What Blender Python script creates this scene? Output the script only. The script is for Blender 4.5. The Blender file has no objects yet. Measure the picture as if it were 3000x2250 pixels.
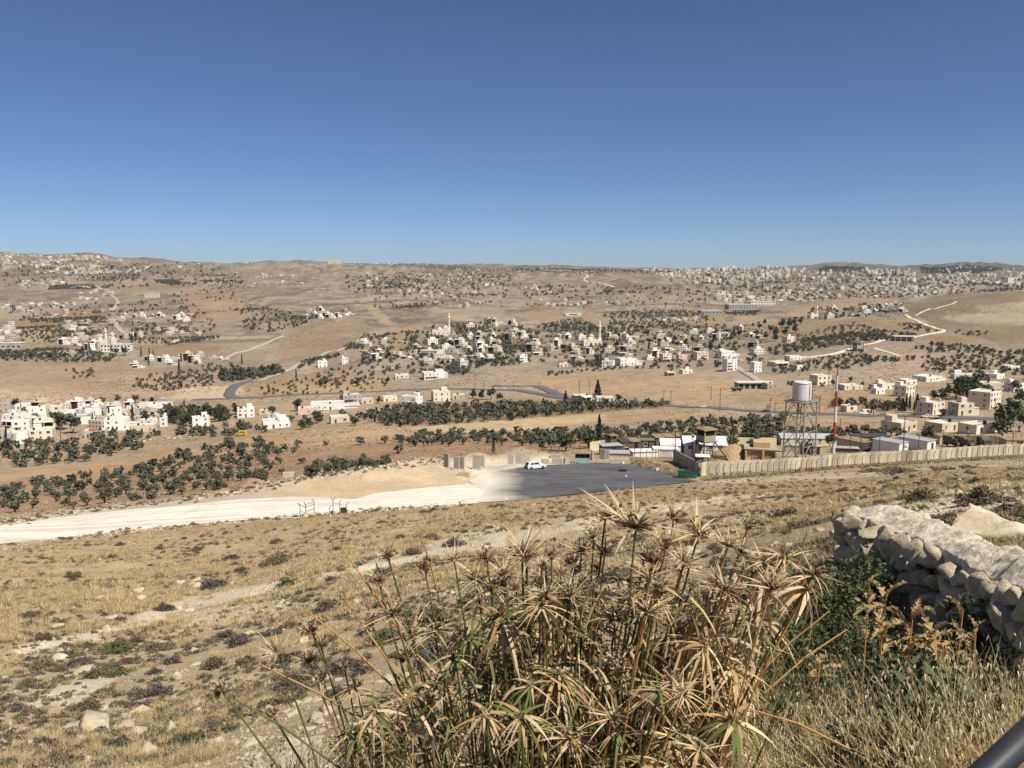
import bpy, math, random
import numpy as np
from mathutils import Vector, Matrix

# ------------------------------------------------------------------ camera, sky, sun, exposure
FPX, CU, CV, HV = 2424.0, 1500.0, 1125.0, 800.0      # focal length and centre in photo pixels, eye-level row
PITCH = math.atan((CV - HV) / FPX)
CP, SP = math.cos(PITCH), math.sin(PITCH)
sc = bpy.context.scene
COL = sc.collection
camd = bpy.data.cameras.new('camera'); cam = bpy.data.objects.new('camera', camd); COL.objects.link(cam)
camd.sensor_fit = 'HORIZONTAL'; camd.sensor_width = 36.0; camd.lens = 36.0 * FPX / 3000.0
camd.clip_start = 0.05; camd.clip_end = 40000.0
cam.location = (0, 0, 0); cam.rotation_euler = (math.radians(90) - PITCH, 0, 0)
sc.camera = cam
SUN_AZ, SUN_EL = math.radians(134), math.radians(53)   # clockwise from the view direction
world = bpy.data.worlds.new('World'); sc.world = world; world.use_nodes = True
wn = world.node_tree.nodes; wl = world.node_tree.links
sky = wn.new('ShaderNodeTexSky'); sky.sky_type = 'NISHITA'; sky.sun_disc = False
sky.sun_elevation = SUN_EL; sky.sun_rotation = SUN_AZ
sky.altitude = 700; sky.air_density = 0.62; sky.dust_density = 0.4; sky.ozone_density = 7.0
bg = wn['Background']; bg.inputs['Strength'].default_value = 0.066
wl.new(sky.outputs['Color'], bg.inputs['Color'])
sund = bpy.data.lights.new('sun', 'SUN'); sund.energy = 4.6; sund.angle = math.radians(0.53); sund.color = (1.0, 0.945, 0.85)
sun = bpy.data.objects.new('sun', sund); COL.objects.link(sun)
sdir = Vector((math.sin(SUN_AZ) * math.cos(SUN_EL), math.cos(SUN_AZ) * math.cos(SUN_EL), math.sin(SUN_EL)))
sun.rotation_euler = sdir.to_track_quat('Z', 'Y').to_euler()
sun.location = (60, -40, 80)
sc.view_settings.view_transform = 'Standard'; sc.view_settings.look = 'None'
sc.view_settings.exposure = 0.5; sc.view_settings.gamma = 1.0
sc.view_settings.use_curve_mapping = False
sc.render.engine = 'CYCLES'
sc.cycles.max_bounces = 6; sc.cycles.diffuse_bounces = 3; sc.cycles.glossy_bounces = 2
sc.cycles.transmission_bounces = 4; sc.cycles.transparent_max_bounces = 8; sc.cycles.volume_bounces = 0
sc.cycles.caustics_reflective = False; sc.cycles.caustics_refractive = False

# ------------------------------------------------------------------ small helpers
rnd = random.Random(7)
nrng = np.random.default_rng(11)

def lin(h, k=1.0):
    h = h.lstrip('#'); out = []
    for i in (0, 2, 4):
        c = int(h[i:i+2], 16) / 255.0
        out.append((c / 12.92 if c <= 0.04045 else ((c + 0.055) / 1.055) ** 2.4) * k)
    return tuple(out)

def slope_of(v):
    b = (v - CV) / FPX
    return (-SP - b * CP) / (CP - b * SP)

def fwd_of(v):
    return CP - (v - CV) / FPX * SP

def t_of(u, v):
    return (u - CU) / FPX / fwd_of(v)

def pix(x, y, z):
    """where a world point shows in the photograph (numpy friendly)"""
    zc = y * CP - z * SP
    yc = -z * CP - y * SP
    return CU + FPX * x / zc, CV + FPX * yc / zc

# ------------------------------------------------------------------ noise (value noise on a hashed lattice)
def _hash(ix, iy, seed):
    h = (ix.astype(np.int64) * 374761393 + iy.astype(np.int64) * 668265263 + seed * 1442695041) & 0x7fffffff
    h = ((h ^ (h >> 13)) * 1274126177) & 0x7fffffff
    h = ((h ^ (h >> 16)) * 668265263) & 0x7fffffff
    return (h ^ (h >> 15)) / float(0x7fffffff)

def vnoise(x, y, seed=0):
    x = np.asarray(x, float); y = np.asarray(y, float)
    ix = np.floor(x); iy = np.floor(y); fx = x - ix; fy = y - iy
    fx = fx * fx * fx * (fx * (fx * 6 - 15) + 10); fy = fy * fy * fy * (fy * (fy * 6 - 15) + 10)
    a = _hash(ix, iy, seed); b = _hash(ix + 1, iy, seed); c = _hash(ix, iy + 1, seed); d = _hash(ix + 1, iy + 1, seed)
    return (a + (b - a) * fx) * (1 - fy) + (c + (d - c) * fx) * fy - 0.5

def fbm(x, y, octs=4, seed=0, gain=0.5):
    s = 0; amp = 1.0; f = 1.0
    for k in range(octs):
        s = s + amp * vnoise(x * f + 17.3 * k, y * f - 9.1 * k, seed + k); amp *= gain; f *= 2.03
    return s

# ------------------------------------------------------------------ the lie of the land
# each column runs straight out from the viewpoint; entries are (depth in metres, photo row that ground shows at)
# and, close by, ('z', depth, height below the eye)
Z = 'z'
COLS = {
 -0.60: [(Z,.8,-2.3),(Z,2,-2.7),(Z,3,-3.2),(Z,6,-5.0),(14,2250),(20,2090),(30,1930),(45,1790),(70,1680),(92,1610),(103,1590),(120,1535),(140,1522),(180,1490),(260,1430),(330,1380),(380,1330),(440,1280),(500,1240),(560,1205),(650,1165),(740,1125),(850,1080),(930,1058),(1100,1025),(1300,985),(1500,945),(1750,900),(2100,865),(2600,830),(3100,790),(3500,765),(3800,747),(5200,765)],
 -0.40: [(Z,.8,-2.3),(Z,2,-2.7),(Z,3,-3.2),(Z,6,-5.0),(14,2220),(20,2070),(32,1900),(50,1770),(75,1660),(95,1590),(103,1565),(120,1505),(128,1480),(150,1468),(200,1430),(270,1390),(340,1345),(400,1300),(450,1270),(520,1225),(600,1185),(680,1150),(760,1120),(880,1085),(960,1055),(1100,1020),(1250,985),(1450,945),(1700,905),(2100,865),(2600,830),(3100,800),(3600,768),(5200,778)],
 -0.20: [(Z,.8,-2.2),(Z,2,-2.6),(Z,3,-3.0),(Z,6,-4.6),(12,2150),(20,1950),(35,1780),(60,1640),(85,1560),(107,1510),(125,1465),(150,1410),(160,1390),(190,1378),(240,1340),(300,1305),(360,1275),(430,1245),(490,1220),(560,1190),(620,1165),(680,1150),(760,1120),(880,1080),(1000,1045),(1120,1010),(1260,970),(1450,930),(1700,895),(2100,860),(2600,830),(3300,800),(4000,774),(5600,785)],
  0.00: [(Z,.8,-2.2),(Z,2,-2.5),(Z,3,-2.8),(Z,6,-4.2),(12,2050),(20,1850),(35,1700),(60,1580),(90,1500),(120,1462),(145,1418),(175,1365),(190,1355),(230,1322),(280,1300),(340,1270),(400,1245),(470,1215),(540,1185),(600,1165),(660,1145),(750,1105),(850,1070),(1000,1030),(1150,1000),(1300,965),(1500,940),(1800,905),(2200,870),(2700,842),(3400,815),(4200,795),(5500,777),(7500,786)],
  0.20: [(Z,.8,-2.0),(Z,2,-2.3),(Z,3,-2.5),(Z,6,-3.6),(10,2010),(20,1790),(40,1610),(70,1520),(110,1450),(140,1420),(170,1375),(185,1360),(200,1345),(250,1305),(300,1275),(360,1240),(430,1210),(500,1187),(570,1160),(700,1110),(850,1065),(1000,1030),(1150,1000),(1350,960),(1550,930),(1800,905),(2200,870),(2700,842),(3300,815),(4000,800),(5000,791),(7500,800)],
  0.40: [(Z,.8,-1.8),(Z,2,-2.1),(Z,3,-2.3),(Z,6,-3.2),(10,1720),(20,1600),(40,1500),(80,1448),(130,1415),(170,1385),(185,1368),(200,1352),(250,1312),(300,1280),(360,1240),(420,1205),(480,1175),(560,1140),(680,1090),(800,1050),(950,1010),(1150,960),(1400,930),(1550,918),(1800,905),(2200,885),(2700,860),(3400,830),(4200,805),(5000,783),(7500,795)],
  0.60: [(Z,.8,-1.7),(Z,2,-2.0),(Z,3,-2.1),(Z,5,-2.4),(Z,8,-3.2),(20,1500),(40,1440),(70,1410),(120,1385),(170,1355),(210,1332),(240,1308),(290,1265),(330,1240),(380,1208),(450,1180),(520,1150),(620,1110),(750,1060),(900,1010),(1050,960),(1200,915),(1350,880),(1480,856),(1900,868),(2700,852),(3400,838),(4200,818),(5200,797),(6200,786),(8000,795)],
}
LY0, LY1, NLY = math.log(0.8), math.log(9000.0), 900
LYG = np.linspace(LY0, LY1, NLY)

def pchip(x, y, q):
    x = np.array(x, float); y = np.array(y, float); h = np.diff(x); d = np.diff(y) / h
    m = np.zeros_like(y)
    for i in range(1, len(x) - 1):
        if d[i-1] * d[i] > 0:
            w1 = 2*h[i] + h[i-1]; w2 = h[i] + 2*h[i-1]
            m[i] = (w1 + w2) / (w1 / d[i-1] + w2 / d[i])
    m[0] = d[0]; m[-1] = d[-1]
    k = np.clip(np.searchsorted(x, q) - 1, 0, len(x) - 2); s = np.clip((q - x[k]) / h[k], 0, 1)
    return ((1 + 2*s) * (1 - s)**2 * y[k] + s * (1 - s)**2 * h[k] * m[k] + s*s*(3 - 2*s) * y[k+1] + s*s*(s - 1) * h[k] * m[k+1])

CT = sorted(COLS)
TAB = []
for t in CT:
    lx, ls = [], []
    for e in COLS[t]:
        if e[0] == Z: lx.append(math.log(e[1])); ls.append(e[2] / e[1])
        else: lx.append(math.log(e[0])); ls.append(slope_of(e[1]))
    TAB.append(pchip(lx, ls, np.clip(LYG, lx[0], lx[-1])))
# beyond the frame the land goes on as at its edge
CT = [-1.4, -0.8] + CT + [0.8, 1.4]
TAB = np.array([TAB[0], TAB[0]] + TAB + [TAB[-1], TAB[-1]])
CT = np.array(CT)

def base_slope(t, ly):
    t = np.clip(t, -1.39, 1.39); k = np.clip(np.searchsorted(CT, t) - 1, 0, len(CT) - 2)
    s = (t - CT[k]) / (CT[k+1] - CT[k])
    g = np.clip((ly - LY0) / (LY1 - LY0) * (NLY - 1), 0, NLY - 1.001); gi = g.astype(int); gf = g - gi
    def row(i):
        i = np.clip(i, 0, len(CT) - 1)
        return TAB[i, gi] * (1 - gf) + TAB[i, gi + 1] * gf
    p0, p1, p2, p3 = row(k-1), row(k), row(k+1), row(k+2)
    m1, m2 = (p2 - p0) * 0.5, (p3 - p1) * 0.5
    return ((2*s**3 - 3*s*s + 1) * p1 + (s**3 - 2*s*s + s) * m1 + (-2*s**3 + 3*s*s) * p2 + (s**3 - s*s) * m2)

def sstep(a, b, x):
    k = np.clip((x - a) / (b - a), 0, 1); return k * k * (3 - 2 * k)

BUMPS = []     # ('ridge', polyline Nx2, width, height) and ('mound', x, y, rx, ry, ang, height)
LEVELS = []    # made ground: (polygon Nx2 world, plane coeffs)

def seg_dist(x, y, pts):
    best = np.full(np.shape(x), 1e9); along = np.zeros(np.shape(x)); L = 0
    for (ax, ay), (bx, by) in zip(pts[:-1], pts[1:]):
        dx, dy = bx - ax, by - ay; l2 = dx*dx + dy*dy
        s = np.clip(((x - ax) * dx + (y - ay) * dy) / l2, 0, 1)
        d = np.hypot(x - ax - s*dx, y - ay - s*dy)
        along = np.where(d < best, L + s * math.sqrt(l2), along); best = np.minimum(best, d); L += math.sqrt(l2)
    return best, along

def H(x, y):
    x = np.asarray(x, float); y = np.maximum(np.asarray(y, float), 0.8)
    t = x / y; ly = np.log(y)
    z = y * base_slope(t, ly)
    z = z + 0.10 * fbm(x / 1.7, y / 1.7, 3, 3) * sstep(6, 14, y) * (1 - sstep(110, 160, y) * 0.6)
    z = z + 0.5 * fbm(x / 9.0, y / 9.0, 3, 5) * sstep(14, 30, y) * (1 - 0.85 * sstep(85, 105, y)) + 0.9 * fbm(x / 22.0, y / 22.0, 3, 6) * sstep(240, 320, y)
    far = sstep(650, 1000, y)
    z = z + far * (10.0 * fbm(x / 190.0, y / 190.0, 4, 21) + 9.0 * (0.25 - np.abs(fbm(x / 120.0, y / 210.0, 3, 33))) * sstep(900, 1300, y))
    vf = sstep(1500, 2600, y)
    z = z + vf * (20.0 * fbm(x / 480.0, y / 700.0, 4, 41) + 18.0 * (0.22 - np.abs(fbm(x / 260.0, y / 480.0, 3, 57))))
    for b in BUMPS:
        if b[0] == 'ridge':
            d, al = seg_dist(x, y, b[1])
            z = z + b[3] * np.exp(-(d / b[2])**2) * (0.75 + 0.9 * vnoise(al / 5.0, al * 0 + b[2], 77))
        else:
            _, bx, by, rx, ry, an, hh = b
            ca, sa = math.cos(an), math.sin(an); dx = x - bx; dy = y - by
            q = ((dx*ca + dy*sa) / rx)**2 + ((-dx*sa + dy*ca) / ry)**2
            z = z + hh * np.exp(-q * q if hh < 0 else -q) * (1 + 0.3 * vnoise(x / 2.0, y / 2.0, 5))
    return z

YS = np.exp(LYG)
TCG = np.linspace(-0.80, 0.80, 520); _SG = {}
def slope_grid():
    """ground slope seen along each line of sight; rebuilt when the banks and mounds change"""
    n = len(BUMPS)
    if n not in _SG:
        _SG.clear(); T, Y = np.meshgrid(TCG, YS, indexing='ij'); _SG[n] = H(T * Y, Y) / Y
    return _SG[n]
def GM(us, vs):
    """the ground points that show at photo pixels (u, v): arrays in, N x 3 out"""
    us = np.atleast_1d(np.asarray(us, float)); vs = np.atleast_1d(np.asarray(vs, float)); out = []
    for a in range(0, len(us), 400):
        t = t_of(us[a:a+400], vs[a:a+400]); s = slope_of(vs[a:a+400])
        g = np.clip((t - TCG[0]) / (TCG[1] - TCG[0]), 0, len(TCG) - 1.001); gi = g.astype(int); gf = (g - gi)[:, None]
        SG = slope_grid(); S = SG[gi] * (1 - gf) + SG[gi + 1] * gf - s[:, None]
        ok = S >= 0; k = np.where(ok.any(1), ok.argmax(1), NLY - 1); r = np.arange(len(t))
        k1 = np.maximum(k, 1); f0 = S[r, k1 - 1]; f1 = S[r, k1]
        w = np.clip(-f0 / np.where(f1 - f0 == 0, 1, f1 - f0), 0, 1)
        y = YS[k1 - 1] + (YS[k1] - YS[k1 - 1]) * w; x = t * y
        out.append(np.stack([x, y, H(x, y)], 1))
    return np.concatenate(out)

def G(u, v):
    return Vector(GM(u, v)[0])

def hz(x, y): return float(H(x, y))
# ------------------------------------------------------------------ materials
MATS = {}
class NT:
    def __init__(self, name):
        m = bpy.data.materials.new(name); m.use_nodes = True
        self.m = m; self.n = m.node_tree.nodes; self.l = m.node_tree.links
        self.b = self.n['Principled BSDF']; MATS[name] = m
        self.b.inputs['Specular IOR Level'].default_value = 0.25
    def add(self, t, **kw):
        nd = self.n.new(t)
        for k, v in kw.items():
            if hasattr(nd, k): setattr(nd, k, v)
            else: nd.inputs[k.replace('_', ' ')].default_value = v
        return nd
    def link(self, a, b): self.l.new(a, b)
    def noise(self, scale, detail=4, rough=0.55, vec=None, dist=0.0):
        nd = self.add('ShaderNodeTexNoise'); nd.inputs['Scale'].default_value = scale; nd.inputs['Detail'].default_value = detail
        nd.inputs['Roughness'].default_value = rough; nd.inputs['Distortion'].default_value = dist
        if vec is not None: self.link(vec, nd.inputs['Vector'])
        return nd.outputs['Fac']
    def ramp(self, fac, stops):
        nd = self.add('ShaderNodeValToRGB'); cr = nd.color_ramp
        while len(cr.elements) < len(stops): cr.elements.new(0.5)
        for e, (p, c) in zip(cr.elements, stops):
            e.position = p; e.color = (*c, 1) if not isinstance(c, (int, float)) else (c, c, c, 1)
        self.link(fac, nd.inputs['Fac']); return nd.outputs['Color']
    def mix(self, fac, a, b, mode='MIX'):
        nd = self.add('ShaderNodeMix'); nd.data_type = 'RGBA'; nd.blend_type = mode; nd.clamp_factor = True
        for s, v in ((nd.inputs[0], fac), (nd.inputs[6], a), (nd.inputs[7], b)):
            if isinstance(v, bpy.types.NodeSocket): self.link(v, s)
            elif isinstance(v, tuple): s.default_value = (*v, 1)
            else: s.default_value = v
        return nd.outputs[2]
    def math(self, op, a, b=0.0):
        nd = self.add('ShaderNodeMath'); nd.operation = op
        for s, v in ((nd.inputs[0], a), (nd.inputs[1], b)):
            if isinstance(v, bpy.types.NodeSocket): self.link(v, s)
            else: s.default_value = v
        return nd.outputs[0]
    def bump(self, h, strength, dist):
        nd = self.add('ShaderNodeBump'); nd.inputs['Strength'].default_value = strength; nd.inputs['Distance'].default_value = dist
        self.link(h, nd.inputs['Height']); self.link(nd.outputs[0], self.b.inputs['Normal'])
    def along(self, ang, sx, sy):
        mp = self.add('ShaderNodeMapping'); mp.inputs['Rotation'].default_value = (0, 0, -ang); mp.inputs['Scale'].default_value = (sx, sy, .05); mp.vector_type = 'POINT'; self.link(self.pos(), mp.inputs['Vector']); return mp.outputs[0]
    def pos(self): return self.add('ShaderNodeNewGeometry').outputs['Position']
    def obj(self): return self.add('ShaderNodeTexCoord').outputs['Object']
    def color(self, c):
        if isinstance(c, tuple): self.b.inputs['Base Color'].default_value = (*c, 1)
        else: self.link(c, self.b.inputs['Base Color'])
    def rough(self, r): self.b.inputs['Roughness'].default_value = r
    def rand(self): return self.add('ShaderNodeObjectInfo').outputs['Random']

def plain(name, col, rough=0.8, scale=3.0, amt=0.18, bump=0.0, world=True, detail=5, metal=0.0, grime=None):
    """painted / rendered surface with uneven tone, optional grime"""
    if name in MATS: return MATS[name]
    k = NT(name); v = k.pos() if world else k.obj()
    f = k.noise(scale, detail, 0.6, v)
    lo = tuple(c * (1 - amt) for c in col); hi = tuple(min(1, c * (1 + amt)) for c in col)
    c = k.ramp(f, [(0.3, lo), (0.7, hi)])
    if grime:
        f2 = k.noise(scale * 0.35, 6, 0.7, v)
        c = k.mix(k.ramp(f2, [(0.48, 0.0), (0.75, 0.8)]), c, grime)
    k.color(c); k.rough(rough); k.b.inputs['Metallic'].default_value = metal
    if bump: k.bump(f, bump, 0.02)
    return k.m

def varied(name, cols, rough=0.85, scale=2.0, spread=0.25, trans=0.0):
    """foliage / straw: tone differs from piece to piece (random per island) and along it"""
    if name in MATS: return MATS[name]
    k = NT(name)
    r = k.add('ShaderNodeNewGeometry').outputs['Random Per Island']
    n = len(cols)
    c = k.ramp(r, [(i / max(1, n - 1), cols[i]) for i in range(n)])
    f = k.noise(scale, 3, 0.6, k.pos())
    c = k.mix(1.0, c, k.ramp(f, [(0.3, 1 - spread), (0.7, 1 + spread)]), 'MULTIPLY')
    k.color(c); k.rough(rough)
    if trans:
        tr = k.add('ShaderNodeBsdfTranslucent'); k.link(c, tr.inputs['Color'])
        mx = k.add('ShaderNodeMixShader'); mx.inputs[0].default_value = trans
        k.link(k.b.outputs[0], mx.inputs[1]); k.link(tr.outputs[0], mx.inputs[2])
        k.link(mx.outputs[0], k.n['Material Output'].inputs['Surface'])
    return k.m

# ------------------------------------------------------------------ object helpers
def tag(o, label=None, cat=None, group=None, kind=None):
    if label: o['label'] = label
    if cat: o['category'] = cat
    if group: o['group'] = group
    if kind: o['kind'] = kind
    return o

def link(name, me, parent=None, loc=None, rz=None):
    o = bpy.data.objects.new(name, me); COL.objects.link(o)
    if loc is not None: o.location = loc
    if rz is not None: o.rotation_euler = (0, 0, rz)
    if parent is not None: o.parent = parent
    return o

def empty(name, loc, rz=0.0):
    o = link(name, None, None, loc, rz); o.empty_display_size = 0.2; return o

def mesh_np(name, verts, faces, mats=(), smooth=False, midx=None):
    me = bpy.data.meshes.new(name)
    me.from_pydata([tuple(v) for v in verts], [], [tuple(f) for f in faces])
    for m in mats: me.materials.append(m)
    if midx is not None: me.polygons.foreach_set('material_index', np.asarray(midx, dtype=np.int32))
    if smooth: me.polygons.foreach_set('use_smooth', np.ones(len(me.polygons), dtype=bool))
    me.update(); return me

class MB:
    """collects boxes, tubes, prisms ... into one mesh, several materials"""
    def __init__(self): self.v = []; self.f = []; self.m = []; self.mats = []
    def mi(self, mat):
        if mat not in self.mats: self.mats.append(mat)
        return self.mats.index(mat)
    def raw(self, vs, fs, mat):
        o = len(self.v); k = self.mi(mat)
        self.v += [tuple(p) for p in vs]
        for f in fs: self.f.append(tuple(i + o for i in f)); self.m.append(k)
        return self
    def box(self, x0, x1, y0, y1, z0, z1, mat, rot=None, org=(0, 0, 0), taper=1.0):
        cx, cy = (x0 + x1) / 2, (y0 + y1) / 2
        vs = []
        for z, s in ((z0, 1.0), (z1, taper)):
            for x, y in ((x0, y0), (x1, y0), (x1, y1), (x0, y1)): vs.append(Vector((cx + (x - cx) * s, cy + (y - cy) * s, z)))
        if rot is not None: vs = [rot @ (p - Vector(org)) + Vector(org) for p in vs]
        return self.raw(vs, [(3, 2, 1, 0), (4, 5, 6, 7), (0, 1, 5, 4), (1, 2, 6, 5), (2, 3, 7, 6), (3, 0, 4, 7)], mat)
    def tube(self, pts, r, mat, n=6, cap=True):
        pts = [Vector(p) for p in pts]; rs = r if isinstance(r, (list, tuple)) else [r] * len(pts)
        vs, fs = [], []
        for i, p in enumerate(pts):
            d = (pts[min(i+1, len(pts)-1)] - pts[max(i-1, 0)]).normalized()
            a = d.orthogonal().normalized(); b = d.cross(a)
            if i: # keep the frame from twisting
                a = (pa - d * pa.dot(d)).normalized(); b = d.cross(a)
            pa = a
            for k in range(n):
                w = 2 * math.pi * k / n; vs.append(p + (a * math.cos(w) + b * math.sin(w)) * rs[i])
        for i in range(len(pts) - 1):
            for k in range(n):
                k2 = (k + 1) % n; fs.append((i*n + k, i*n + k2, (i+1)*n + k2, (i+1)*n + k))
        if cap and n > 2: fs.append(tuple(range(n - 1, -1, -1))); fs.append(tuple((len(pts) - 1) * n + k for k in range(n)))
        return self.raw(vs, fs, mat)
    def lathe(self, prof, mat, n=24, org=(0, 0, 0), a0=0.0, a1=2*math.pi):
        vs, fs = [], []; full = abs(a1 - a0 - 2*math.pi) < 1e-6; m = n if full else n + 1
        for r, z in prof:
            for k in range(m):
                w = a0 + (a1 - a0) * k / n; vs.append((org[0] + r*math.cos(w), org[1] + r*math.sin(w), org[2] + z))
        for i in range(len(prof) - 1):
            for k in range(n):
                k2 = (k + 1) % m; fs.append((i*m + k, i*m + k2, (i+1)*m + k2, (i+1)*m + k))
        return self.raw(vs, fs, mat)
    def prism(self, poly, y0, y1, mat, axis='y'):
        """extrude an outline in x,z along y (or x,y along z)"""
        n = len(poly)
        if axis == 'y': vs = [(x, y0, z) for x, z in poly] + [(x, y1, z) for x, z in poly]
        else: vs = [(x, y, y0) for x, y in poly] + [(x, y, y1) for x, y in poly]
        fs = [tuple(range(n)), tuple(range(2*n - 1, n - 1, -1))] + [(i, n + i, n + (i + 1) % n, (i + 1) % n) for i in range(n)]
        return self.raw(vs, fs, mat)
    def mesh(self, name, smooth=False):
        return mesh_np(name, self.v, self.f, self.mats, smooth, self.m)
    def build(self, name, parent=None, loc=None, rz=None, smooth=False):
        return link(name, self.mesh(name, smooth), parent, loc, rz)

# ------------------------------------------------------------------ made ground: banks of spoil, mounds
def px_line(pts): return [(p[0], p[1]) for p in GM([q[0] for q in pts], [q[1] for q in pts])]

_b = []
_b.append(('ridge', px_line([(560,1462),(700,1440),(850,1412),(985,1385),(1130,1368),(1240,1352),(1310,1352)]), 2.6, 1.5))
_b.append(('ridge', px_line([(1340,1358),(1430,1352),(1500,1350),(1560,1352)]), 3.2, 2.6))
_b.append(('ridge', px_line([(-60,1540),(160,1508),(330,1486),(520,1468)]), 1.8, 0.9))
p = G(722,1446); _b.append(('mound', p.x, p.y + 2, 4.0, 2.6, 0.0, 2.3))
p = G(1120,1400); _b.append(('mound', p.x, p.y, 22.0, 7.5, 0.42, 2.4))
p = G(1290,1372); _b.append(('mound', p.x, p.y, 7.0, 5.0, 0.3, 1.5))
p = G(1560,1352); _b.append(('mound', p.x, p.y + 5, 8.0, 4.0, 0.0, 2.2))
BUNKER = G(2185,1368); _b.append(('mound', BUNKER.x - 3.0, BUNKER.y + 4, 7.5, 5.5, 0.0, 5.4))
for t0, yy, rx, ry, hh in ((.404, 5000, 260, 500, 16), (.548, 6000, 330, 600, 34), (.50, 6000, 300, 500, 8), (-.50, 3750, 220, 400, 4), (-.27, 4000, 140, 300, 10), (-.36, 3500, 240, 300, 4), (.06, 5300, 500, 500, 8)):
    _b.append(('mound', t0 * yy, yy, rx, ry, 0.0, hh))   # summits on the skyline
_b.append(('mound', 3.1, 7.2, 1.5, 3.0, 0.0, -0.75))   # hollow in front of the low stone wall
BUMPS += _b

# ------------------------------------------------------------------ terrain mesh
def pip(px, py, poly):
    inside = np.zeros(px.shape, bool); n = len(poly)
    for i in range(n):
        x0, y0 = poly[i]; x1, y1 = poly[(i + 1) % n]
        if y0 == y1: continue
        c = (y0 > py) != (y1 > py)
        inside ^= c & (px < (x1 - x0) * (py - y0) / (y1 - y0) + x0)
    return inside

def land_poly(pts, n=6):
    """outline given by the ground points that show at these photo pixels -> world outline"""
    us, vs = [], []
    for (u0, v0), (u1, v1) in zip(pts, pts[1:] + pts[:1]):
        for k in range(n): us.append(u0 + (u1 - u0) * k / n); vs.append(v0 + (v1 - v0) * k / n)
    return [(p[0], p[1]) for p in GM(us, vs)]

NT_IN, = (720,)
tcols = np.concatenate([np.linspace(-1.3, -0.74, 14), np.linspace(-0.72, 0.72, NT_IN), np.linspace(0.74, 1.3, 14)])
_ys = np.exp(LYG); _S = base_slope(np.zeros(NLY), LYG); _V = np.array([CV + FPX * math.tan(-math.atan(s) - PITCH) for s in _S])
dens = np.maximum(np.abs(np.gradient(np.clip(_V, 700, 2400))), 0.25)
dens = np.where(_ys > 100, np.maximum(dens, 0.9), dens)
cum = np.cumsum(dens); cum = (cum - cum[0]) / (cum[-1] - cum[0])
NROW = 740
lrows = np.interp(np.linspace(0, 1, NROW), cum, LYG)
TT, LL = np.meshgrid(tcols, lrows); YY = np.exp(LL); XX = TT * YY
ZZ = H(XX, YY)
PU, PV = pix(XX, YY, ZZ)

K = 0.80
zone = np.zeros(XX.shape + (4,))
def setc(mask, col, a=None):
    w = mask[..., None] if mask.ndim == 2 else mask
    c = np.array(col)
    zone[..., :3] = zone[..., :3] * (1 - w) + c * w
    if a is not None: zone[..., 3] = zone[..., 3] * (1 - mask) + a * mask

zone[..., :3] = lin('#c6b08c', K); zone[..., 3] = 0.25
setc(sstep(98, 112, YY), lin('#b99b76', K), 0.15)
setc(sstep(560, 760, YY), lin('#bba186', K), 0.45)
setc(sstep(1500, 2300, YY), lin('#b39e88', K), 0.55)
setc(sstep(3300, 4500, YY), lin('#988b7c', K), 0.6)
big = fbm(XX / 260, YY / 330, 4, 91)
setc(sstep(0.0, 0.35, big) * sstep(800, 1200, YY) * 0.55, lin('#9c8a70', K))
setc(sstep(0.05, 0.4, -big) * sstep(800, 1200, YY) * 0.5, lin('#c9ad8a', K))
# terraces: contour strips on the far hills
strip = np.sin(ZZ / 1.5 + 6 * fbm(XX / 260, YY / 260, 3, 8)); strip2 = np.sin(ZZ / 0.9 + 9 * fbm(XX / 300, YY / 300, 3, 28) + 2)
tmask = sstep(780, 1200, YY) * sstep(-0.2, 0.2, fbm(XX / 300, YY / 300, 3, 19))
setc(sstep(0.4, 0.9, strip) * tmask * 0.75, lin('#7c6f58', K)); setc(sstep(0.75, 0.98, strip2) * tmask * 0.6, lin('#d5c2a2', K))
gul = sstep(0.10, 0.0, np.abs(fbm(XX / 120, YY / 210, 3, 33))) * sstep(900, 1300, YY)
setc(gul * 0.6, lin('#75694f', K)); rk = sstep(0.22, 0.42, fbm(XX / 45, YY / 80, 4, 64)) * sstep(700, 1000, YY)
setc(rk * 0.45, lin('#d2c0a4', K)); dk = sstep(0.2, 0.4, fbm(XX / 60, YY / 110, 4, 66)) * sstep(700, 1000, YY); setc(dk * 0.55, lin('#86755e', K))

WARP_X = fbm(XX / 6, YY / 6, 3, 61); WARP_Y = fbm(XX / 6, YY / 6, 3, 62)
def zone_poly(pts, col, a=None, strength=1.0, rough=1.0):
    poly = land_poly(pts)
    r = rough * np.clip(YY / 150, 0.6, 8)
    xs = XX + WARP_X * r * 2; ys = YY + WARP_Y * r * 3
    pa = np.array(poly); lo, hi = pa.min(0) - 30, pa.max(0) + 30
    box = (XX > lo[0]) & (XX < hi[0]) & (YY > lo[1]) & (YY < hi[1])
    m = np.zeros(XX.shape); m[box] = pip(xs[box], ys[box], poly)
    # soften by one cell each way
    m = (m + np.roll(m, 1, 0) + np.roll(m, -1, 0) + np.roll(m, 1, 1) + np.roll(m, -1, 1)) / 5
    setc(m * strength, lin(col, K), a)
    return m

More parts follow.
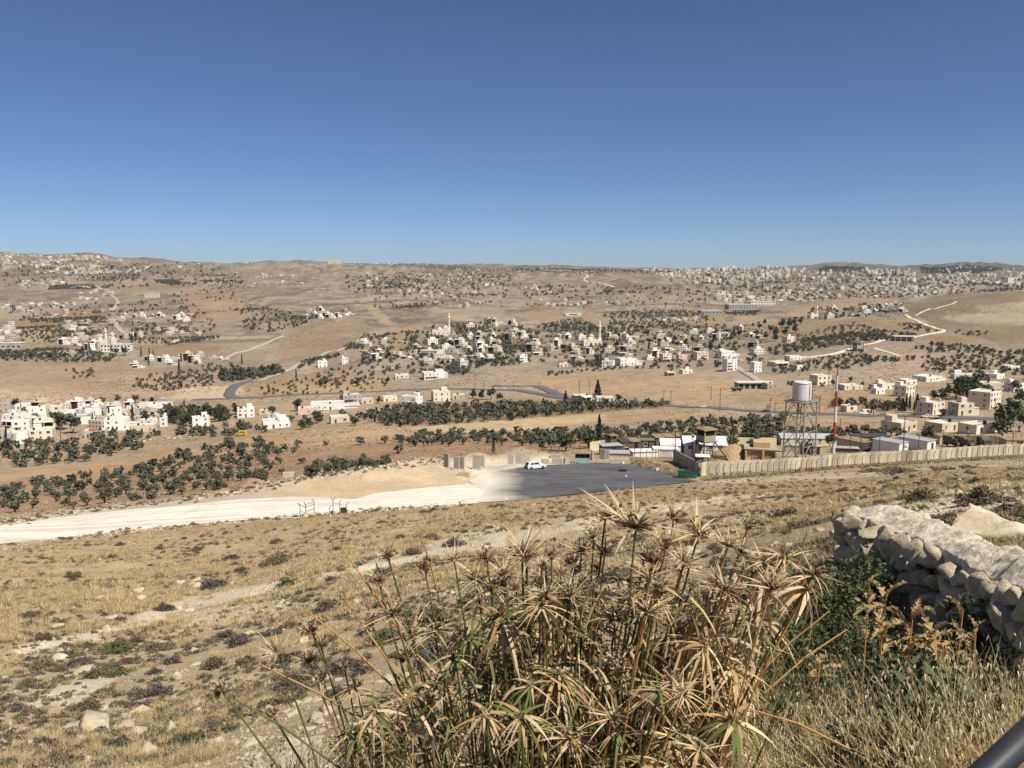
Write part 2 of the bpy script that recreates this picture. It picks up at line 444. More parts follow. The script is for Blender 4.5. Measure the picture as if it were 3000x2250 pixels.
ZONES = [
 # valley floor: red ploughland, stubble, grazed slopes
 ([(-60,1400),(400,1345),(800,1262),(1180,1246),(1180,1292),(780,1320),(300,1360),(-60,1420)], '#c69e70', .1),
 ([(-60,1420),(400,1350),(760,1318),(1100,1290),(1300,1285),(1520,1262),(2000,1270),(2000,1296),(1500,1330),(1250,1340),(1000,1378),(800,1400),(600,1440),(300,1480),(-60,1515)], '#b48a64', .12),
 ([(100,1390),(420,1352),(620,1330),(560,1370),(300,1420),(60,1450)], '#c39a68', .1),
 ([(860,1290),(1180,1268),(1120,1290),(900,1320)], '#c29c6c', .15),
 ([(1140,1205),(1500,1170),(1960,1180),(1960,1192),(1700,1212),(1350,1240),(1180,1248)], '#a98462', .1),
 ([(1200,1254),(1350,1241),(1700,1214),(1900,1200),(1990,1201),(1880,1216),(1700,1240),(1500,1262),(1280,1266)], '#d6b780', 0.0),
 ([(1780,1210),(1950,1196),(2180,1206),(2060,1218),(1850,1224),(1760,1232)], '#bf9a6c', .05),
 ([(2000,1270),(2500,1250),(2500,1300),(2050,1320),(1900,1310)], '#b59265', .2),
 ([(2180,1215),(2700,1225),(2700,1262),(2350,1255),(2150,1228)], '#bb9870', .15),
 # bare slopes behind the main road
 ([(1480,1110),(1750,1095),(2100,1105),(2180,1150),(2150,1185),(1850,1168),(1600,1150)], '#bf9a70', .3),
 ([(2250,1150),(2640,1165),(2700,1195),(2400,1195),(2240,1178)], '#bf9864', .25),
 ([(-60,1068),(330,1060),(560,1090),(620,1130),(480,1165),(250,1172),(-60,1165)], '#c3a079', .2),
 ([(-60,1140),(110,1150),(230,1180),(100,1190),(-60,1180)], '#cbaf86', .15),
 ([(480,1172),(555,1132),(690,1130),(760,1140),(660,1166),(560,1172)], '#d6bc94', .1),
 ([(700,1128),(840,1100),(1000,1090),(1150,1120),(1160,1145),(900,1160),(720,1165)], '#bf9b68', .2),
 # far fields
 ([(60,960),(150,960),(170,1010),(60,1015)], '#c8a977', .1),
 ([(0,935),(170,935),(160,958),(0,962)], '#bb8f68', .1),
 ([(180,905),(300,905),(330,930),(180,930)], '#b58a66', .1),
 ([(380,975),(640,975),(660,985),(390,988)], '#b4946b', .1),
 ([(400,1010),(660,1010),(620,1040),(420,1045)], '#b8946c', .2),
 ([(520,860),(700,850),(740,930),(640,960),(560,920)], '#bd9a78', .15),
 ([(290,835),(540,830),(600,855),(320,858)], '#b99a76', .2),
 ([(860,960),(1060,935),(1090,985),(1000,1030),(830,1060),(800,1020)], '#b89a76', .35),
 ([(1080,1000),(1200,985),(1240,1000),(1150,1040),(1040,1050)], '#c2a170', .15),
 ([(1490,920),(1680,900),(1780,930),(1740,950),(1560,940)], '#c4a27a', .15),
 ([(1585,1008),(1680,1003),(1675,1022),(1625,1025)], '#e0cfae', 0.0),
 ([(1500,985),(1540,1005),(1530,1010),(1495,1005)], '#c4925e', 0.0),
 ([(2000,890),(2150,920),(2100,960),(1990,940)], '#c0a070', .2),
 ([(2150,930),(2240,920),(2240,940),(2170,945)], '#c5a478', .1),
 ([(2280,905),(2420,880),(2620,872),(2660,885),(2480,905),(2330,925)], '#c6a274', .1),
 ([(2540,830),(2660,845),(2640,865),(2550,850)], '#c9a67a', .1),
 ([(2660,825),(2820,815),(2900,840),(2780,850),(2670,840)], '#c3a27c', .1),
 ([(2680,880),(2790,862),(3060,855),(3060,1010),(2900,1000),(2760,960),(2650,920)], '#a88f6a', .25),
 ([(2760,925),(2990,910),(3060,930),(3060,950),(2800,945)], '#cdb693', .1),
 ([(2830,895),(3060,880),(3060,905),(2900,915)], '#ccb590', .1),
 ([(2560,1030),(2740,1030),(2720,1048),(2610,1050)], '#c9a77e', .1),
 ([(2700,985),(2860,985),(2840,1005),(2740,1010)], '#bb9a60', .15),
 ([(2230,940),(2640,930),(2760,965),(2600,1000),(2350,1000),(2240,980)], '#bb9a6d', .3),
 # scree scar below the cut
 ([(1075,890),(1095,893),(1130,930),(1165,958),(1155,966),(1110,935),(1080,908)], '#cfae86', .05),
 ([(1165,958),(1215,948),(1260,950),(1200,985),(1150,990)], '#c2a07a', .1),
 ([(1310,922),(1360,920),(1425,945),(1330,940)], '#c9ab86', .1),
 ([(700,840),(800,835),(850,855),(740,870)], '#b39277', .2),
 # spoil, chalk road and sand in front
 ([(-80,1545),(160,1503),(340,1483),(540,1465),(680,1448),(850,1405),(985,1372),(1130,1358),(1240,1345),(1330,1345),(1500,1338),(1640,1335),(1680,1362),(1520,1376),(1400,1420),(1400,1475),(1180,1490),(980,1507),(750,1523),(500,1545),(250,1572),(-80,1612)], '#dccdb0', 0.0),
 ([(750,1444),(987,1391),(1258,1354),(1310,1355),(1367,1386),(1394,1409),(1258,1425),(1089,1442),(1038,1458),(852,1454)], '#e0c198', 0.0),
 ([(690,1440),(722,1418),(765,1438),(740,1452)], '#dcbc90', 0.0),
 ([(2050,1340),(2140,1295),(2230,1300),(2290,1360),(2250,1378),(2080,1372)], '#c09a6a', .1),
 # stony pale tracks across the near slope
 ([(640,1735),(900,1690),(1150,1640),(1480,1560),(1500,1600),(1240,1640),(1000,1690),(760,1745),(520,1795),(250,1880),(60,1930),(60,1900),(300,1840)], '#ede0c4', 0.0),
 ([(1500,1560),(1800,1500),(2100,1455),(2300,1450),(2100,1480),(1800,1530),(1520,1600)], '#e6d8b8', 0.0),
 ([(2560,1500),(2700,1445),(3060,1400),(3060,1480),(2900,1500),(2700,1520)], '#eaddc2', 0.0),
 ([(2050,1410),(2500,1385),(3060,1345),(3060,1356),(2500,1400),(2060,1424)], '#cdb891', 0.05),
 ([(60,2060),(230,1965),(330,1985),(180,2095)], '#e6d8ba', 0.0),
 ([(540,1800),(760,1760),(900,1770),(700,1830),(480,1870)], '#e0d0b0', 0.0),
 ([(1240,1590),(1460,1545),(1480,1580),(1300,1640)], '#e6d8ba', 0.0),
 ([(360,2250),(420,2210),(520,2200),(500,2260)], '#cbb894', 0.05),
]
for zpoly in ZONES: zone_poly(*zpoly)
# soils away from the near slope are greyer
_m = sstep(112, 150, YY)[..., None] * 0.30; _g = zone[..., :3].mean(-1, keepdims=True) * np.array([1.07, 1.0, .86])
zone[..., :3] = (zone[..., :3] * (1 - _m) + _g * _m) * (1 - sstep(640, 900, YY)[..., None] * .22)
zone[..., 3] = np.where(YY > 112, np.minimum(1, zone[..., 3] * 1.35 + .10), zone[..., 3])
far_forest = sstep(4000, 5200, YY) * sstep(-0.1, 0.15, fbm(XX / 400, YY / 500, 3, 55))
setc(far_forest * 0.75, lin('#66664f', K), 0.2)
for t0, yy, rx in ((.404, 5000, 300), (.548, 6000, 420)):
    setc(np.clip(1.4 * np.exp(-((XX - t0 * yy) / rx)**2 - ((YY - yy) / 600)**2) * (.7 + fbm(XX / 120, YY / 120, 3, 5)), 0, 1) * .85, lin('#5c5d4a', K), .2)

nr, nc = XX.shape
tv = np.stack([XX.ravel(), YY.ravel(), ZZ.ravel()], 1)
i0 = (np.arange(nr - 1)[:, None] * nc + np.arange(nc - 1)[None, :]).ravel()
tf = np.stack([i0, i0 + 1, i0 + nc + 1, i0 + nc], 1)
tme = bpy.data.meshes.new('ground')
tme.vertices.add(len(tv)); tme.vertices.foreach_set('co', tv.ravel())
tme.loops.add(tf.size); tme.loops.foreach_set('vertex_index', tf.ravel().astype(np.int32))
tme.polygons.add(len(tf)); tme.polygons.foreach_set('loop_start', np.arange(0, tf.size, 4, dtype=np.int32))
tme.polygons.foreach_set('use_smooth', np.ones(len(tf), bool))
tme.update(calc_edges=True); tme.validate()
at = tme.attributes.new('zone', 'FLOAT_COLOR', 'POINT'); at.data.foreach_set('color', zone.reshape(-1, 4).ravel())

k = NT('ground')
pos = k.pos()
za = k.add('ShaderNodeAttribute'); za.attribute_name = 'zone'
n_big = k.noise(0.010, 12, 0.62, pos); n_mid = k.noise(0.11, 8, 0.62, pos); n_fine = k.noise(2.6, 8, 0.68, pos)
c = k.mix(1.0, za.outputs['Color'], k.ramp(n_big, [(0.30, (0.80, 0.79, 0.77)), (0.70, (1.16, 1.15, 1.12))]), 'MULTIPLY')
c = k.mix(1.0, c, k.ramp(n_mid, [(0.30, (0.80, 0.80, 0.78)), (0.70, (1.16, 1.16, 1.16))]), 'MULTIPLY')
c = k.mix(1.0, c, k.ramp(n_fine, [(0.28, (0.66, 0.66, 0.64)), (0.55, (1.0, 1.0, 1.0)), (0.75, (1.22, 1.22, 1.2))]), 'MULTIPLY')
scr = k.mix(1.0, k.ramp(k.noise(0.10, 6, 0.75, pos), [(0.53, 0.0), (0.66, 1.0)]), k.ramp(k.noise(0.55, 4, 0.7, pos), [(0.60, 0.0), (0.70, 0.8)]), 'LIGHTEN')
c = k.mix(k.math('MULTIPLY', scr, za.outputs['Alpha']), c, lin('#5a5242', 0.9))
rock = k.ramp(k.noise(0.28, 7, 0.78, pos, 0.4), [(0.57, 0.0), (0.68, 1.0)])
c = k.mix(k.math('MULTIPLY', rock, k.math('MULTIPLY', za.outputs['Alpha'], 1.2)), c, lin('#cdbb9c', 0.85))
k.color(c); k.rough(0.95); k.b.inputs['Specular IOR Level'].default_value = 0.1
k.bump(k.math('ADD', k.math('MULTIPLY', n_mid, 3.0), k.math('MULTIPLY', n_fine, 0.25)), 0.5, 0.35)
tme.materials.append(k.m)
ground = link('ground', tme); tag(ground, 'dry stony hillside falling to a valley and rising to far hills', 'ground', kind='structure')
# ------------------------------------------------------------------ roads, car park, tracks
from mathutils.geometry import delaunay_2d_cdt

def catmull(pts, step):
    pts = [np.array(p, float) for p in pts]; P = [2*pts[0] - pts[1]] + pts + [2*pts[-1] - pts[-2]]; out = []
    for i in range(1, len(P) - 2):
        n = max(2, int(np.linalg.norm(P[i+1] - P[i]) / step))
        for k in range(n):
            s = k / n
            out.append(0.5 * ((2*P[i]) + (-P[i-1] + P[i+1])*s + (2*P[i-1] - 5*P[i] + 4*P[i+1] - P[i+2])*s*s + (-P[i-1] + 3*P[i] - 3*P[i+1] + P[i+2])*s**3))
    out.append(P[-2]); return np.array(out)

def ribbon(name, px_pts, width, mat, off=0.12, step=4.0, label=None, parent=None, side=0.0, crown=True):
    c = catmull(px_line(px_pts), step); d = np.gradient(c, axis=0); d /= np.linalg.norm(d, axis=1)[:, None] + 1e-9
    nrm = np.stack([d[:, 1], -d[:, 0]], 1); na = 5; w = width * (1 + 0.05 * fbm(np.arange(len(c)) / 6.0, np.zeros(len(c)), 2, 3))
    vs = []; zc = H(c[:, 0], c[:, 1])
    for j in range(na):
        o = (j / (na - 1) - 0.5)
        q = c + nrm * (o * w)[:, None] + nrm * side; zz = H(q[:, 0], q[:, 1])
        zz = np.maximum(zz, zc - 0.25) if crown else zz
        vs.append(np.stack([q[:, 0], q[:, 1], zz + off - (0.02 if j in (0, na-1) else 0)], 1))
    # skirts so that the edge meets the ground
    e0 = vs[0] - np.array([0, 0, 2.0]); e1 = vs[-1] - np.array([0, 0, 2.0]); vs = [e0] + vs + [e1]; na = len(vs)
    V = np.stack(vs, 1).reshape(-1, 3); n = len(c)
    F = [(i*na + j, i*na + j + 1, (i+1)*na + j + 1, (i+1)*na + j) for i in range(n - 1) for j in range(na - 1)]
    me = mesh_np(name, V, F, [mat], True)
    o = link(name, me, parent)
    if label: tag(o, label, name.replace('_', ' '), kind='structure')
    return o

def drape(name, px_poly, off, mat, spacing=2.0, n=5, label=None, cat=None):
    poly = land_poly(px_poly, n); pa = np.array(poly); lo, hi = pa.min(0), pa.max(0)
    gx, gy = np.meshgrid(np.arange(lo[0], hi[0], spacing), np.arange(lo[1], hi[1], spacing))
    gx = gx + spacing * 0.3 * (nrng.random(gx.shape) - 0.5); gx, gy = gx.ravel(), gy.ravel(); ins = pip(gx, gy, poly)
    pts = [Vector(p) for p in poly] + [Vector((a, b)) for a, b in zip(gx[ins], gy[ins])]
    vs, es, fs, *_ = delaunay_2d_cdt(pts, [], [list(range(len(poly)))], 1, 1e-4)
    z = H([p.x for p in vs], [p.y for p in vs]) + off
    me = mesh_np(name, [(p.x, p.y, q) for p, q in zip(vs, z)], [list(f) for f in fs], [mat], True)
    o = link(name, me)
    if label: tag(o, label, cat or name.replace('_', ' '), kind='structure')
    return o

asph = plain('road_asphalt', lin('#6d6b6b', .8), 0.9, 0.5, 0.16)
chalk = plain('chalk_track', lin('#dccdb0', .85), 0.95, 0.6, 0.12)
conc_lane = plain('lane_concrete', lin('#b9ac98', .8), 0.9, 0.3, 0.1)

k = NT('lot_asphalt'); pos = k.pos()
sep = k.add('ShaderNodeSeparateXYZ'); k.link(pos, sep.inputs[0])
lot_w = px_line([(1480, 1420), (1560, 1400)])
f = k.noise(0.35, 8, 0.6, pos); f2 = k.noise(0.07, 5, 0.6, pos)
c = k.ramp(f, [(0.3, lin('#5c5a5a', .75)), (0.7, lin('#777473', .75))])
c = k.mix(k.ramp(k.noise(0.12, 4, 0.5, pos), [(0.52, 0.0), (0.66, 0.6)]), c, lin('#4c4b4c', .75))
# chalk dust carried in from the track at the west end and blown along the southern edge
dust_x = k.math('MULTIPLY', k.math('SUBTRACT', 0.5, sep.outputs['X']), 0.085)
dust = k.math('ADD', dust_x, k.math('MULTIPLY', f2, 0.9))
rut = k.noise(1.0, 4, 0.55, k.along(.35, .015, .4)); c = k.mix(1.0, c, k.ramp(rut, [(.34, .82), (.5, 1.0), (.68, 1.16)]), 'MULTIPLY')
ch = k.ramp(k.noise(0.22, 8, 0.62, pos), [(0.32, lin('#cfc4b0', .86)), (0.55, lin('#ddd4c2', .9)), (0.72, lin('#d4c7ac', .88))])
c = k.mix(k.ramp(dust, [(0.30, 0.0), (0.62, 0.55), (0.92, 1.0)]), c, ch)
k.color(c); k.rough(0.85); k.bump(f, 0.2, 0.02)
lot_mat = k.m
k = NT('dirt_road'); pos = k.pos(); _r = px_line([(60,1565),(1250,1465)]); rang = math.atan2(_r[1][1] - _r[0][1], _r[1][0] - _r[0][0])
f = k.noise(0.22, 8, 0.62, pos); f2 = k.noise(2.0, 5, 0.6, pos)
c = k.ramp(f, [(0.32, lin('#d8cdba', .9)), (0.55, lin('#e6ddcc', .94)), (0.72, lin('#dccfb6', .92))])
c = k.mix(k.ramp(f2, [(0.6, 0.0), (0.8, 0.35)]), c, lin('#b7aa94', .8))
rut = k.noise(1.0, 4, 0.55, k.along(rang, .012, .55)); c = k.mix(1.0, c, k.ramp(rut, [(.34, (.80, .79, .77)), (.5, (1, 1, 1)), (.66, (1.07, 1.06, 1.04))]), 'MULTIPLY')
c = k.mix(k.ramp(k.noise(0.06, 6, .7, pos), [(.55, 0.0), (.7, .55)]), c, lin('#b9b0a2', .84))
k.color(c); k.rough(0.95); k.bump(k.math('ADD', f2, rut), 0.5, 0.06)
dirt_mat = k.m

drape('dirt_road', [(-90,1556),(160,1518),(340,1497),(540,1480),(700,1464),(850,1456),(1040,1462),(1100,1446),(1260,1428),(1380,1418),(1470,1420),(1490,1466),(1380,1476),(1180,1489),(980,1506),(750,1522),(500,1543),(250,1568),(-90,1605)], 0.05, dirt_mat, 2.0, 5,
      'white chalk dirt road running past the fence posts to the car park', 'dirt road')
drape('parking_lot', [(1372,1410),(1430,1386),(1500,1374),(1560,1366),(1670,1360),(1760,1357),(1850,1360),(1907,1375),(1992,1396),(2040,1411),(1771,1441),(1500,1468),(1400,1474),(1420,1440)], 0.09, lot_mat, 2.0, 5,
      'grey asphalt car park dusted with chalk beside the camp', 'car park')
ribbon('main_road', [(560,1173),(640,1170),(760,1165),(900,1157),(1050,1150),(1200,1143),(1330,1141),(1440,1143),(1530,1146),(1640,1165),(1740,1175),(1850,1181),(1980,1190),(2060,1194),(2200,1204),(2300,1209),(2450,1215),(2600,1219),(2740,1222),(2900,1229),(3090,1238)], 11, asph, 0.35, 5, 'grey asphalt main road along the valley floor')
ribbon('side_road', [(690,1168),(672,1160),(676,1146),(684,1136),(700,1127),(745,1116)], 9, asph, 0.4, 5, 'asphalt side road climbing in a bend past the pines')
ribbon('upper_lane', [(742,1117),(790,1103),(830,1090),(880,1064),(930,1045),(1000,1022),(1060,1008)], 5, conc_lane, 0.4, 5, 'pale lane climbing on from the bend to the middle village')
ribbon('junction_road', [(1440,1131),(1520,1132),(1575,1133),(1620,1150),(1660,1168)], 9, asph, 0.3, 5, 'asphalt road meeting the main road at a junction')
ribbon('chalk_track', [(2240,1062),(2330,1050),(2440,1037),(2480,1025),(2530,1010),(2620,994),(2700,983),(2764,970),(2735,960),(2695,945),(2660,928),(2653,922)], 5.5, chalk, 0.5, 6, 'white chalk track winding up the bare hill')
ribbon('farm_track', [(2560,1020),(2600,1032),(2640,1045)], 4, chalk, 0.4, 6, 'short chalk track beside the unfinished house')
ribbon('village_lane', [(2155,1074),(2180,1090),(2205,1105),(2232,1122)], 6, conc_lane, 0.5, 5, 'pale concrete lane going down beside the tall house')
ribbon('hillside_road', [(275,832),(300,850),(330,868),(344,885),(338,900),(325,910)], 7, conc_lane, 0.8, 8, 'grey lane winding down the far left hill')
ribbon('village_street', [(362,932),(340,950),(350,965),(362,980),(350,992),(320,1000),(300,1015)], 7, conc_lane, 0.8, 6, 'grey street bending through the left village')
ribbon('valley_road', [(662,1056),(668,1045),(690,1034),(730,1025),(790,1000),(830,985)], 6, conc_lane, 0.6, 6, 'pale road curving round the foot of the scree hill')
ribbon('ridge_track', [(1700,800),(1722,812),(1712,822),(1760,830),(1800,842)], 7, chalk, 1.0, 10, 'thin chalk track over the far central ridge')
ribbon('hill_path', [(2680,925),(2740,905),(2790,890),(2800,884)], 3.5, chalk, 0.5, 6, 'faint path slanting up the bare right hill')
ribbon('patrol_road', [(2850,1347),(2930,1343),(3080,1336)], 6, asph, 0.1, 3, 'strip of grey asphalt outside the concrete wall')

# ------------------------------------------------------------------ trees
def blob_points(n, blobs, rng):
    w = np.array([b[3] * b[4] * b[5] for b in blobs]); w = w / w.sum()
    bi = rng.choice(len(blobs), n, p=w); d = rng.normal(size=(n, 3)); d /= np.linalg.norm(d, axis=1)[:, None]
    r = rng.random(n) ** 0.45
    b = np.array(blobs)[bi]
    return b[:, :3] + d * r[:, None] * b[:, 3:6], d

def leaf_quads(P, size, rng, asp=1.6, up=0.0):
    n = len(P); a = rng.normal(size=(n, 3)); a[:, 2] += up; a /= np.linalg.norm(a, axis=1)[:, None]
    b = np.cross(a, rng.normal(size=(n, 3))); b /= np.linalg.norm(b, axis=1)[:, None] + 1e-9
    s = size * (0.6 + 0.8 * rng.random(n)); A = a * (s * asp * 0.5)[:, None]; B = b * (s * 0.5)[:, None]
    V = np.stack([P - A - B * .4, P + B * 0.9 - A * .1, P + A, P - B * .9 + A * .1], 1).reshape(-1, 3)
    F = np.arange(4 * n).reshape(-1, 4); return V, F

def fast_mesh(name, V, F, mats, smooth=False):
    V = np.asarray(V, np.float32); F = np.asarray(F, np.int32); k = F.shape[1]
    me = bpy.data.meshes.new(name); me.vertices.add(len(V)); me.vertices.foreach_set('co', V.ravel())
    me.loops.add(F.size); me.loops.foreach_set('vertex_index', F.ravel())
    me.polygons.add(len(F)); me.polygons.foreach_set('loop_start', np.arange(0, F.size, k, dtype=np.int32))
    if smooth: me.polygons.foreach_set('use_smooth', np.ones(len(F), bool))
    for m in mats: me.materials.append(m)
    me.update(calc_edges=True); return me

olive_m = varied('olive_leaves', [lin('#454836', .9), lin('#5b5d47', .9), lin('#72735c', .9), lin('#50523d', .9)], 0.75, 0.7, 0.25)
pine_m = varied('pine_needles', [lin('#2b3322', .9), lin('#3d472e', .9), lin('#4b5536', .9)], 0.8, 0.5, 0.25)
cyp_m = varied('cypress_leaves', [lin('#26301f', .9), lin('#36412a', .9), lin('#404a30', .9)], 0.8, 0.5, 0.2)
lush_m = varied('broad_leaves', [lin('#3a4230', .9), lin('#4f573f', .9), lin('#62684c', .9)], 0.7, 0.5, 0.25)
bark_m = plain('bark', lin('#6b5a48', .8), 0.95, 3.0, 0.3)

rg = np.random.default_rng(5)
def crown_olive(seed, n=430):
    r = np.random.default_rng(seed); bl = []
    for i in range(7):
        a = r.random() * 6.28; q = 1.25 * r.random() ** .6
        bl.append((q*math.cos(a), q*math.sin(a), 2.0 + r.uniform(-.8, .9), r.uniform(.55, 1.1), r.uniform(.55, 1.1), r.uniform(.45, .85)))
    P, d = blob_points(n, bl, r); V, F = leaf_quads(P, 0.34, r)
    return fast_mesh('crown', V, F, [olive_m])
def crown_round(seed, n=420, mat=None, h=6.0, rx=2.6, z0=2.0, size=0.55):
    r = np.random.default_rng(seed); bl = []
    for i in range(11):
        a = r.random() * 6.28; q = rx * 0.6 * r.random() ** .5; zz = z0 + (h - z0) * r.random()
        bl.append((q*math.cos(a), q*math.sin(a), zz, rx*.5*r.uniform(.7, 1.2), rx*.5*r.uniform(.7, 1.2), rx*.42*r.uniform(.7, 1.1)))
    P, d = blob_points(n, bl, r); V, F = leaf_quads(P, size, r)
    return fast_mesh('crown', V, F, [mat])
def crown_cone(seed, n=420, mat=None, h=9.0, rx=0.9, z0=0.5, size=0.4, power=0.7):
    r = np.random.default_rng(seed); zf = r.random(n) ** 0.8
    rad = rx * (1 - zf) ** power * np.minimum(1, zf * 8 + .45) * (0.55 + 0.45 * r.random(n)) * (1 + 0.25 * np.sin(zf * 40 + r.random() * 6)); an = r.random(n) * 6.283
    P = np.stack([rad * np.cos(an), rad * np.sin(an), z0 + zf * (h - z0)], 1); V, F = leaf_quads(P, size, r, 1.8, 0.8)
    return fast_mesh('crown', V, F, [mat])
def trunk(seed, h=1.8, r0=.22, fork=3, top=1.6):
    r = random.Random(seed); mb = MB()
    mb.tube([(0, 0, -.5), (r.uniform(-.08, .08), r.uniform(-.08, .08), h*.5), (r.uniform(-.15, .15), r.uniform(-.15, .15), h)], [r0*1.3, r0, r0*.75], bark_m, 6)
    for i in range(fork):
        a = i * 6.28 / fork + r.random(); mb.tube([(0, 0, h*.85), (.5*math.cos(a), .5*math.sin(a), h + top*.4), (1.0*math.cos(a), 1.0*math.sin(a), h + top)], [r0*.6, r0*.4, r0*.15], bark_m, 5)
    return mb.mesh('trunk', True)

OLIVE = [crown_olive(40 + i) for i in range(7)]
OTR = [trunk(i, .9, .2, 3, 1.2) for i in range(3)]
PINE = [crown_round(70 + i, 520, pine_m, 7.0, 3.2, 2.2, 0.6) for i in range(4)]; PTR = [trunk(20 + i, 3.0, .28, 4, 2.5) for i in range(2)]
BROAD = [crown_round(90 + i, 460, lush_m, 5.2, 2.8, 1.6, 0.55) for i in range(3)]
CYP = [crown_cone(110 + i, 420, cyp_m, 9.0, .95) for i in range(3)]; CTR = [trunk(30, .8, .18, 0)]
SPRUCE = [crown_cone(120 + i, 700, pine_m, 10.0, 2.6, .8, .6, 1.0) for i in range(2)]

def tree(name, label, cat, group, crowns, trunks, p, s, rng=rnd, flat=1.0):
    e = empty(name, p, rng.random() * 6.28); sz = s * rng.uniform(.92, 1.08); e.scale = (sz, sz, sz * rng.uniform(.9, 1.1) * flat)
    tag(e, label, cat, group)
    link('crown', rng.choice(crowns), e); link('trunk', rng.choice(trunks), e)
    return e

def grove(poly, spacing, jit=0.25, keep=1.0, ang=0.3, rng=rg):
    w = land_poly(poly, 4); pa = np.array(w); c = pa.mean(0); R = np.abs(pa - c).max() * 1.5
    g = np.arange(-R, R, spacing); gx, gy = np.meshgrid(g, g); gx = gx.ravel() + rng.normal(size=gx.size) * jit * spacing; gy = gy.ravel() + rng.normal(size=gy.size) * jit * spacing
    x = c[0] + gx * math.cos(ang) - gy * math.sin(ang); y = c[1] + gx * math.sin(ang) + gy * math.cos(ang)
    m = pip(x, y, w) & (rng.random(x.size) < keep); x, y = x[m], y[m]
    return np.stack([x, y, H(x, y)], 1)

olives = []   # (x, y, z, size, grove)
def add_olives(poly, spacing, size, where, **kw):
    for p in grove(poly, spacing, **kw): olives.append((*p, size * rnd.uniform(.72, 1.25), where))
LOW = 'olive tree in the grove below the dirt road'
add_olives([(-40,1450),(120,1415),(330,1400),(500,1345),(640,1300),(770,1300),(830,1340),(830,1395),(700,1428),(600,1446),(480,1462),(280,1484),(-40,1512)], 7.9, 1.0, LOW, jit=.3, keep=.82, ang=.25)
add_olives([(880,1392),(960,1372),(1150,1352),(1130,1362),(1000,1385),(900,1402)], 5.5, .95, LOW, keep=.9)
EDGE = 'olive tree along the rubble edge below the white village'
add_olives([(-40,1300),(180,1305),(330,1292),(450,1302),(330,1342),(200,1362),(-40,1378)], 7.2, 1.2, EDGE, keep=.9)
for u, v in [(157,1415),(217,1405),(258,1398),(305,1388),(353,1384),(398,1377),(436,1369),(450,1367),(120,1420),(862,1328),(872,1312),(795,1318),(957,1306),(1055,1304),(885,1358),(778,1316),(834,1322),(1170,1328),(200,1428),(340,1400)]:
    p = G(u, v); olives.append((p.x, p.y, p.z, rnd.uniform(.6, 1.0), 'olive tree standing alone on the tan stubble'))
MID = 'olive tree in the dense grove above the yellow wheat field'
add_olives([(1050,1222),(1180,1198),(1500,1186),(1700,1186),(1960,1190),(1750,1208),(1500,1232),(1300,1245),(1180,1252),(1080,1240)], 7.2, 1.2, MID, jit=.2, keep=.93, ang=.1)
CEN = 'olive tree in the grove between the wheat field and the camp'
add_olives([(1120,1300),(1250,1276),(1500,1276),(1800,1262),(2000,1246),(2300,1228),(2300,1292),(2000,1300),(1780,1312),(1640,1314),(1500,1306),(1250,1312)], 6.7, 1.1, CEN, jit=.25, keep=.86, ang=.15)
add_olives([(2270,1262),(2620,1262),(2620,1282),(2300,1286)], 6.5, 1.05, 'olive tree between the camp roofs and the main road', keep=.9)
olives = [o for o in olives if 60 < o[1] < 640]
olives.sort(key=lambda o: o[1] / o[3])
for x, y, z, s, w in olives[:295]:
    sz = 'small young ' if s < .88 else 'broad old ' if s > 1.18 else 'middling '
    tree('olive_tree', sz + w, 'olive tree', sz + 'olive trees ' + w.replace('olive tree ', ''), OLIVE, OTR, (x, y, z), s * .92, flat=.8)

# everything beyond what can be told apart: one mass of far trees and one of far scrub
def mass(name, pts, sizes, nq, mat, flat=0.8, label=None, cat=None, conical=None):
    pts = np.asarray(pts); n = len(pts); r = rg
    d = r.normal(size=(n, nq, 3)); d /= np.linalg.norm(d, axis=2)[..., None]; d *= (r.random((n, nq, 1)) ** .4)
    d[..., 2] = d[..., 2] * flat
    s = np.asarray(sizes)[:, None, None]
    P = pts[:, None, :] + d * s + np.array([0, 0, 1.0]) * s * flat * 0.95
    V, F = leaf_quads(P.reshape(-1, 3), 1.0, r, 1.3)
    sc_ = np.repeat((np.asarray(sizes) * 0.6)[:, None], nq, 1).ravel()
    C = np.repeat(P.reshape(-1, 3), 4, 0); V = C + (V - C) * np.repeat(sc_, 4)[:, None]
    o = link(name, fast_mesh(name, V, F, [mat])); tag(o, label, cat, kind='stuff'); return o

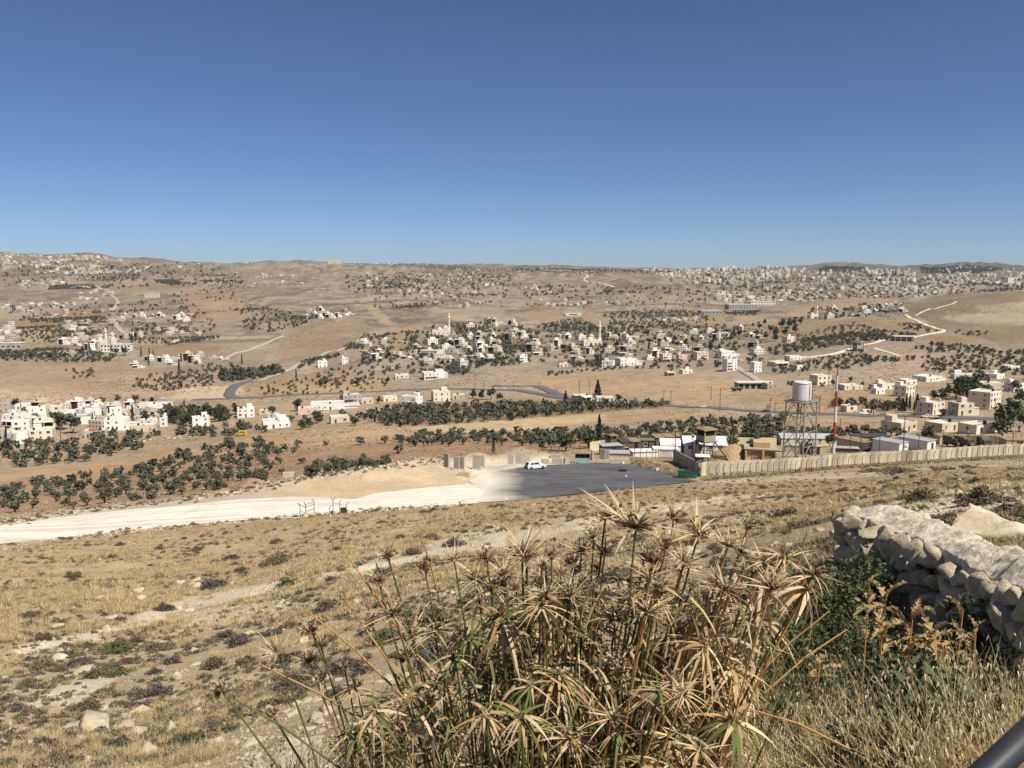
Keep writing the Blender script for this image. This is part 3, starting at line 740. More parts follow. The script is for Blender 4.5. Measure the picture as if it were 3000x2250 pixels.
FAR = [ # outline, spacing, radius, keep
 ([(240,800),(410,795),(410,815),(345,828),(220,822)], 13, 2.6, .9), ([(140,838),(275,835),(280,848),(140,848)], 7, 2.8, .95),
 ([(85,935),(310,930),(330,940),(300,946),(90,946)], 8, 2.6, .95), ([(50,962),(270,952),(280,985),(130,1000),(60,985)], 10, 2.4, .8),
 ([(390,962),(550,960),(560,976),(380,982)], 8, 2.5, .9), ([(380,992),(640,987),(640,996),(520,1008),(380,1005)], 7.5, 2.3, .95),
 ([(690,905),(790,900),(850,915),(860,950),(800,980),(720,965)], 13, 2.7, .75), ([(850,930),(930,925),(900,945),(860,965)], 9, 2.7, .8),
 ([(0,1032),(200,1022),(340,1042),(330,1062),(150,1062),(0,1057)], 8.5, 2.6, .9),
 ([(450,818),(540,827),(510,836),(460,830)], 9, 3.4, .95), ([(560,800),(700,800),(720,840),(620,850)], 22, 3.0, .7),
 ([(95,760),(350,772),(330,790),(100,790)], 26, 3.6, .6), ([(0,800),(180,800),(160,815),(0,810)], 25, 3, .6),
 ([(190,1078),(290,1082),(290,1112),(200,1108)], 13, 2.3, .6), ([(380,1120),(450,1097),(620,1082),(630,1130),(480,1147),(400,1147)], 10.5, 2.3, .8),
 ([(560,1062),(700,1072),(720,1100),(640,1102)], 12, 2.6, .6), ([(640,1090),(760,1085),(820,1075),(830,1095),(740,1112),(650,1120)], 6.5, 3.4, .85),
 ([(1005,1012),(1075,1004),(1075,1020),(1010,1026)], 6.5, 2.7, .95), ([(890,1060),(1000,1034),(1002,1041),(870,1082)], 7, 2.6, .9),
 ([(925,1088),(1130,1063),(1150,1100),(1000,1132),(930,1112)], 13, 2.2, .7), ([(750,1135),(900,1102),(1140,1107),(1150,1132),(1000,1152),(770,1162)], 10, 1.7, .7),
 ([(1360,987),(1480,982),(1500,1010),(1450,1012)], 8.5, 2.6, .95), ([(1440,1022),(1560,1003),(1580,1022),(1450,1047)], 9, 2.5, .85),
 ([(1320,1067),(1500,1052),(1560,1057),(1500,1072),(1330,1082)], 8.5, 2.7, .9), ([(1230,1092),(1300,1077),(1380,1087),(1370,1099),(1250,1102)], 8, 2.8, .95),
 ([(1170,802),(1260,807),(1230,842),(1160,847),(1100,852)], 20, 3.4, .75), ([(1290,782),(1500,792),(1480,832),(1300,832)], 28, 3.4, .6),
 ([(1500,785),(1800,790),(2000,797),(1900,803),(1500,797)], 30, 5.0, .7), ([(1150,895),(1240,887),(1240,902),(1150,905)], 12, 2.6, .7),
 ([(1320,952),(1420,947),(1440,972),(1330,977)], 10, 2.5, .8), ([(1580,952),(1700,932),(1750,962),(1720,987),(1600,972)], 10.5, 2.4, .85),
 ([(1760,922),(1900,907),(2050,912),(2100,942),(1950,962),(1800,952)], 13, 2.6, .8), ([(1500,1012),(1600,1012),(1610,1026),(1500,1036)], 9.5, 2.1, .9),
 ([(1680,962),(1900,957),(1900,977),(1800,987)], 10, 2.8, .8), ([(1670,1062),(1750,1057),(1760,1076),(1670,1076)], 6.5, 2.5, .9),
 ([(2120,912),(2230,912),(2220,926),(2130,926)], 11, 2.4, .85), ([(2420,987),(2560,967),(2690,982),(2600,1000),(2480,1012),(2350,1032),(2250,1042),(2250,1022)], 8.2, 2.6, .9),
 ([(2330,982),(2500,947),(2560,965),(2420,1000),(2340,1012)], 11, 2.1, .8), ([(2625,952),(2680,947),(2745,972),(2720,976),(2640,967)], 9, 2.3, .85),
 ([(2670,1022),(2720,1007),(2920,1022),(2910,1032),(2720,1037)], 9.5, 2.6, .85), ([(2780,967),(2900,972),(2880,986),(2800,982)], 11, 2.2, .75),
 ([(2520,1042),(2640,1047),(2740,1047),(2620,1062),(2550,1062)], 8.2, 2.3, .85), ([(2370,1058),(2520,1032),(2560,1067),(2500,1082),(2280,1097),(2250,1087)], 8.5, 2.3, .85),
 ([(2690,1062),(2800,1042),(3060,1022),(3060,1097),(2850,1107),(2700,1087)], 9, 2.3, .75), ([(2380,905),(2620,905),(2600,925),(2400,930)], 24, 3.4, .6),
 ([(1740,1190),(1960,1185),(1960,1195)], 9, 2.6, .8), ([(1600,1095),(1700,1085),(1870,1075),(1870,1082),(1700,1093),(1600,1104)], 7, 2.0, .8),
 ([(2440,1180),(2650,1190),(2650,1206),(2440,1200)], 7, 2.7, .9), ([(2800,1120),(2880,1110),(2900,1165),(2800,1165)], 7.5, 3.6, .9),
 ([(30,1205),(480,1185),(600,1195),(640,1215),(480,1255),(200,1265),(30,1265)], 16, 2.6, .5),
 ([(470,1200),(640,1195),(680,1230),(560,1250),(480,1245)], 9, 3.4, .75), ([(520,1262),(720,1245),(780,1268),(600,1282),(500,1280)], 8, 2.9, .8),
 ([(230,1290),(330,1275),(480,1268),(470,1285),(330,1300)], 8, 2.6, .8), ([(820,1215),(1000,1212),(1040,1235),(960,1250),(850,1240)], 13, 2.8, .7),
 ([(1080,770),(1300,775),(1400,782),(1250,790)], 40, 4.0, .6), ([(2420,782),(2530,784),(2520,800),(2380,800)], 20, 6.0, .9), ([(2690,790),(2830,776),(2940,788),(2860,802),(2700,802)], 22, 7.0, .9),
 ([(2030,840),(2250,820),(2560,830),(2700,840),(2560,870),(2200,880)], 55, 4.0, .5), ([(2250,1115),(2420,1120),(2560,1130),(2700,1120),(2560,1145),(2300,1142)], 15, 2.6, .6),
]
fp, fs = [], []
for poly, sp, rad, keep in FAR:
    g = grove(poly, sp, .22, keep, rnd.uniform(-.4, .4))
    fp.append(g); fs.append(rad * rg.uniform(.7, 1.25, len(g)))
for x, y, z, s, w in olives[295:]: fp.append(np.array([[x, y, z + .3]])); fs.append(np.array([2.3 * s]))
# village gardens
for poly, n in (([(60,900),(560,880),(640,960),(560,1000),(300,1020),(60,1000)], 330), ([(1060,980),(1480,960),(1500,1060),(1340,1100),(1060,1090)], 420), ([(1480,960),(2230,950),(2240,1070),(1960,1085),(1620,1065),(1500,1060)], 520),
                ([(0,760),(700,775),(720,830),(400,850),(0,830)], 330), ([(2340,905),(2660,890),(2650,925),(2380,940)], 130), ([(1000,800),(1500,800),(1480,900),(1050,900)], 420), ([(500,850),(720,840),(740,900),(560,960)], 40), ([(1500,830),(2050,850),(2050,900),(1550,900)], 220), ([(2050,800),(3000,815),(3000,850),(2650,870),(2050,890)], 1500)):
    w = land_poly(poly, 4); pa = np.array(w); lo, hi = pa.min(0), pa.max(0)
    x = rg.uniform(lo[0], hi[0], n * 4); y = rg.uniform(lo[1], hi[1], n * 4); m = pip(x, y, w); x, y = x[m][:n], y[m][:n]
    fp.append(np.stack([x, y, H(x, y)], 1)); fs.append(rg.uniform(1.6, 3.6, len(x)) * np.clip(y / 1500, 1, 1.7))
fp = np.concatenate(fp); fs = np.concatenate(fs)
mass('distant_trees', fp, fs * .84, 32, varied('far_trees', [lin('#43453a', .9), lin('#515445', .9), lin('#62634f', .9)], 0.9, 0.05, 0.2), .85, 'dark olive groves and garden trees scattered over the far hillsides', 'trees')
# scrub dotted over slopes
nS = 22000; ly = rg.uniform(math.log(600), math.log(3200), nS); tS = rg.uniform(-.68, .68, nS); yS = np.exp(ly); xS = tS * yS
keep = fbm(xS / 160, yS / 160, 3, 71) > -.05; xS, yS = xS[keep], yS[keep]
mass('distant_scrub', np.stack([xS, yS, H(xS, yS)], 1), rg.uniform(.4, 1.25, len(xS)) * np.clip(yS / 1200, .8, 1.8), 7, varied('far_scrub', [lin('#5e5640', .9), lin('#726a4e', .9), lin('#4c4a36', .9)], 0.9, 0.05, 0.2), .6, 'low dark scrub dotted over the dry far slopes', 'scrub')

# trees big enough to pick out: (kind, u, v, height in metres)
PICK = [
 ('pine', 1412,1170,9),('pine',1385,1168,8),('broad',1440,1170,10),('broad',1465,1178,7),('pine',1225,1172,8),('pine',1110,1182,7),('broad',870,1205,9),('broad',800,1222,8),
 ('broad',905,1252,7),('broad',930,1240,8),('broad',885,1258,6),('broad',1040,1248,6),('spruce',1657,1178,9),('broad',1700,1181,6.5),('spruce',1751,1172,14),('broad',1812,1177,6.5),
 ('pine',430,1236,9),('pine',510,1240,11),('pine',545,1250,10),('pine',600,1222,9),('pine',640,1235,9),('pine',690,1215,9),('pine',660,1222,8),('pine',570,1215,8),('broad',180,1260,12),('broad',215,1270,12),('pine',160,1240,9),('broad',360,1240,7),
 ('broad',300,1180,6),('broad',345,1178,6),('pine',398,1180,7),('pine',445,1182,6),('pine',420,1186,5),('pine',45,1196,8),('pine',135,1200,6),
 ('cypress',272,1243,8),('cypress',303,1240,8),('cypress',390,1240,10),('cypress',540,1190,6),('cypress',20,1302,9),
 ('cypress',387,1000,14),('cypress',414,1045,13),('cypress',438,1048,12),('cypress',449,1050,11),('cypress',525,1090,14),('cypress',436,1070,13),('cypress',709,1068,13),('cypress',263,1030,12),('cypress',389,955,12),('cypress',326,1030,11),('cypress',706,1112,12),('cypress',868,1110,10),('cypress',1205,1005,12),('cypress',1215,1008,11),
 ('pine',650,1110,11),('pine',690,1110,11),('pine',730,1100,11),('pine',770,1095,11),('pine',800,1088,10),('pine',340,1040,11),('pine',365,1042,12),('pine',300,1030,9),('pine',240,1035,11),('pine',95,1052,10),('pine',150,1055,11),('pine',190,1050,10),
 ('pine',1140,1050,11),('pine',1230,1042,10),('pine',1250,990,10),('pine',1270,965,10),('pine',940,1135,8),('pine',955,1132,8),('pine',1045,1132,8),('pine',1135,1125,7),('spruce',788,1152,6),
 ('pine',1775,1030,12),('pine',1805,1020,11),('pine',1950,1010,12),('pine',1975,1000,12),('pine',2010,1012,12),('pine',2030,1008,12),('pine',1650,1040,10),('pine',1670,1035,10),('pine',2150,990,13),('pine',2165,985,13),('pine',2140,1000,11),('pine',1555,1000,10),('cypress',1901,1028,16),('cypress',1806,1067,9),('cypress',1760,1075,15),('cypress',1750,1078,12),('pine',2080,1025,11),('pine',2105,1030,11),('pine',1895,985,10),('pine',1730,1025,10),
 ('pine',2258,975,15),('pine',2275,985,15),('pine',2290,965,16),('pine',2310,960,17),('pine',2325,955,16),('pine',2345,950,15),('pine',2300,985,14),('pine',2270,1000,13),('pine',2245,995,13),('pine',2330,975,13),('pine',2225,965,13),('pine',2215,985,12),('pine',2240,950,12),
 ('pine',2820,1170,14),('pine',2840,1165,14),('pine',2800,1172,10),('pine',2760,1172,9),('pine',2780,1162,9),('broad',2735,1170,7),('cypress',2654,1203,9),('cypress',2664,1203,9),('spruce',2685,1210,9),('spruce',2645,1208,7),('broad',2760,1228,5),('broad',2950,1270,11),('broad',2985,1265,10),('broad',2935,1285,9),('broad',2720,1300,6),('broad',2640,1285,4.5),('broad',2960,1200,7),('broad',2990,1180,9),('broad',2975,1150,9),('broad',2550,1145,5),('broad',2490,1122,5),('broad',2440,1128,5),('broad',2460,1190,5),('broad',2560,1198,6),('broad',2600,1205,6),('broad',2620,1202,6),
 ('cypress',1446,1330,5),('cypress',1755,1310,10),('broad',1658,1322,7),('broad',1725,1315,6),('broad',1590,1322,4),('broad',1615,1318,4),('broad',1575,1298,4),('broad',2010,1310,5),('broad',2205,1305,6),('broad',2360,1340,5),('broad',2430,1310,4),('pine',2555,1320,4),
]
LBL = {'pine': ('pine_tree', 'tree', 'dark rounded pine tree'), 'broad': ('broadleaf_tree', 'tree', 'bushy green broadleaf tree'), 'cypress': ('cypress_tree', 'tree', 'slim dark cypress'), 'spruce': ('conifer_tree', 'tree', 'dark pointed conifer')}
def where(u, v):
    if v > 1285 and u > 1400: return 'beside the camp'
    if u < 780 and v > 1170: return 'among the white houses of the near left village'
    if u < 1500 and v > 1160: return 'by the houses above the olive grove'
    if u > 2400 and v > 1100: return 'among the houses along the main road'
    if 2190 < u < 2360 and v < 1010: return 'in the dark stand on the hilltop village'
    if 1500 < u < 1900 and v > 1160: return 'beside the main road'
    if u < 560: return 'in the village on the left plateau'
    if u < 830: return 'along the side road at the foot of the scree hill'
    if u < 1480: return 'in the middle village below the scree hill'
    return 'in the village around the minaret'
for kd, u, v, h in PICK:
    p = G(u, v); nm, cat, txt = LBL[kd]; w = where(u, v)
    cr, tr, h0 = {'pine': (PINE, PTR, 8.6), 'broad': (BROAD, OTR, 6.6), 'cypress': (CYP, CTR, 9.2), 'spruce': (SPRUCE, CTR, 10.2)}[kd]
    tree(nm, txt + ' ' + w, cat, txt + 's ' + w, cr, tr, (p.x, p.y, p.z), h / h0)
# ------------------------------------------------------------------ houses
WALL = {
 'white': plain('wall_white', lin('#efebe2', .9), .9, .35, .07, grime=lin('#c9bfae', .8)),
 'cream': plain('wall_cream', lin('#e9dec6', .88), .9, .35, .07, grime=lin('#c9bb9e', .82)),
 'beige': plain('wall_beige', lin('#dacbb0', .86), .9, .35, .08, grime=lin('#b39f80', .8)),
 'grey': plain('wall_grey', lin('#b9b4aa', .84), .9, .35, .08, grime=lin('#97928a', .8)),
 'pink': plain('wall_pink', lin('#dcbfae', .86), .9, .35, .07),
 'bare': plain('wall_bare_concrete', lin('#b0a695', .8), .95, .5, .14),
}
roof_m = plain('roof_screed', lin('#d8d2c6', .84), .95, .4, .1, grime=lin('#a8a198', .8))
glass_m = NT('window_glass'); glass_m.color(lin('#30353a', .9)); glass_m.rough(.25); glass_m = glass_m.m
frame_m = plain('window_frame', lin('#d6cfc2', .85), .7, 2, .05)
shade_m = plain('dark_opening', lin('#2c2a28', .8), .95, 1, .1)  # near-black colour painted in for shade inside openings; dark doors share it
tankb_m = plain('tank_black', lin('#2a2a2c', .9), .5, 1, .1)
tankw_m = plain('tank_white', lin('#e6e6e4', .85), .4, 1, .05)
tile_m = plain('roof_tile', lin('#b5694c', .8), .85, .8, .2)
door_m = plain('door_brown', lin('#5a4534', .9), .7, 2, .15)
rail_m = plain('rail_iron', lin('#4a4846', .9), .6, 2, .1)

def mk_window(w, h):
    mb = MB(); f = .09
    for a in ((-w/2, -w/2 + f, 0, h), (w/2 - f, w/2, 0, h), (-w/2 + f, w/2 - f, 0, f), (-w/2 + f, w/2 - f, h - f, h)):
        mb.box(a[0], a[1], -.07, .02, a[2], a[3], frame_m)
    mb.box(-w/2 + f, w/2 - f, -.03, .02, f, h - f, glass_m)
    mb.box(-.03, .03, -.05, -.03, f, h - f, frame_m)
    mb.box(-w/2 - .08, w/2 + .08, -.14, .02, -.1, 0, frame_m)
    return mb.mesh('window')
WIN = [mk_window(1.2, 1.3), mk_window(1.0, 1.2), mk_window(1.7, 1.4)]
_d = MB(); _d.box(-.5, .5, -.06, .02, 0, 2.1, door_m); _d.box(-.62, -.5, -.09, .02, 0, 2.22, frame_m); _d.box(.5, .62, -.09, .02, 0, 2.22, frame_m); _d.box(-.5, .5, -.09, .02, 2.1, 2.22, frame_m)
DOOR = _d.mesh('door')
_t = MB(); _t.lathe([(0, .15), (.55, .15), (.6, .3), (.6, 1.1), (.5, 1.25), (.18, 1.32), (0, 1.32)], tankb_m, 14); [_t.box(x-.05, x+.05, -.4, .4, -.02, .16, rail_m) for x in (-.4, .4)]
TANKB = _t.mesh('water_tank', True)
_t = MB(); _t.lathe([(0, .15), (.5, .15), (.5, 1.3), (.42, 1.4), (0, 1.42)], tankw_m, 14); [_t.box(x-.05, x+.05, -.4, .4, -.02, .16, rail_m) for x in (-.35, .35)]
TANKW = _t.mesh('water_tank', True)

HR = random.Random(31)
def house(u, vb, wpx, hpx, st=2, col='white', yaw=None, label=None, extra='', name='flat_roofed_house'):
    """front foot at pixel (u, vb); size taken from how wide and tall it shows at that distance"""
    p = G(u, vb); y = p.y; W = wpx * y / FPX; Ht = max(2.6 * st, min(hpx * y / FPX * .8, 3.3 * st))
    if yaw is None: yaw = HR.choice([-22, -12, 14, 26, 32])
    a = math.radians(yaw); asp = HR.uniform(.62, .85)
    w = W / (abs(math.cos(a)) + asp * abs(math.sin(a))); d = asp * w
    e = empty(name, (p.x, p.y + (d * abs(math.cos(a)) + w * abs(math.sin(a))) / 2, p.z), a)
    zb = min(hz(e.location.x + sx * w/2, e.location.y + sy * d/2) for sx in (-1, 1) for sy in (-1, 1)) - p.z - .5
    wm = WALL[col]; mb = MB(); par = .45
    mb.box(-w/2, w/2, -d/2, d/2, min(zb, -.5), Ht, wm)
    for q in ((-w/2, w/2, -d/2, -d/2 + .2), (-w/2, w/2, d/2 - .2, d/2), (-w/2, -w/2 + .2, -d/2 + .2, d/2 - .2), (w/2 - .2, w/2, -d/2 + .2, d/2 - .2)):
        mb.box(*q, Ht, Ht + par, wm)
    if 's' in extra or (st > 1 and HR.random() < .5):   # stair head on the roof
        sx = HR.choice([-1, 1]) * w * .22; mb.box(sx - w*.16, sx + w*.16, d*.05, d*.42, Ht + .08, Ht + 2.5, wm)
    if 'b' in extra:   # balconies in front
        for k in range(1, st):
            z = Ht / st * k; mb.box(-w*.42, w*.05, -d/2 - 1.3, -d/2, z - .15, z, wm); mb.box(-w*.42, w*.05, -d/2 - 1.3, -d/2 - 1.18, z, z + .9, wm)
    if 'l' in extra:   # lower wing
        mb.box(w/2, w/2 + w*.45, -d*.35, d*.4, min(zb, -.5), Ht * .55, wm)
    mb.build('wall', e)
    rb = MB(); rb.box(-w/2 + .2, w/2 - .2, -d/2 + .2, d/2 - .2, Ht, Ht + .07, roof_m)
    if 'l' in extra: rb.box(w/2 - .1, w/2 + w*.47, -d*.38, d*.42, Ht * .55, Ht * .55 + .15, roof_m)
    rb.build('roof', e)
    if 't' in extra:   # tiled hip on a post porch
        tb = MB(); x0, x1, y0, y1, z = -w*.3, w*.2, -d*.2, d*.3, Ht + .5
        tb.raw([(x0, y0, z), (x1, y0, z), (x1, y1, z), (x0, y1, z), ((x0+x1)/2, (y0+y1)/2, z + 1.5)], [(0,1,4), (1,2,4), (2,3,4), (3,0,4), (3,2,1,0)], tile_m)
        for xx in (x0+.2, x1-.2):
            for yy in (y0+.2, y1-.2): tb.box(xx-.1, xx+.1, yy-.1, yy+.1, Ht, z, wm)
        tb.build('tiled_roof', e)
    if 'o' in extra:   # open bay: its shade painted as a dark panel, slab over it
        ob = MB(); ob.box(-w*.4, w*.4, -d/2 - .03, -d/2 + .3, .1, 2.5, shade_m); ob.build('carport_shade_panel', e)
        ob = MB(); ob.box(-w*.48, w*.48, -d/2 - 1.8, -d/2, 2.55, 2.75, wm); [ob.box(x-.12, x+.12, -d/2 - 1.7, -d/2 - 1.46, -1, 2.55, wm) for x in (-w*.42, 0, w*.42)]; ob.build('carport_roof', e)
    sh = Ht / st
    def put(me, nm, x, yy, z, r): o = link(nm, me, e, (x, yy, z), r); return o
    for s in range(st):
        z = s * sh + 1.0
        nf = max(1, int(w / 3.4)); doorat = HR.randrange(nf) if s == 0 else -1
        for i in range(nf):
            x = (i + .5) / nf * w - w/2
            if 'o' in extra and s == 0: continue
            if i == doorat and nf > 1: put(DOOR, 'door', x, -d/2, .02, 0)
            elif HR.random() < .88: put(HR.choice(WIN), 'window', x, -d/2, z, 0)
        ns = max(1, int(d / 3.8))
        for i in range(ns):
            yy = (i + .5) / ns * d - d/2
            if HR.random() < .75: put(WIN[1], 'window', -w/2, yy, z, -math.pi/2)
            if 'l' not in extra or s > 0:
                if HR.random() < .75: put(WIN[1], 'window', w/2, yy, z, math.pi/2)
    for k in range(HR.choice([0, 1, 1, 2])):
        link('water_tank', HR.choice([TANKB, TANKB, TANKW]), e, (HR.uniform(-.35, .35) * w, HR.uniform(-.1, -.35) * d, Ht + .07))
    tag(e, label or f'{col} flat-roofed house', 'house'); return e

NEAR = [
 # near left village
 (13,1206,27,32,2,'grey',20,'grey two-storey house at the upper edge of the white village',''),
 (98,1223,54,34,2,'white',25,'white house with balconies above the cream flat house','b'),
 (26,1247,55,37,2,'white',-15,'white house with a wide shaded carport beside the olive rows','o'),
 (52,1264,54,33,2,'white',20,'white balconied house in front of the carport house','b'),
 (116,1251,70,33,1,'cream',22,'long cream house with dark open bays','o'),
 (107,1293,75,38,2,'cream',18,'cream flat house beside the curving village wall',''),
 (30,1303,64,40,2,'white',-20,'white house with a tall cypress in front of its door',''),
 (193,1222,60,27,1,'white',15,'low white house on the upper street of the white village',''),
 (238,1224,46,27,2,'white',-18,'white two-storey house with plain sides in the village middle',''),
 (279,1187,27,20,1,'white',15,'small white house at the top corner of the village',''),
 (265,1284,75,38,1,'grey',24,'grey house with a red tiled porch on its roof','t'),
 (328,1263,80,38,2,'white',22,'white two-storey house with square windows beside the red tiled porch','l'),
 (408,1267,78,22,1,'beige',12,'low beige house with a flat roof below the white hall',''),
 (427,1246,47,17,1,'white',-8,'low white hall behind the beige house',''),
 (330,1222,42,30,2,'white',30,'white house with a bare side wall in the crowded village',''),
 (370,1208,40,22,1,'cream',10,'cream house with a flat roof on the village slope',''),
 (406,1220,36,27,2,'grey',24,'greyish house next to the round pines',''),
 (476,1250,24,27,2,'white',14,'narrow white house squeezed between two round pines',''),
 (580,1252,58,34,2,'white',24,'white two-storey house with an outside terrace beyond the pines','s'),
 (713,1224,58,30,2,'white',18,'white house with roof tanks above the yellow bus','s'),
 (475,1183,27,20,1,'grey',-10,'unpainted grey block house alone above the village',''),
 (445,1199,85,15,1,'white',5,'long low white row under the grey block house',''),
 (220,1234,60,18,1,'grey',8,'long low house with a shaded terrace behind the dense garden','o'),
 (319,1203,44,18,1,'white',-14,'low white house below the garden trees',''),
 (160,1216,36,24,2,'cream',18,'cream two-storey house on the village shoulder',''),
 (290,1205,34,18,1,'grey',12,'low grey house behind the white two-storey house',''),
 (350,1235,38,22,1,'white',20,'white house behind the cypress pair',''),
 (252,1243,40,22,1,'white',10,'white flat house beside two small cypresses',''),
 (15,1275,34,24,1,'cream',-12,'cream house at the village end beside the terrace wall',''),
 (60,1200,40,20,1,'white',8,'low white house under the dark garden tree',''),
 # houses above the wheat field and grove
 (797,1257,95,30,1,'white',20,'white compound with a taller block behind beside the bulldozed yard','s'),
 (898,1214,70,24,1,'pink',14,'pinkish white house with a long flat roof','l'),
 (950,1203,112,26,1,'white',12,'long white house with roof tanks above the pinkish house','l'),
 (989,1240,65,20,1,'beige',18,'low beige house with a flat roof in front of the grove',''),
 (1023,1183,68,30,2,'grey',28,'grey white two-storey house with a side gallery by the main road','b'),
 (1075,1183,36,17,1,'beige',10,'small beige house between the gallery house and cream house',''),
 (1140,1177,46,24,1,'cream',14,'cream house behind the dark bush beside the road',''),
 (1203,1192,65,34,2,'white',-28,'white house with covered terraces at the grove edge','b'),
 (1289,1176,60,38,2,'cream',16,'cream two-storey house with a lone cypress in front','s'),
 (1343,1170,35,16,1,'beige',0,'low stone shed behind the round bushes',''),
 (797,1226,32,16,1,'white',-14,'small white house with roof pipes above the compound',''),
 (770,1215,28,14,1,'beige',8,'low beige house behind the compound garden',''),
 (1706,1177,60,26,1,'cream',26,'ruined cream house between two conifers','o'),
 (1775,1178,55,9,1,'beige',0,'long low stone building beside the pointed conifer',''),
 # right: along the main road and behind the camp
 (2412,1128,60,33,2,'cream',20,'cream two-storey house on the slope behind the water tower',''),
 (2600,1141,60,27,1,'cream',22,'cream house with a stair head near the bend of the road','s'),
 (2663,1163,66,38,2,'cream',38,'cream house with a dark panel between its windows','s'),
 (2668,1129,50,20,1,'white',20,'white house with a flat roof behind the dark panel house',''),
 (2733,1119,84,18,1,'white',28,'long white house above the dark garden trees','l'),
 (2838,1112,70,22,1,'white',-14,'white house with a raised end beside the orchard','s'),
 (2929,1111,60,28,1,'white',34,'white house with an open stair standing apart on the orchard slope','s'),
 (2745,1216,84,36,2,'cream',36,'long cream two-storey house beside the pointed conifers',''),
 (2828,1218,64,36,2,'beige',14,'beige house with an outside staircase next to the long cream one','l'),
 (2911,1200,104,58,3,'cream',40,'tall cream apartment house with three floors and a grey stair bay',''),
 (2655,1268,104,32,1,'beige',32,'beige one-storey house with a roof room behind the camp wall','s'),
 (2780,1266,96,26,1,'beige',28,'low beige house with a lean-to roof behind the camp wall','l'),
 (2885,1272,100,26,1,'cream',24,'low cream house with a red sheet on its roof','l'),
 (2578,1155,42,24,1,'white',24,'white house behind the road hedge','s'),
 (2500,1142,60,14,1,'cream',5,'long low cream house under the garden bushes',''),
 (2493,1207,45,18,1,'cream',18,'small cream house with a solar roof beside the van',''),
 (2920,1140,75,24,1,'cream',-10,'cream terrace house behind the apartment house',''),
 (2985,1148,50,28,2,'white',16,'white two-storey house at the end of the upper row',''),
 (2970,1085,45,20,1,'white',12,'white house high on the orchard slope',''),
 (2262,1139,45,22,1,'bare',18,'bare concrete block house beside the workshop',''),
 (2287,1073,58,16,1,'cream',20,'low cream farmhouse with a dark shelter beside it','o'),
 (2335,1055,52,15,1,'white',8,'white house on the chalk track',''),
 (2344,1082,24,14,1,'white',14,'small white hut in the orchard below the chalk track',''),
 (2314,1003,34,20,2,'cream',24,'cream two-storey house below the dark pine stand','b'),
 (2142,1087,43,40,4,'white',24,'tall white four-storey house at the head of the lane','b'),
 (2218,1091,35,36,3,'white',28,'white three-storey house beside the tall one',''),
 (2057,1055,40,28,3,'cream',10,'cream three-storey house with a round stair tower',''),
 (1999,1058,32,24,2,'pink',18,'pink two-storey house in the minaret village',''),
 (1952,1060,36,28,3,'cream',22,'cream three-storey house with shaded balconies','b'),
 (2130,1048,52,27,2,'white',20,'white house with a wide top floor above the tall one','l'),
 (1784,1079,40,26,2,'white',-20,'white two-storey house with a blank gable behind cypresses',''),
 (1838,1072,62,24,2,'white',14,'long white house with a row of windows','l'),
 (1964,1101,30,16,1,'beige',16,'low beige house at the foot of the bare slope','o'),
 (2012,1095,38,20,1,'cream',20,'cream house with a roof room on the bare slope','s'),
 (941,1077,33,22,2,'white',18,'white house alone above the side road',''),
 (1008,1067,22,24,2,'white',20,'slim white house beside the orchard lane','s'),
 (1175,1109,44,18,1,'cream',12,'cream house at the lower edge of the middle village',''),
 (1270,1112,80,20,2,'white',14,'long white terrace house at the lower edge of the middle village','b'),
 (1531,1062,29,24,3,'white',22,'white three-storey house west of the chalk yard','b'),
 (1651,1075,27,12,1,'cream',4,'low cream house at the garden edge below the minaret',''),
]
for h in NEAR:
    u, vb, w, hp, st, col, yaw, lab, ex = h
    if 'carport' in lab or 'o' in ex: pass
    house(u, vb, w, hp, st, col, yaw, lab, ex)

# round stair tower of the cream three-storey house, workshop, frame buildings ------------------------------------------------
def block(name, label, cat, u, vb, L, D, Hh, yaw, build, group=None):
    p = G(u, vb); a = math.radians(yaw)
    e = empty(name, (p.x, p.y + D/2, p.z), a); build(e, L, D, Hh); tag(e, label, cat, group); return e
def b_workshop(e, L, D, Hh):
    m = MB(); m.box(-L/2, L/2, -D/2, D/2, -2, Hh, WALL['bare']); m.build('wall', e)
    m = MB(); m.box(-L/2 - .6, L/2 + .6, -D/2 - 1.2, D/2 + .4, Hh, Hh + .35, roof_m); m.build('roof', e)
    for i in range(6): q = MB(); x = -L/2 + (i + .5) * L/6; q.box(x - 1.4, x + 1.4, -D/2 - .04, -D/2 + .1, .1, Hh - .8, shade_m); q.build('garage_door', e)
block('workshop', 'long bare concrete workshop with a white roof beside the green tank trailer', 'workshop', 2215, 1139, 26, 10, 4.2, 0, b_workshop)
def b_frame(e, L, D, Hh):
    n = 3; m = MB()
    for k in range(n + 1):
        q = MB(); z = Hh / n * k; q.box(-L/2, L/2, -D/2, D/2, z - .3, z, WALL['bare']); q.build('floor_slab', e)
    for x in (-1, -.33, .33, 1):
        for y in (-1, 0, 1): q = MB(); cx, cy = x * (L/2 - .3), y * (D/2 - .3); q.box(cx-.25, cx+.25, cy-.25, cy+.25, -1.5, Hh, WALL['bare']); q.build('column', e)
    q = MB(); q.box(-L*.3, L*.2, -D*.1, D*.45, 0, Hh, WALL['bare']); q.box(L*.2, L/2 - .1, -D/2 + .1, D*.3, 0, Hh/n - .3, WALL['bare']); q.box(-L/2+.1, -L*.1, -D/2+.1, 0, Hh/n, 2*Hh/n - .3, WALL['bare']); q.build('block_wall', e)
block('unfinished_house', 'unfinished concrete frame house on the orchard slope by the chalk track', 'house', 2521, 1030, 13, 10, 10, 20, b_frame)
block('unfinished_tower', 'grey unfinished frame block far out on the left plateau', 'building', 36, 918, 12, 10, 17, 15, b_frame)
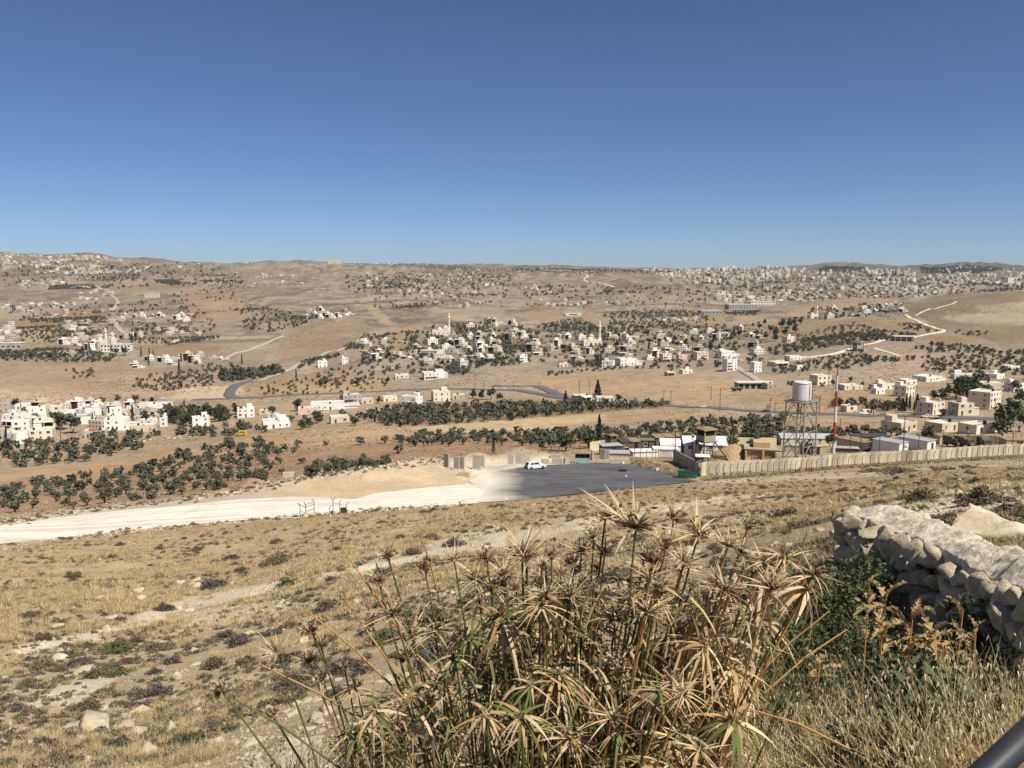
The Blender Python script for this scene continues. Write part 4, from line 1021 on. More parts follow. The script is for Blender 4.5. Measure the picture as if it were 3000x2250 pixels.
def b_shelter(e, L, D, Hh):
    m = MB(); m.box(-L/2, L/2, -D/2, D/2, Hh - .5, Hh, roof_m); m.build('roof', e)
    m = MB(); m.box(-L/2 + 1, L/2 - 3, 0, D/2, -1, Hh - .5, WALL['bare']); m.build('wall', e)
    for i in range(5): q = MB(); x = -L/2 + .6 + i * (L - 1.2) / 4; q.box(x-.25, x+.25, -D/2+.3, -D/2+.8, -2, Hh - .5, WALL['grey']); q.build('column', e)
block('open_shelter', 'grey open-fronted shelter on columns beside the chalk track', 'shelter', 2658, 1001, 26, 14, 6, -6, b_shelter)

# mosques
def minaret(e, x, y, h, r):
    q = MB(); q.box(x-r*1.3, x+r*1.3, y-r*1.3, y+r*1.3, -2, h*.3, WALL['cream']); q.lathe([(r, h*.3), (r, h*.72), (r*1.5, h*.74), (r*1.5, h*.79), (r*.8, h*.8), (r*.75, h*.92), (0, h)], WALL['cream'], 12, (x, y, 0)); q.build('minaret', e)
def b_mosque(e, L, D, Hh):
    m = MB(); m.box(-L/2, L/2, -D/2, D/2, -3, Hh, WALL['cream']); m.build('wall', e)
    m = MB(); m.lathe([(D*.28, Hh), (D*.28, Hh+.8), (D*.24, Hh+2.4), (D*.12, Hh+3.6), (0, Hh+4)], roof_m, 16, (-L*.1, 0, 0)); m.build('dome', e)
    for i in range(4): link('window', WIN[2], e, (-L*.36 + i * L*.24, -D/2, 2), 0)
    minaret(e, L*.42, -D*.1, 32 if L > 18 else 24, 1.5)
block('mosque', 'cream mosque with a tall minaret beside the chalk yard', 'mosque', 1735, 1012, 24, 14, 7, 8, b_mosque)
block('mosque', 'pale mosque with a short minaret above the middle village', 'mosque', 1292, 982, 26, 14, 7, 5, b_mosque)
block('mosque', 'white mosque with a slim minaret on the left plateau', 'mosque', 292, 1012, 14, 12, 7, 10, b_mosque)
block('mosque', 'small mosque with a thin minaret on the far right ridge village', 'mosque', 2385, 933, 16, 12, 7, 10, b_mosque)

# far houses: one mesh each, too small to show parts
k = NT('far_wall'); r = k.rand()
c = k.ramp(r, [(0, lin('#eee9de', .9)), (.3, lin('#e3d8c0', .88)), (.5, lin('#f0ede7', .9)), (.7, lin('#cfc0a4', .84)), (.85, lin('#c4bcae', .84)), (1, lin('#e3d8c2', .86))])
c = k.mix(1.0, c, k.ramp(k.noise(.2, 4, .6, k.pos()), [(.3, .88), (.7, 1.08)]), 'MULTIPLY'); k.color(c); k.rough(.9); farwall = k.m
def far_house_mesh(seed):
    r = random.Random(seed); mb = MB(); st = r.choice([1, 1, 2, 2, 2, 3]) if seed != 300 else 1; w = r.uniform(10, 16); d = r.uniform(8, 12); h = 3.2 * st
    mb.box(-w/2, w/2, -d/2, d/2, -6, h, farwall); mb.box(-w/2+.3, w/2-.3, -d/2+.3, d/2-.3, h, h+.1, roof_m)
    for q in ((-w/2, w/2, -d/2, -d/2+.3), (-w/2, -w/2+.3, -d/2+.3, d/2), (w/2-.3, w/2, -d/2+.3, d/2)): mb.box(*q, h, h+.6, farwall)
    if r.random() < .6: mb.box(-w*.1, w*.35, -d*.1, d*.4, h+.1, h+2.8, farwall)
    if r.random() < .5: mb.box(w/2, w/2 + w*.4, -d*.4, d*.3, -6, h*.5, farwall)
    if r.random() < .4: mb.box(-w*.45, w*.1, -d/2-1.6, -d/2, h-.3, h-.05, farwall); mb.box(-w*.42, w*.07, -d/2-.05, -d/2+.1, .2, h-.4, shade_m)  # dark panel paints the shade under the porch slab
    for s in range(st):
        for i in range(4):
            x = -w/2 + (i+.5) * w/4; mb.box(x-.65, x+.65, -d/2-.06, -d/2+.1, s*3.2+1.0, s*3.2+2.3, glass_m)
        for i in range(3):
            y = -d/2 + (i+.5) * d/3
            for sx in (-1, 1): mb.box(sx*w/2-.06, sx*w/2+.06, y-.6, y+.6, s*3.2+1.0, s*3.2+2.2, glass_m)
    if r.random() < .7: mb.lathe([(0, h+.1), (.7, h+.1), (.7, h+1.5), (0, h+1.6)], tankb_m, 8, (-w*.3, 0, 0))
    return mb.mesh('distant_house'), st
FARV = [far_house_mesh(300 + i) for i in range(14)]
ST = {1: 'one-storey', 2: 'two-storey', 3: 'three-storey'}
taken = []
def far_houses(poly, n, place, sc0=1.0, mind=15, pick=None):
    w = land_poly(poly, 4); pa = np.array(w); lo, hi = pa.min(0), pa.max(0); got = 0; tries = 0
    pts = []
    while len(pts) < n and tries < 40:
        x = rg.uniform(lo[0], hi[0], n * 4); y = rg.uniform(lo[1], hi[1], n * 4); m = pip(x, y, w); tries += 1
        for a, b in zip(x[m], y[m]):
            if all((a - c)**2 + ((b - d) * 1.0)**2 > mind**2 for c, d in taken[-260:]):
                pts.append((a, b)); taken.append((a, b))
                if len(pts) >= n: break
    for a, b in pts:
        me, st = HR.choice(FARV); s = sc0 * HR.uniform(.8, 1.15)
        o = link('distant_house', me, None, (a, b, hz(a, b)), math.radians(HR.choice([-30, -18, -6, 12, 24, 36]) + HR.uniform(-5, 5))); o.scale = (s, s, s)
        tag(o, f'pale flat-roofed {ST[st]} house {place}', 'house', f'{ST[st]} houses {place}')
for h in NEAR:
    p = G(h[0], h[1]); taken.append((p.x, p.y + 6))
far_houses([(30,1195),(260,1185),(470,1195),(470,1240),(300,1255),(60,1240)], 30, 'in the crowded near left village', .62, 8.5)
far_houses([(1060,1010),(1330,985),(1480,980),(1440,1060),(1330,1085),(1060,1080)], 46, 'in the middle village below the scree hill', .84, 17)
far_houses([(1300,955),(1500,945),(1560,985),(1400,1000),(1290,985)], 18, 'around the mosque of the middle village', .84, 18)
far_houses([(1480,975),(1780,985),(2060,970),(2230,950),(2240,1060),(2080,1060),(1760,1055),(1560,1050),(1490,1010)], 62, 'in the village around the tall minaret', .86, 19)
far_houses([(270,985),(400,960),(420,1010),(330,1040),(200,1045),(160,1010)], 20, 'in the village on the left plateau', 0.85, 18)
far_houses([(340,920),(560,915),(560,940),(340,945)], 18, 'along the upper terrace of the left plateau', .85, 18)
far_houses([(380,1060),(640,1035),(650,1060),(520,1075),(400,1080)], 12, 'at the edge of the left plateau above the orchard', .8, 20)
far_houses([(820,910),(1060,905),(1040,935),(900,955),(860,940)], 18, 'on the terrace left of the scree scar', .8, 17)
far_houses([(2370,910),(2640,890),(2640,925),(2400,935)], 20, 'in the ridge village with the thin minaret', .85, 20)
# what is too far to tell apart: one mass of pale blocks
def city(name, specs, label):
    V, F, MI = [], [], []; base = np.array([(-1,-1,0),(1,-1,0),(1,1,0),(-1,1,0),(-1,-1,1),(1,-1,1),(1,1,1),(-1,1,1)], float)
    FQ = np.array([(4,5,6,7),(0,1,5,4),(1,2,6,5),(2,3,7,6),(3,0,4,7)]); n = 0
    for poly, cnt, wlo, whi, hlo, hhi in specs:
        w = land_poly(poly, 4); pa = np.array(w); lo, hi = pa.min(0), pa.max(0)
        # even in the picture's sense of a hillside town: dense streets, uneven clusters
        x = rg.uniform(lo[0], hi[0], cnt * 12); y = rg.uniform(lo[1], hi[1], cnt * 12)
        m = pip(x, y, w) & (fbm(x / 130, y / 160, 2, 14) > rg.uniform(-.25, .4, x.size)); x, y = x[m][:cnt], y[m][:cnt]; z = H(x, y)
        for a, b, c in zip(x, y, z):
            ww = HR.uniform(wlo, whi) * .4; dd = ww * HR.uniform(.6, 1.0); hh = HR.uniform(hlo, hhi) * .8 * (1.7 if HR.random() < .12 else 1); an = HR.uniform(-.7, .7); ca, sa = math.cos(an), math.sin(an)
            q = base * np.array([ww, dd, hh + 5]); q[:, 2] -= 5
            V.append(np.stack([a + q[:, 0]*ca - q[:, 1]*sa, b + q[:, 0]*sa + q[:, 1]*ca, c + q[:, 2]], 1)); F.append(FQ + n); n += 8; MI += [0] * 5
            # rows of windows
            for lv in range(max(1, int(hh / 3.4))):
                zz0, zz1 = lv * 3.3 + 1.0, lv * 3.3 + 2.3
                for fx in (-.55, .05, .6):
                    q2 = np.array([(fx*ww - .8, -dd - .1, zz0), (fx*ww + .8, -dd - .1, zz0), (fx*ww + .8, -dd - .1, zz1), (fx*ww - .8, -dd - .1, zz1)])
                    V.append(np.stack([a + q2[:, 0]*ca - q2[:, 1]*sa, b + q2[:, 0]*sa + q2[:, 1]*ca, c + q2[:, 2]], 1)); F.append(np.array([(0, 1, 2, 3)]) + n); n += 4; MI += [1]
    kk = NT(name + '_wall'); r_ = kk.add('ShaderNodeNewGeometry').outputs['Random Per Island']
    cc = kk.ramp(r_, [(0, lin('#c4baa9', .74)), (.25, lin('#ab9e88', .74)), (.5, lin('#d6cfc2', .78)), (.75, lin('#958c7f', .74)), (1, lin('#b8ab93', .74))]); kk.color(cc); kk.rough(.9)
    me = fast_mesh(name, np.concatenate(V), np.concatenate(F), [kk.m, glass_m]); me.polygons.foreach_set('material_index', np.array(MI, np.int32)); me.update()
    o = link(name, me); tag(o, label, 'houses', kind='stuff'); return o
city('distant_town', [
 ([(1880,795),(2080,790),(2300,795),(2260,830),(2150,850),(1980,830)], 430, 10, 20, 6, 16), ([(2080,785),(2560,790),(2660,800),(2560,830),(2250,830),(2080,810)], 330, 11, 24, 6, 18),
 ([(2530,790),(2680,795),(2680,830),(2560,835)], 130, 12, 24, 8, 26), ([(2660,800),(2830,785),(3060,795),(3060,850),(2900,850),(2700,825)], 260, 11, 22, 6, 16),
 ([(2250,835),(2560,840),(2680,850),(2600,870),(2300,890),(2150,890),(2030,870)], 260, 10, 20, 4, 10), ([(2640,840),(2850,840),(2800,860),(2640,865)], 90, 10, 20, 5, 12)], 'far pale town crowding the ridge on the right')
city('distant_hill_villages', [
 ([(-40,745),(260,750),(380,765),(250,790),(-40,770)], 300, 10, 18, 4, 9), ([(-40,770),(250,790),(420,790),(420,800),(250,805),(100,800),(-40,785)], 100, 10, 18, 4, 8), ([(440,785),(600,765),(760,770),(740,790),(600,800),(450,797)], 150, 10, 18, 4, 9), ([(230,795),(440,780),(430,797),(250,810)], 60, 10, 16, 4, 8),
 ([(60,825),(280,820),(280,845),(60,850)], 40, 10, 16, 4, 8), ([(220,855),(330,850),(340,875),(230,880)], 22, 10, 16, 4, 8), ([(0,880),(330,890),(330,925),(0,930)], 45, 9, 15, 4, 8), ([(200,940),(340,940),(330,1000),(180,1000)], 34, 9, 16, 4, 8), ([(-30,960),(60,960),(60,1020),(-30,1020)], 20, 10, 18, 4, 12),
 ([(400,960),(660,975),(680,1010),(420,1010)], 20, 9, 15, 3, 7), ([(950,768),(1250,775),(1250,785),(960,782)], 60, 10, 20, 4, 8), ([(1050,800),(1400,800),(1500,870),(1350,900),(1080,880)], 150, 8, 15, 3, 8), ([(1330,790),(1460,795),(1440,820),(1340,815)], 30, 9, 15, 3, 7),
 ([(1500,830),(1650,840),(1820,860),(1950,850),(2050,880),(1900,890),(1600,900)], 75, 9, 16, 3, 8), ([(740,785),(900,790),(900,860),(720,840)], 30, 8, 15, 3, 7), ([(1990,880),(2230,870),(2230,905),(2050,905)], 60, 10, 18, 4, 9), ([(1900,930),(2050,925),(2040,945),(1920,945)], 16, 9, 15, 3, 8), ([(2630,860),(2700,850),(2760,860),(2650,875)], 26, 10, 16, 4, 9)], 'pale houses of far villages scattered over the hillsides')
# single large far buildings
def big(name, label, u, v, L, D, Hh, yaw, mat, nwin=6):
    p = G(u, v); e = empty(name, (p.x, p.y, p.z), math.radians(yaw)); m = MB(); m.box(-L/2, L/2, -D/2, D/2, -8, Hh, mat); m.build('wall', e)
    m = MB(); m.box(-L/2 - .4, L/2 + .4, -D/2 - .4, D/2 + .4, Hh, Hh + .7, roof_m); m.build('roof', e)
    for s in range(max(1, int(Hh / 4))):
        for i in range(nwin):
            q = MB(); x = -L/2 + (i + .5) * L / nwin; q.box(x - L/nwin*.28, x + L/nwin*.28, -D/2 - .15, -D/2 + .1, s*4 + 1.2, s*4 + 2.9, glass_m); q.build('window', e)
    tag(e, label, 'building')
big('hall', 'long white hall on the skyline left of the ridge dip', 578, 763, 52, 20, 9, 5, WALL['white'])
big('apartment_block', 'cream apartment block alone on the central skyline', 978, 772, 52, 18, 15, 3, WALL['cream'], 8)
big('apartment_block', 'cream apartment block with cypresses on the left plateau', 446, 872, 30, 14, 12, 6, WALL['cream'])
big('school', 'long white school in front of the plateau village pines', 343, 1028, 36, 12, 8, 8, WALL['white'], 9)
big('factory_hall', 'wide dark-fronted factory hall in the far valley', 2170, 904, 64, 30, 9, 4, WALL['grey'], 10)
big('factory_hall', 'white factory hall behind the dark-fronted one', 2230, 893, 60, 30, 8, 2, WALL['white'], 8)
big('depot', 'blue grey depot beside the bend of the far road', 2080, 918, 46, 20, 6, 12, plain('wall_blue', lin('#8fa0b4', .8), .7, .3, .1), 6)
big('tower_block', 'white tower block on the far right town edge', 2955, 832, 34, 20, 26, 20, WALL['white'], 5)
big('greenhouse', 'white plastic greenhouse on the bare central field', 1680, 924, 30, 12, 6, -8, WALL['white'], 1)
big('barn', 'long grey barn above the middle village orchard', 1266, 1040, 28, 10, 5, 0, WALL['grey'], 5)
big('barn', 'long grey barn at the far left field edge', 25, 1018, 40, 14, 6, 4, WALL['grey'], 6)
# ------------------------------------------------------------------ the camp: concrete wall, fence, cabins, towers
conc_m = plain('precast_concrete', lin('#c9bca0', .82), .92, .6, .12, grime=lin('#9d907a', .8))
conc2_m = plain('weathered_concrete', lin('#b3a68f', .82), .92, .5, .12, grime=lin('#8d8374', .8))
tconc_m = plain('grey_concrete', lin('#b2aa9c', .82), .92, .7, .1)
yel_m = plain('yellow_wall', lin('#ddcda0', .84), .92, .4, .07)
steel_m = plain('galvanised_steel', lin('#a8a39a', .8), .55, 1.2, .15, metal=.3)
dsteel_m = plain('dark_steel', lin('#4d4a45', .85), .6, 1.2, .2)
rust_m = plain('rusty_steel', lin('#6d5a48', .85), .8, 1.5, .3)
brown_m = plain('cabin_brown', lin('#6f6654', .82), .8, .8, .12)
dgrey_m = plain('cabin_dark_grey', lin('#4d4f50', .85), .8, .8, .12)
tan_m = plain('bunker_render', lin('#c9a97e', .82), .92, .5, .12, grime=lin('#a98a62', .8))
whitep_m = plain('white_sheet', lin('#ecebe6', .86), .6, .5, .05, grime=lin('#cfcac0', .8))
groof_m = plain('grey_sheet_roof', lin('#b3b3b1', .82), .6, .5, .08)
troof_m = plain('tan_sheet_roof', lin('#a48e6c', .8), .85, .5, .12)
red_m = plain('mast_red', lin('#b5482c', .85), .55, .8, .15); wht_m = plain('mast_white', lin('#dedbd4', .86), .55, .8, .08)
green_m = plain('skip_green', lin('#2f6a4a', .85), .6, 1.2, .2, grime=lin('#3c4a38', .7))
blue_m = plain('booth_blue', lin('#9db9c0', .82), .85, 1.5, .18)

def along(px_pts, step, world=None):
    """points every `step` metres along a ground line, with heading"""
    c = catmull(world or px_line(px_pts), .25); s = np.concatenate([[0], np.cumsum(np.linalg.norm(np.diff(c, axis=0), axis=1))])
    q = np.arange(step / 2, s[-1], step); x = np.interp(q, s, c[:, 0]); y = np.interp(q, s, c[:, 1]); x2 = np.interp(q + .3, s, c[:, 0]); y2 = np.interp(q + .3, s, c[:, 1])
    return [(a, b, hz(a, b), math.atan2(d - b, e - a)) for a, b, e, d in zip(x, y, x2, y2)]

def panel_mesh(w, h, t, mat):
    mb = MB(); mb.box(-w/2 + .012, w/2 - .012, -t/2, t/2, 0, h, mat); mb.box(-w/2 + .012, w/2 - .012, -t*1.6, t*1.6, -1.2, .35, mat, taper=.75)
    mb.box(-.05, .05, -.05, .05, h, h + .12, dsteel_m); return mb.mesh('panel')
PAN = [panel_mesh(1.25, h, .16, m) for h, m in ((2.75, conc_m), (2.68, conc_m), (2.8, conc2_m), (2.72, plain('pale_concrete', lin('#d8ccb0', .84), .92, .6, .08)))]
def wall_of_panels(name, label, px, n=None, step=1.26, meshes=PAN, lift=0.0, world=None):
    pts = along(px, step, world); e = empty(name, (pts[0][0], pts[0][1], pts[0][2])); tag(e, label, 'wall')
    for x, y, z, a in pts:
        o = link('panel', HR.choice(meshes), e, (x - e.location.x, y - e.location.y, z - e.location.z + lift + HR.uniform(-.05, .05)), a + HR.uniform(-.02, .02))
    return e
wall_of_panels('concrete_wall', 'long pale concrete wall of upright panels in front of the camp', [(2052,1397),(2079,1392),(2180,1388),(2276,1381),(2457,1364),(2540,1357),(2640,1353),(2726,1349),(2862,1338),(3000,1330),(3090,1325)])
wall_of_panels('concrete_wall', 'short shaded concrete wall running back from the camp corner', [(2046,1396),(2020,1378),(1996,1364),(1972,1352)])
YP = [panel_mesh(2.2, 2.6, .2, yel_m)]
wall_of_panels('back_wall', 'cream back wall of the camp behind the white halls', None, step=2.2, meshes=YP, world=[(t_of(u_, 1285) * 254, 254) for u_ in (2090, 2150, 2205, 2266)])
wall_of_panels('back_wall', 'cream back wall behind the parked army trucks', [(2640,1292),(2700,1292),(2760,1297),(2850,1300),(2950,1304)], step=2.2, meshes=YP)
wall_of_panels('back_wall', 'short cream wall behind the rusty roofed booth', [(1728,1322),(1750,1319),(1766,1316)], step=2.2, meshes=YP)

# security fence in front of the wall
def post_mesh(h=2.1, arm=.55, up=.4, r=.065, both=False):
    mb = MB(); mb.tube([(0, 0, -.4), (0, 0, h), (arm, 0, h + up)], r, dsteel_m, 6)
    if both: mb.tube([(0, 0, h), (-arm, 0, h + up)], r, dsteel_m, 6)
    return mb.mesh('post', False)
POST = post_mesh()
def fence(name, label, px, step, me=POST, face=0.0, wires=(1.0, 1.7, 2.3), mesh_h=True):
    pts = along(px, step); e = empty(name, (pts[0][0], pts[0][1], pts[0][2])); tag(e, label, 'fence'); o0 = e.location.copy()
    for x, y, z, a in pts: link('post', me, e, (x - o0.x, y - o0.y, z - o0.z), a + math.pi/2 * 0 + face + HR.uniform(-.06, .06))
    for i, h in enumerate(wires):
        mb = MB(); mb.tube([(x - o0.x, y - o0.y, z - o0.z + h) for x, y, z, a in pts], .012, dsteel_m, 4, False); mb.build('wire', e)
    return e
fence('security_fence', 'bent steel post fence along the outside of the camp wall', [(2066,1402),(2105,1399),(2180,1394),(2276,1387),(2457,1370),(2540,1363),(2640,1358),(2726,1354),(2862,1342),(3000,1334),(3090,1329)], 2.15)
fence('security_fence', 'bent post fence above the weedy bank at the car park', [(1850,1338),(1880,1341),(1912,1344),(1940,1350),(1970,1358)], 2.0)
fence('security_fence', 'short bent post fence beside the shaded camp corner', [(1976,1362),(1996,1374),(2014,1384)], 1.7)

# low concrete blocks lying along the wall foot
for u, v in [(2089,1398),(2108,1396),(2128,1395),(2150,1393),(2172,1391),(2195,1390),(2240,1386),(2290,1381),(2350,1377)]:
    p = G(u, v); mb = MB(); mb.box(-.65, .65, -.3, .3, -.3, .75, tconc_m, taper=.86); mb.box(-.65, .65, -.12, .12, .75, .8, tconc_m)
    o = mb.build('concrete_block', None, (p.x, p.y, p.z), HR.uniform(-.2, .5)); tag(o, 'grey concrete block lying at the foot of the camp wall', 'block', 'concrete blocks at the foot of the camp wall')

# T-shaped slabs round the car park
def twall(w=1.25, h=3.0):
    mb = MB(); mb.prism([(-.75, 0), (.75, 0), (.75, .2), (.2, .42), (.13, h), (-.13, h), (-.2, .42), (-.75, .2)], -w/2, w/2, tconc_m); return mb.mesh('concrete_slab')
TW = [twall(1.2, 2.7), twall(1.5, 3.0), twall(1.0, 2.4)]
for u, v, yaw, k_, lab in [
 (1309,1371,40,1,'concrete slab standing at the crest of the sand heap'), (1338,1377,60,0,'first of two concrete slabs side by side below the sand heap'), (1353,1377,62,0,'second of two concrete slabs side by side below the sand heap'),
 (1396,1376,75,1,'concrete slab with a broad foot at the car park entrance'), (1410,1371,80,0,'concrete slab leaning behind the broad-footed one'), (1496,1363,85,0,'concrete slab at the start of the car park bank'),
 (1520,1361,84,1,'wide concrete slab behind the white car'), (1542,1360,95,1,'concrete slab with a slanting edge beside the white car'), (1734,1349,15,0,'concrete slab beside the blue painted booth'), (1765,1349,55,1,'tall concrete slab in front of the dark cabin'), (1777,1349,70,0,'concrete slab paired with the tall one before the dark cabin')]:
    p = G(u, v); o = link('concrete_slab', TW[k_], None, (p.x, p.y, p.z - .15), math.radians(yaw)); tag(o, lab, 'concrete slab')
for u, v, w, h, yaw, lab in [(1627,1344,2.6,1.0,-8,'upper grey concrete block stacked behind the white car'),(1632,1360,2.4,1.3,-6,'lower grey concrete block beside the white car'),(1598,1360,1.6,1.1,12,'short grey concrete block nearest the white car'),(1660,1358,1.2,1.3,20,'upright grey block beside the wooden pallet'),(1814,1359,4.3,1.25,-4,'long beige concrete barrier at the edge of the car park'),(845,1399,2.6,1.3,12,'pale concrete block set in the chalk bank'),(1360,1396,2.2,.9,-15,'sandy concrete block at the end of the sand heap')]:
    p = G(u, v); mb = MB(); mb.box(-w/2, w/2, -.5, .5, -.4, h, conc_m if 'beige' in lab or 'pale' in lab or 'sandy' in lab else tconc_m, taper=.96); mb.box(-w*.3, w*.3, -.12, .12, h, h + .06, tconc_m)
    o = mb.build('concrete_block', None, (p.x, p.y, p.z), math.radians(yaw)); tag(o, lab, 'concrete block')

# cabins and halls of the camp ---------------------------------------------------------------------------------
def cabin(name, label, u, vb, L, D, Hh, yaw, wall, roof, end=None, gable=0.0, door=True, windows=2, parts='', cat='cabin', eave=.25, vfix=None):
    p = G(u, vb); a = math.radians(yaw); e = empty(name, (p.x, p.y + D * .5, p.z), a); tag(e, label, cat)
    mb = MB(); mb.box(-L/2, L/2, -D/2, D/2, -1.5, Hh, wall)
    if gable: mb.raw([(-L/2, -D/2, Hh), (-L/2, D/2, Hh), (-L/2, 0, Hh + gable - .04), (L/2, -D/2, Hh), (L/2, D/2, Hh), (L/2, 0, Hh + gable - .04)], [(1, 0, 2), (3, 4, 5)], end or wall)
    if end: mb.box(-L/2 - .02, -L/2, -D/2, D/2, -1.4, Hh, end); mb.box(L/2, L/2 + .02, -D/2, D/2, -1.4, Hh, end)
    mb.build('wall', e)
    mb = MB()
    if gable:
        t = .1; g = eave * gable / (D/2)
        for s in (-1, 1):
            mb.raw([(-L/2 - eave, s*(D/2 + eave), Hh - g), (L/2 + eave, s*(D/2 + eave), Hh - g), (L/2 + eave, 0, Hh + gable), (-L/2 - eave, 0, Hh + gable),
                    (-L/2 - eave, s*(D/2 + eave), Hh - g + t), (L/2 + eave, s*(D/2 + eave), Hh - g + t), (L/2 + eave, 0, Hh + gable + t), (-L/2 - eave, 0, Hh + gable + t)],
                   [(0, 1, 2, 3), (7, 6, 5, 4), (0, 4, 5, 1), (0, 3, 7, 4), (1, 5, 6, 2)], roof)
    else:
        mb.box(-L/2 - eave, L/2 + eave, -D/2 - eave, D/2 + eave, Hh, Hh + .14, roof)
        n = max(3, int(L / 1.2))
        for i in range(1, n): x = -L/2 + i * L/n; mb.box(x - .03, x + .03, -D/2 - eave + .02, D/2 + eave - .02, Hh + .14, Hh + .18, roof)
    mb.build('roof', e)
    if door: q = MB(); q.box(-.5, .5, -D/2 - .05, -D/2 + .05, 0, 2.1, shade_m); q.build('door', e, (L * .1, 0, 0))
    for i in range(windows): link('window', WIN[1], e, (-L/2 + (i + .6) * L / (windows + .2), -D/2, 1.1), 0)
    if 'a' in parts:
        q = MB(); q.box(-.45, .45, -.35, 0, 0, .7, whitep_m); q.lathe([(0, 0), (.25, 0), (.25, .02)], dsteel_m, 12, (0, 0, 0)); q.build('air_conditioner', e, (L*.3, -D/2, 1.6))
    return e
cabin('dark_cabin', 'dark grey flat cabin behind the paired concrete slabs', 1790,1333, 5.2,3.2,2.4,12, dgrey_m, groof_m, windows=0)
cabin('store_cabin', 'low shed with a pale grey roof behind the beige barrier', 1812,1345, 5.4,3.4,1.4,-6, conc_m, groof_m, windows=0, door=False)
cabin('container_cabin', 'brown container cabin with a dark grey roof beside the small lookout', 1832,1321, 2.6,5.5,2.5,6, brown_m, dgrey_m, windows=1)
cabin('container_cabin', 'brown container cabin with a tan roof and steel doors', 1858,1320, 2.6,5.5,2.5,6, brown_m, troof_m, windows=0)
cabin('container_cabin', 'wide brown cabin with an open dark door', 1892,1318, 4.8,3.0,2.7,-3, brown_m, plain('green_roof', lin('#7d7f68', .8), .85, .6, .1), windows=1)
for i, (u, v) in enumerate([(1932,1306),(1962,1304),(1992,1302),(2022,1301)]):
    cabin('container_cabin', ['first', 'second', 'third', 'last'][i] + ' of four tan roofed brown cabins in a row behind the white halls', u, v, 2.5,5.6,2.5,4, brown_m, troof_m, windows=0, door=False)
cabin('white_hall', 'white gabled hall with a dark end beside the brown cabins', 1972,1325, 6.2,5.0,2.0,-4, whitep_m, whitep_m, dgrey_m, 1.3, False, 1, cat='hall')
cabin('white_hall', 'longer white gabled hall under the watchtower', 2068,1331, 9.4,5.6,2.2,-4, whitep_m, whitep_m, dgrey_m, 1.4, False, 4, cat='hall')
cabin('white_shed', 'flat white roofed shed in front of the first white hall', 1952,1338, 6.0,3.2,1.9,-6, whitep_m, whitep_m, windows=0, door=False, cat='shed')
cabin('white_shed', 'long low white roofed shed above the weedy bank', 1888,1338, 6.4,3.2,1.3,8, whitep_m, whitep_m, windows=0, door=False, cat='shed')
cabin('hangar', 'long shed with a pale grey sheet roof behind the water tower', 2372,1306, 17.5,6.0,2.4,-3, yel_m, groof_m, None, 1.0, False, 5, cat='shed')
cabin('long_cabin', 'cabin with a brown roof and cream end wall beside the mast', 2524,1322, 5.0,9.0,2.6,32, dgrey_m, troof_m, conc_m, 0, True, 0)
cabin('flat_cabin', 'dark flat roofed store behind the brown roofed cabin', 2556,1300, 11.0,5.0,2.3,4, brown_m, dgrey_m, windows=0)
cabin('white_cabin', 'white ended cabin with air conditioners beside the concrete wall', 2626,1328, 4.4,8.0,2.8,34, whitep_m, groof_m, None, 0, False, 1, 'a')
cabin('white_cabin', 'long cabin with a blank white end next to the air conditioned one', 2706,1321, 4.4,9.0,2.8,34, whitep_m, groof_m, None, 0, True, 0)
cabin('guard_cabin', 'grey guard cabin raised behind the white cabins', 2724,1292, 3.0,2.6,2.8,14, dgrey_m, groof_m, windows=1)
cabin('tan_hut', 'small tan hut beside the grey guard cabin', 2762,1302, 2.6,2.6,2.6,10, conc_m, troof_m, windows=1)
cabin('gate_cabin', 'cream cabin with a tan sheet roof at the far end of the camp', 2985,1314, 6.5,4.5,2.4,-6, conc_m, troof_m, windows=1)
cabin('pump_hut', 'small grey hut at the foot of the water tower', 2392,1332, 2.4,2.0,2.2,10, conc2_m, groof_m, windows=0)
cabin('low_store', 'low grey roofed store between the tower legs', 2330,1325, 5.5,2.6,1.9,-8, conc2_m, groof_m, windows=0, door=False)
cabin('solar_shed', 'low shed with long pale sheets beside the mast', 2480,1326, 7.0,2.6,1.2,-12, dgrey_m, groof_m, windows=0, door=False, cat='shed')
cabin('solar_shed', 'low dark shed left of the water tower under loose sheets', 2262,1302, 5.0,2.6,1.6,-4, dgrey_m, plain('mixed_sheet', lin('#8e8a84', .8), .7, 1.2, .3), windows=0, door=False, cat='shed')

# bunker in the mound
p = G(2228,1356); e = empty('bunker', (p.x, p.y, p.z), math.radians(-14)); tag(e, 'tan concrete bunker with steel doors set in the earth mound', 'bunker')
mb = MB(); mb.box(-3.0, 3.0, 0, 5, -2, 3.0, tan_m); mb.box(-1.6, 2.0, 1.0, 4.6, 3.0, 4.4, tan_m); mb.box(-3.4, -3.0, -1.6, 5, -2, 2.7, tan_m); mb.box(3.0, 3.4, -1.6, 5, -2, 2.7, tan_m); mb.box(.25, .7, -1.2, 0, -2, 2.9, tan_m); mb.build('wall', e)
for x in (-1.3, 1.9): q = MB(); q.box(-.7, .7, -.08, .02, 0, 2.2, steel_m); q.box(-.02, .02, -.12, -.08, .2, 2.0, dsteel_m); q.build('door', e, (x, 0, 0))
q = MB(); q.box(-3.6, 3.6, -.6, 5.2, 3.0, 3.2, conc2_m); q.build('roof_slab', e)

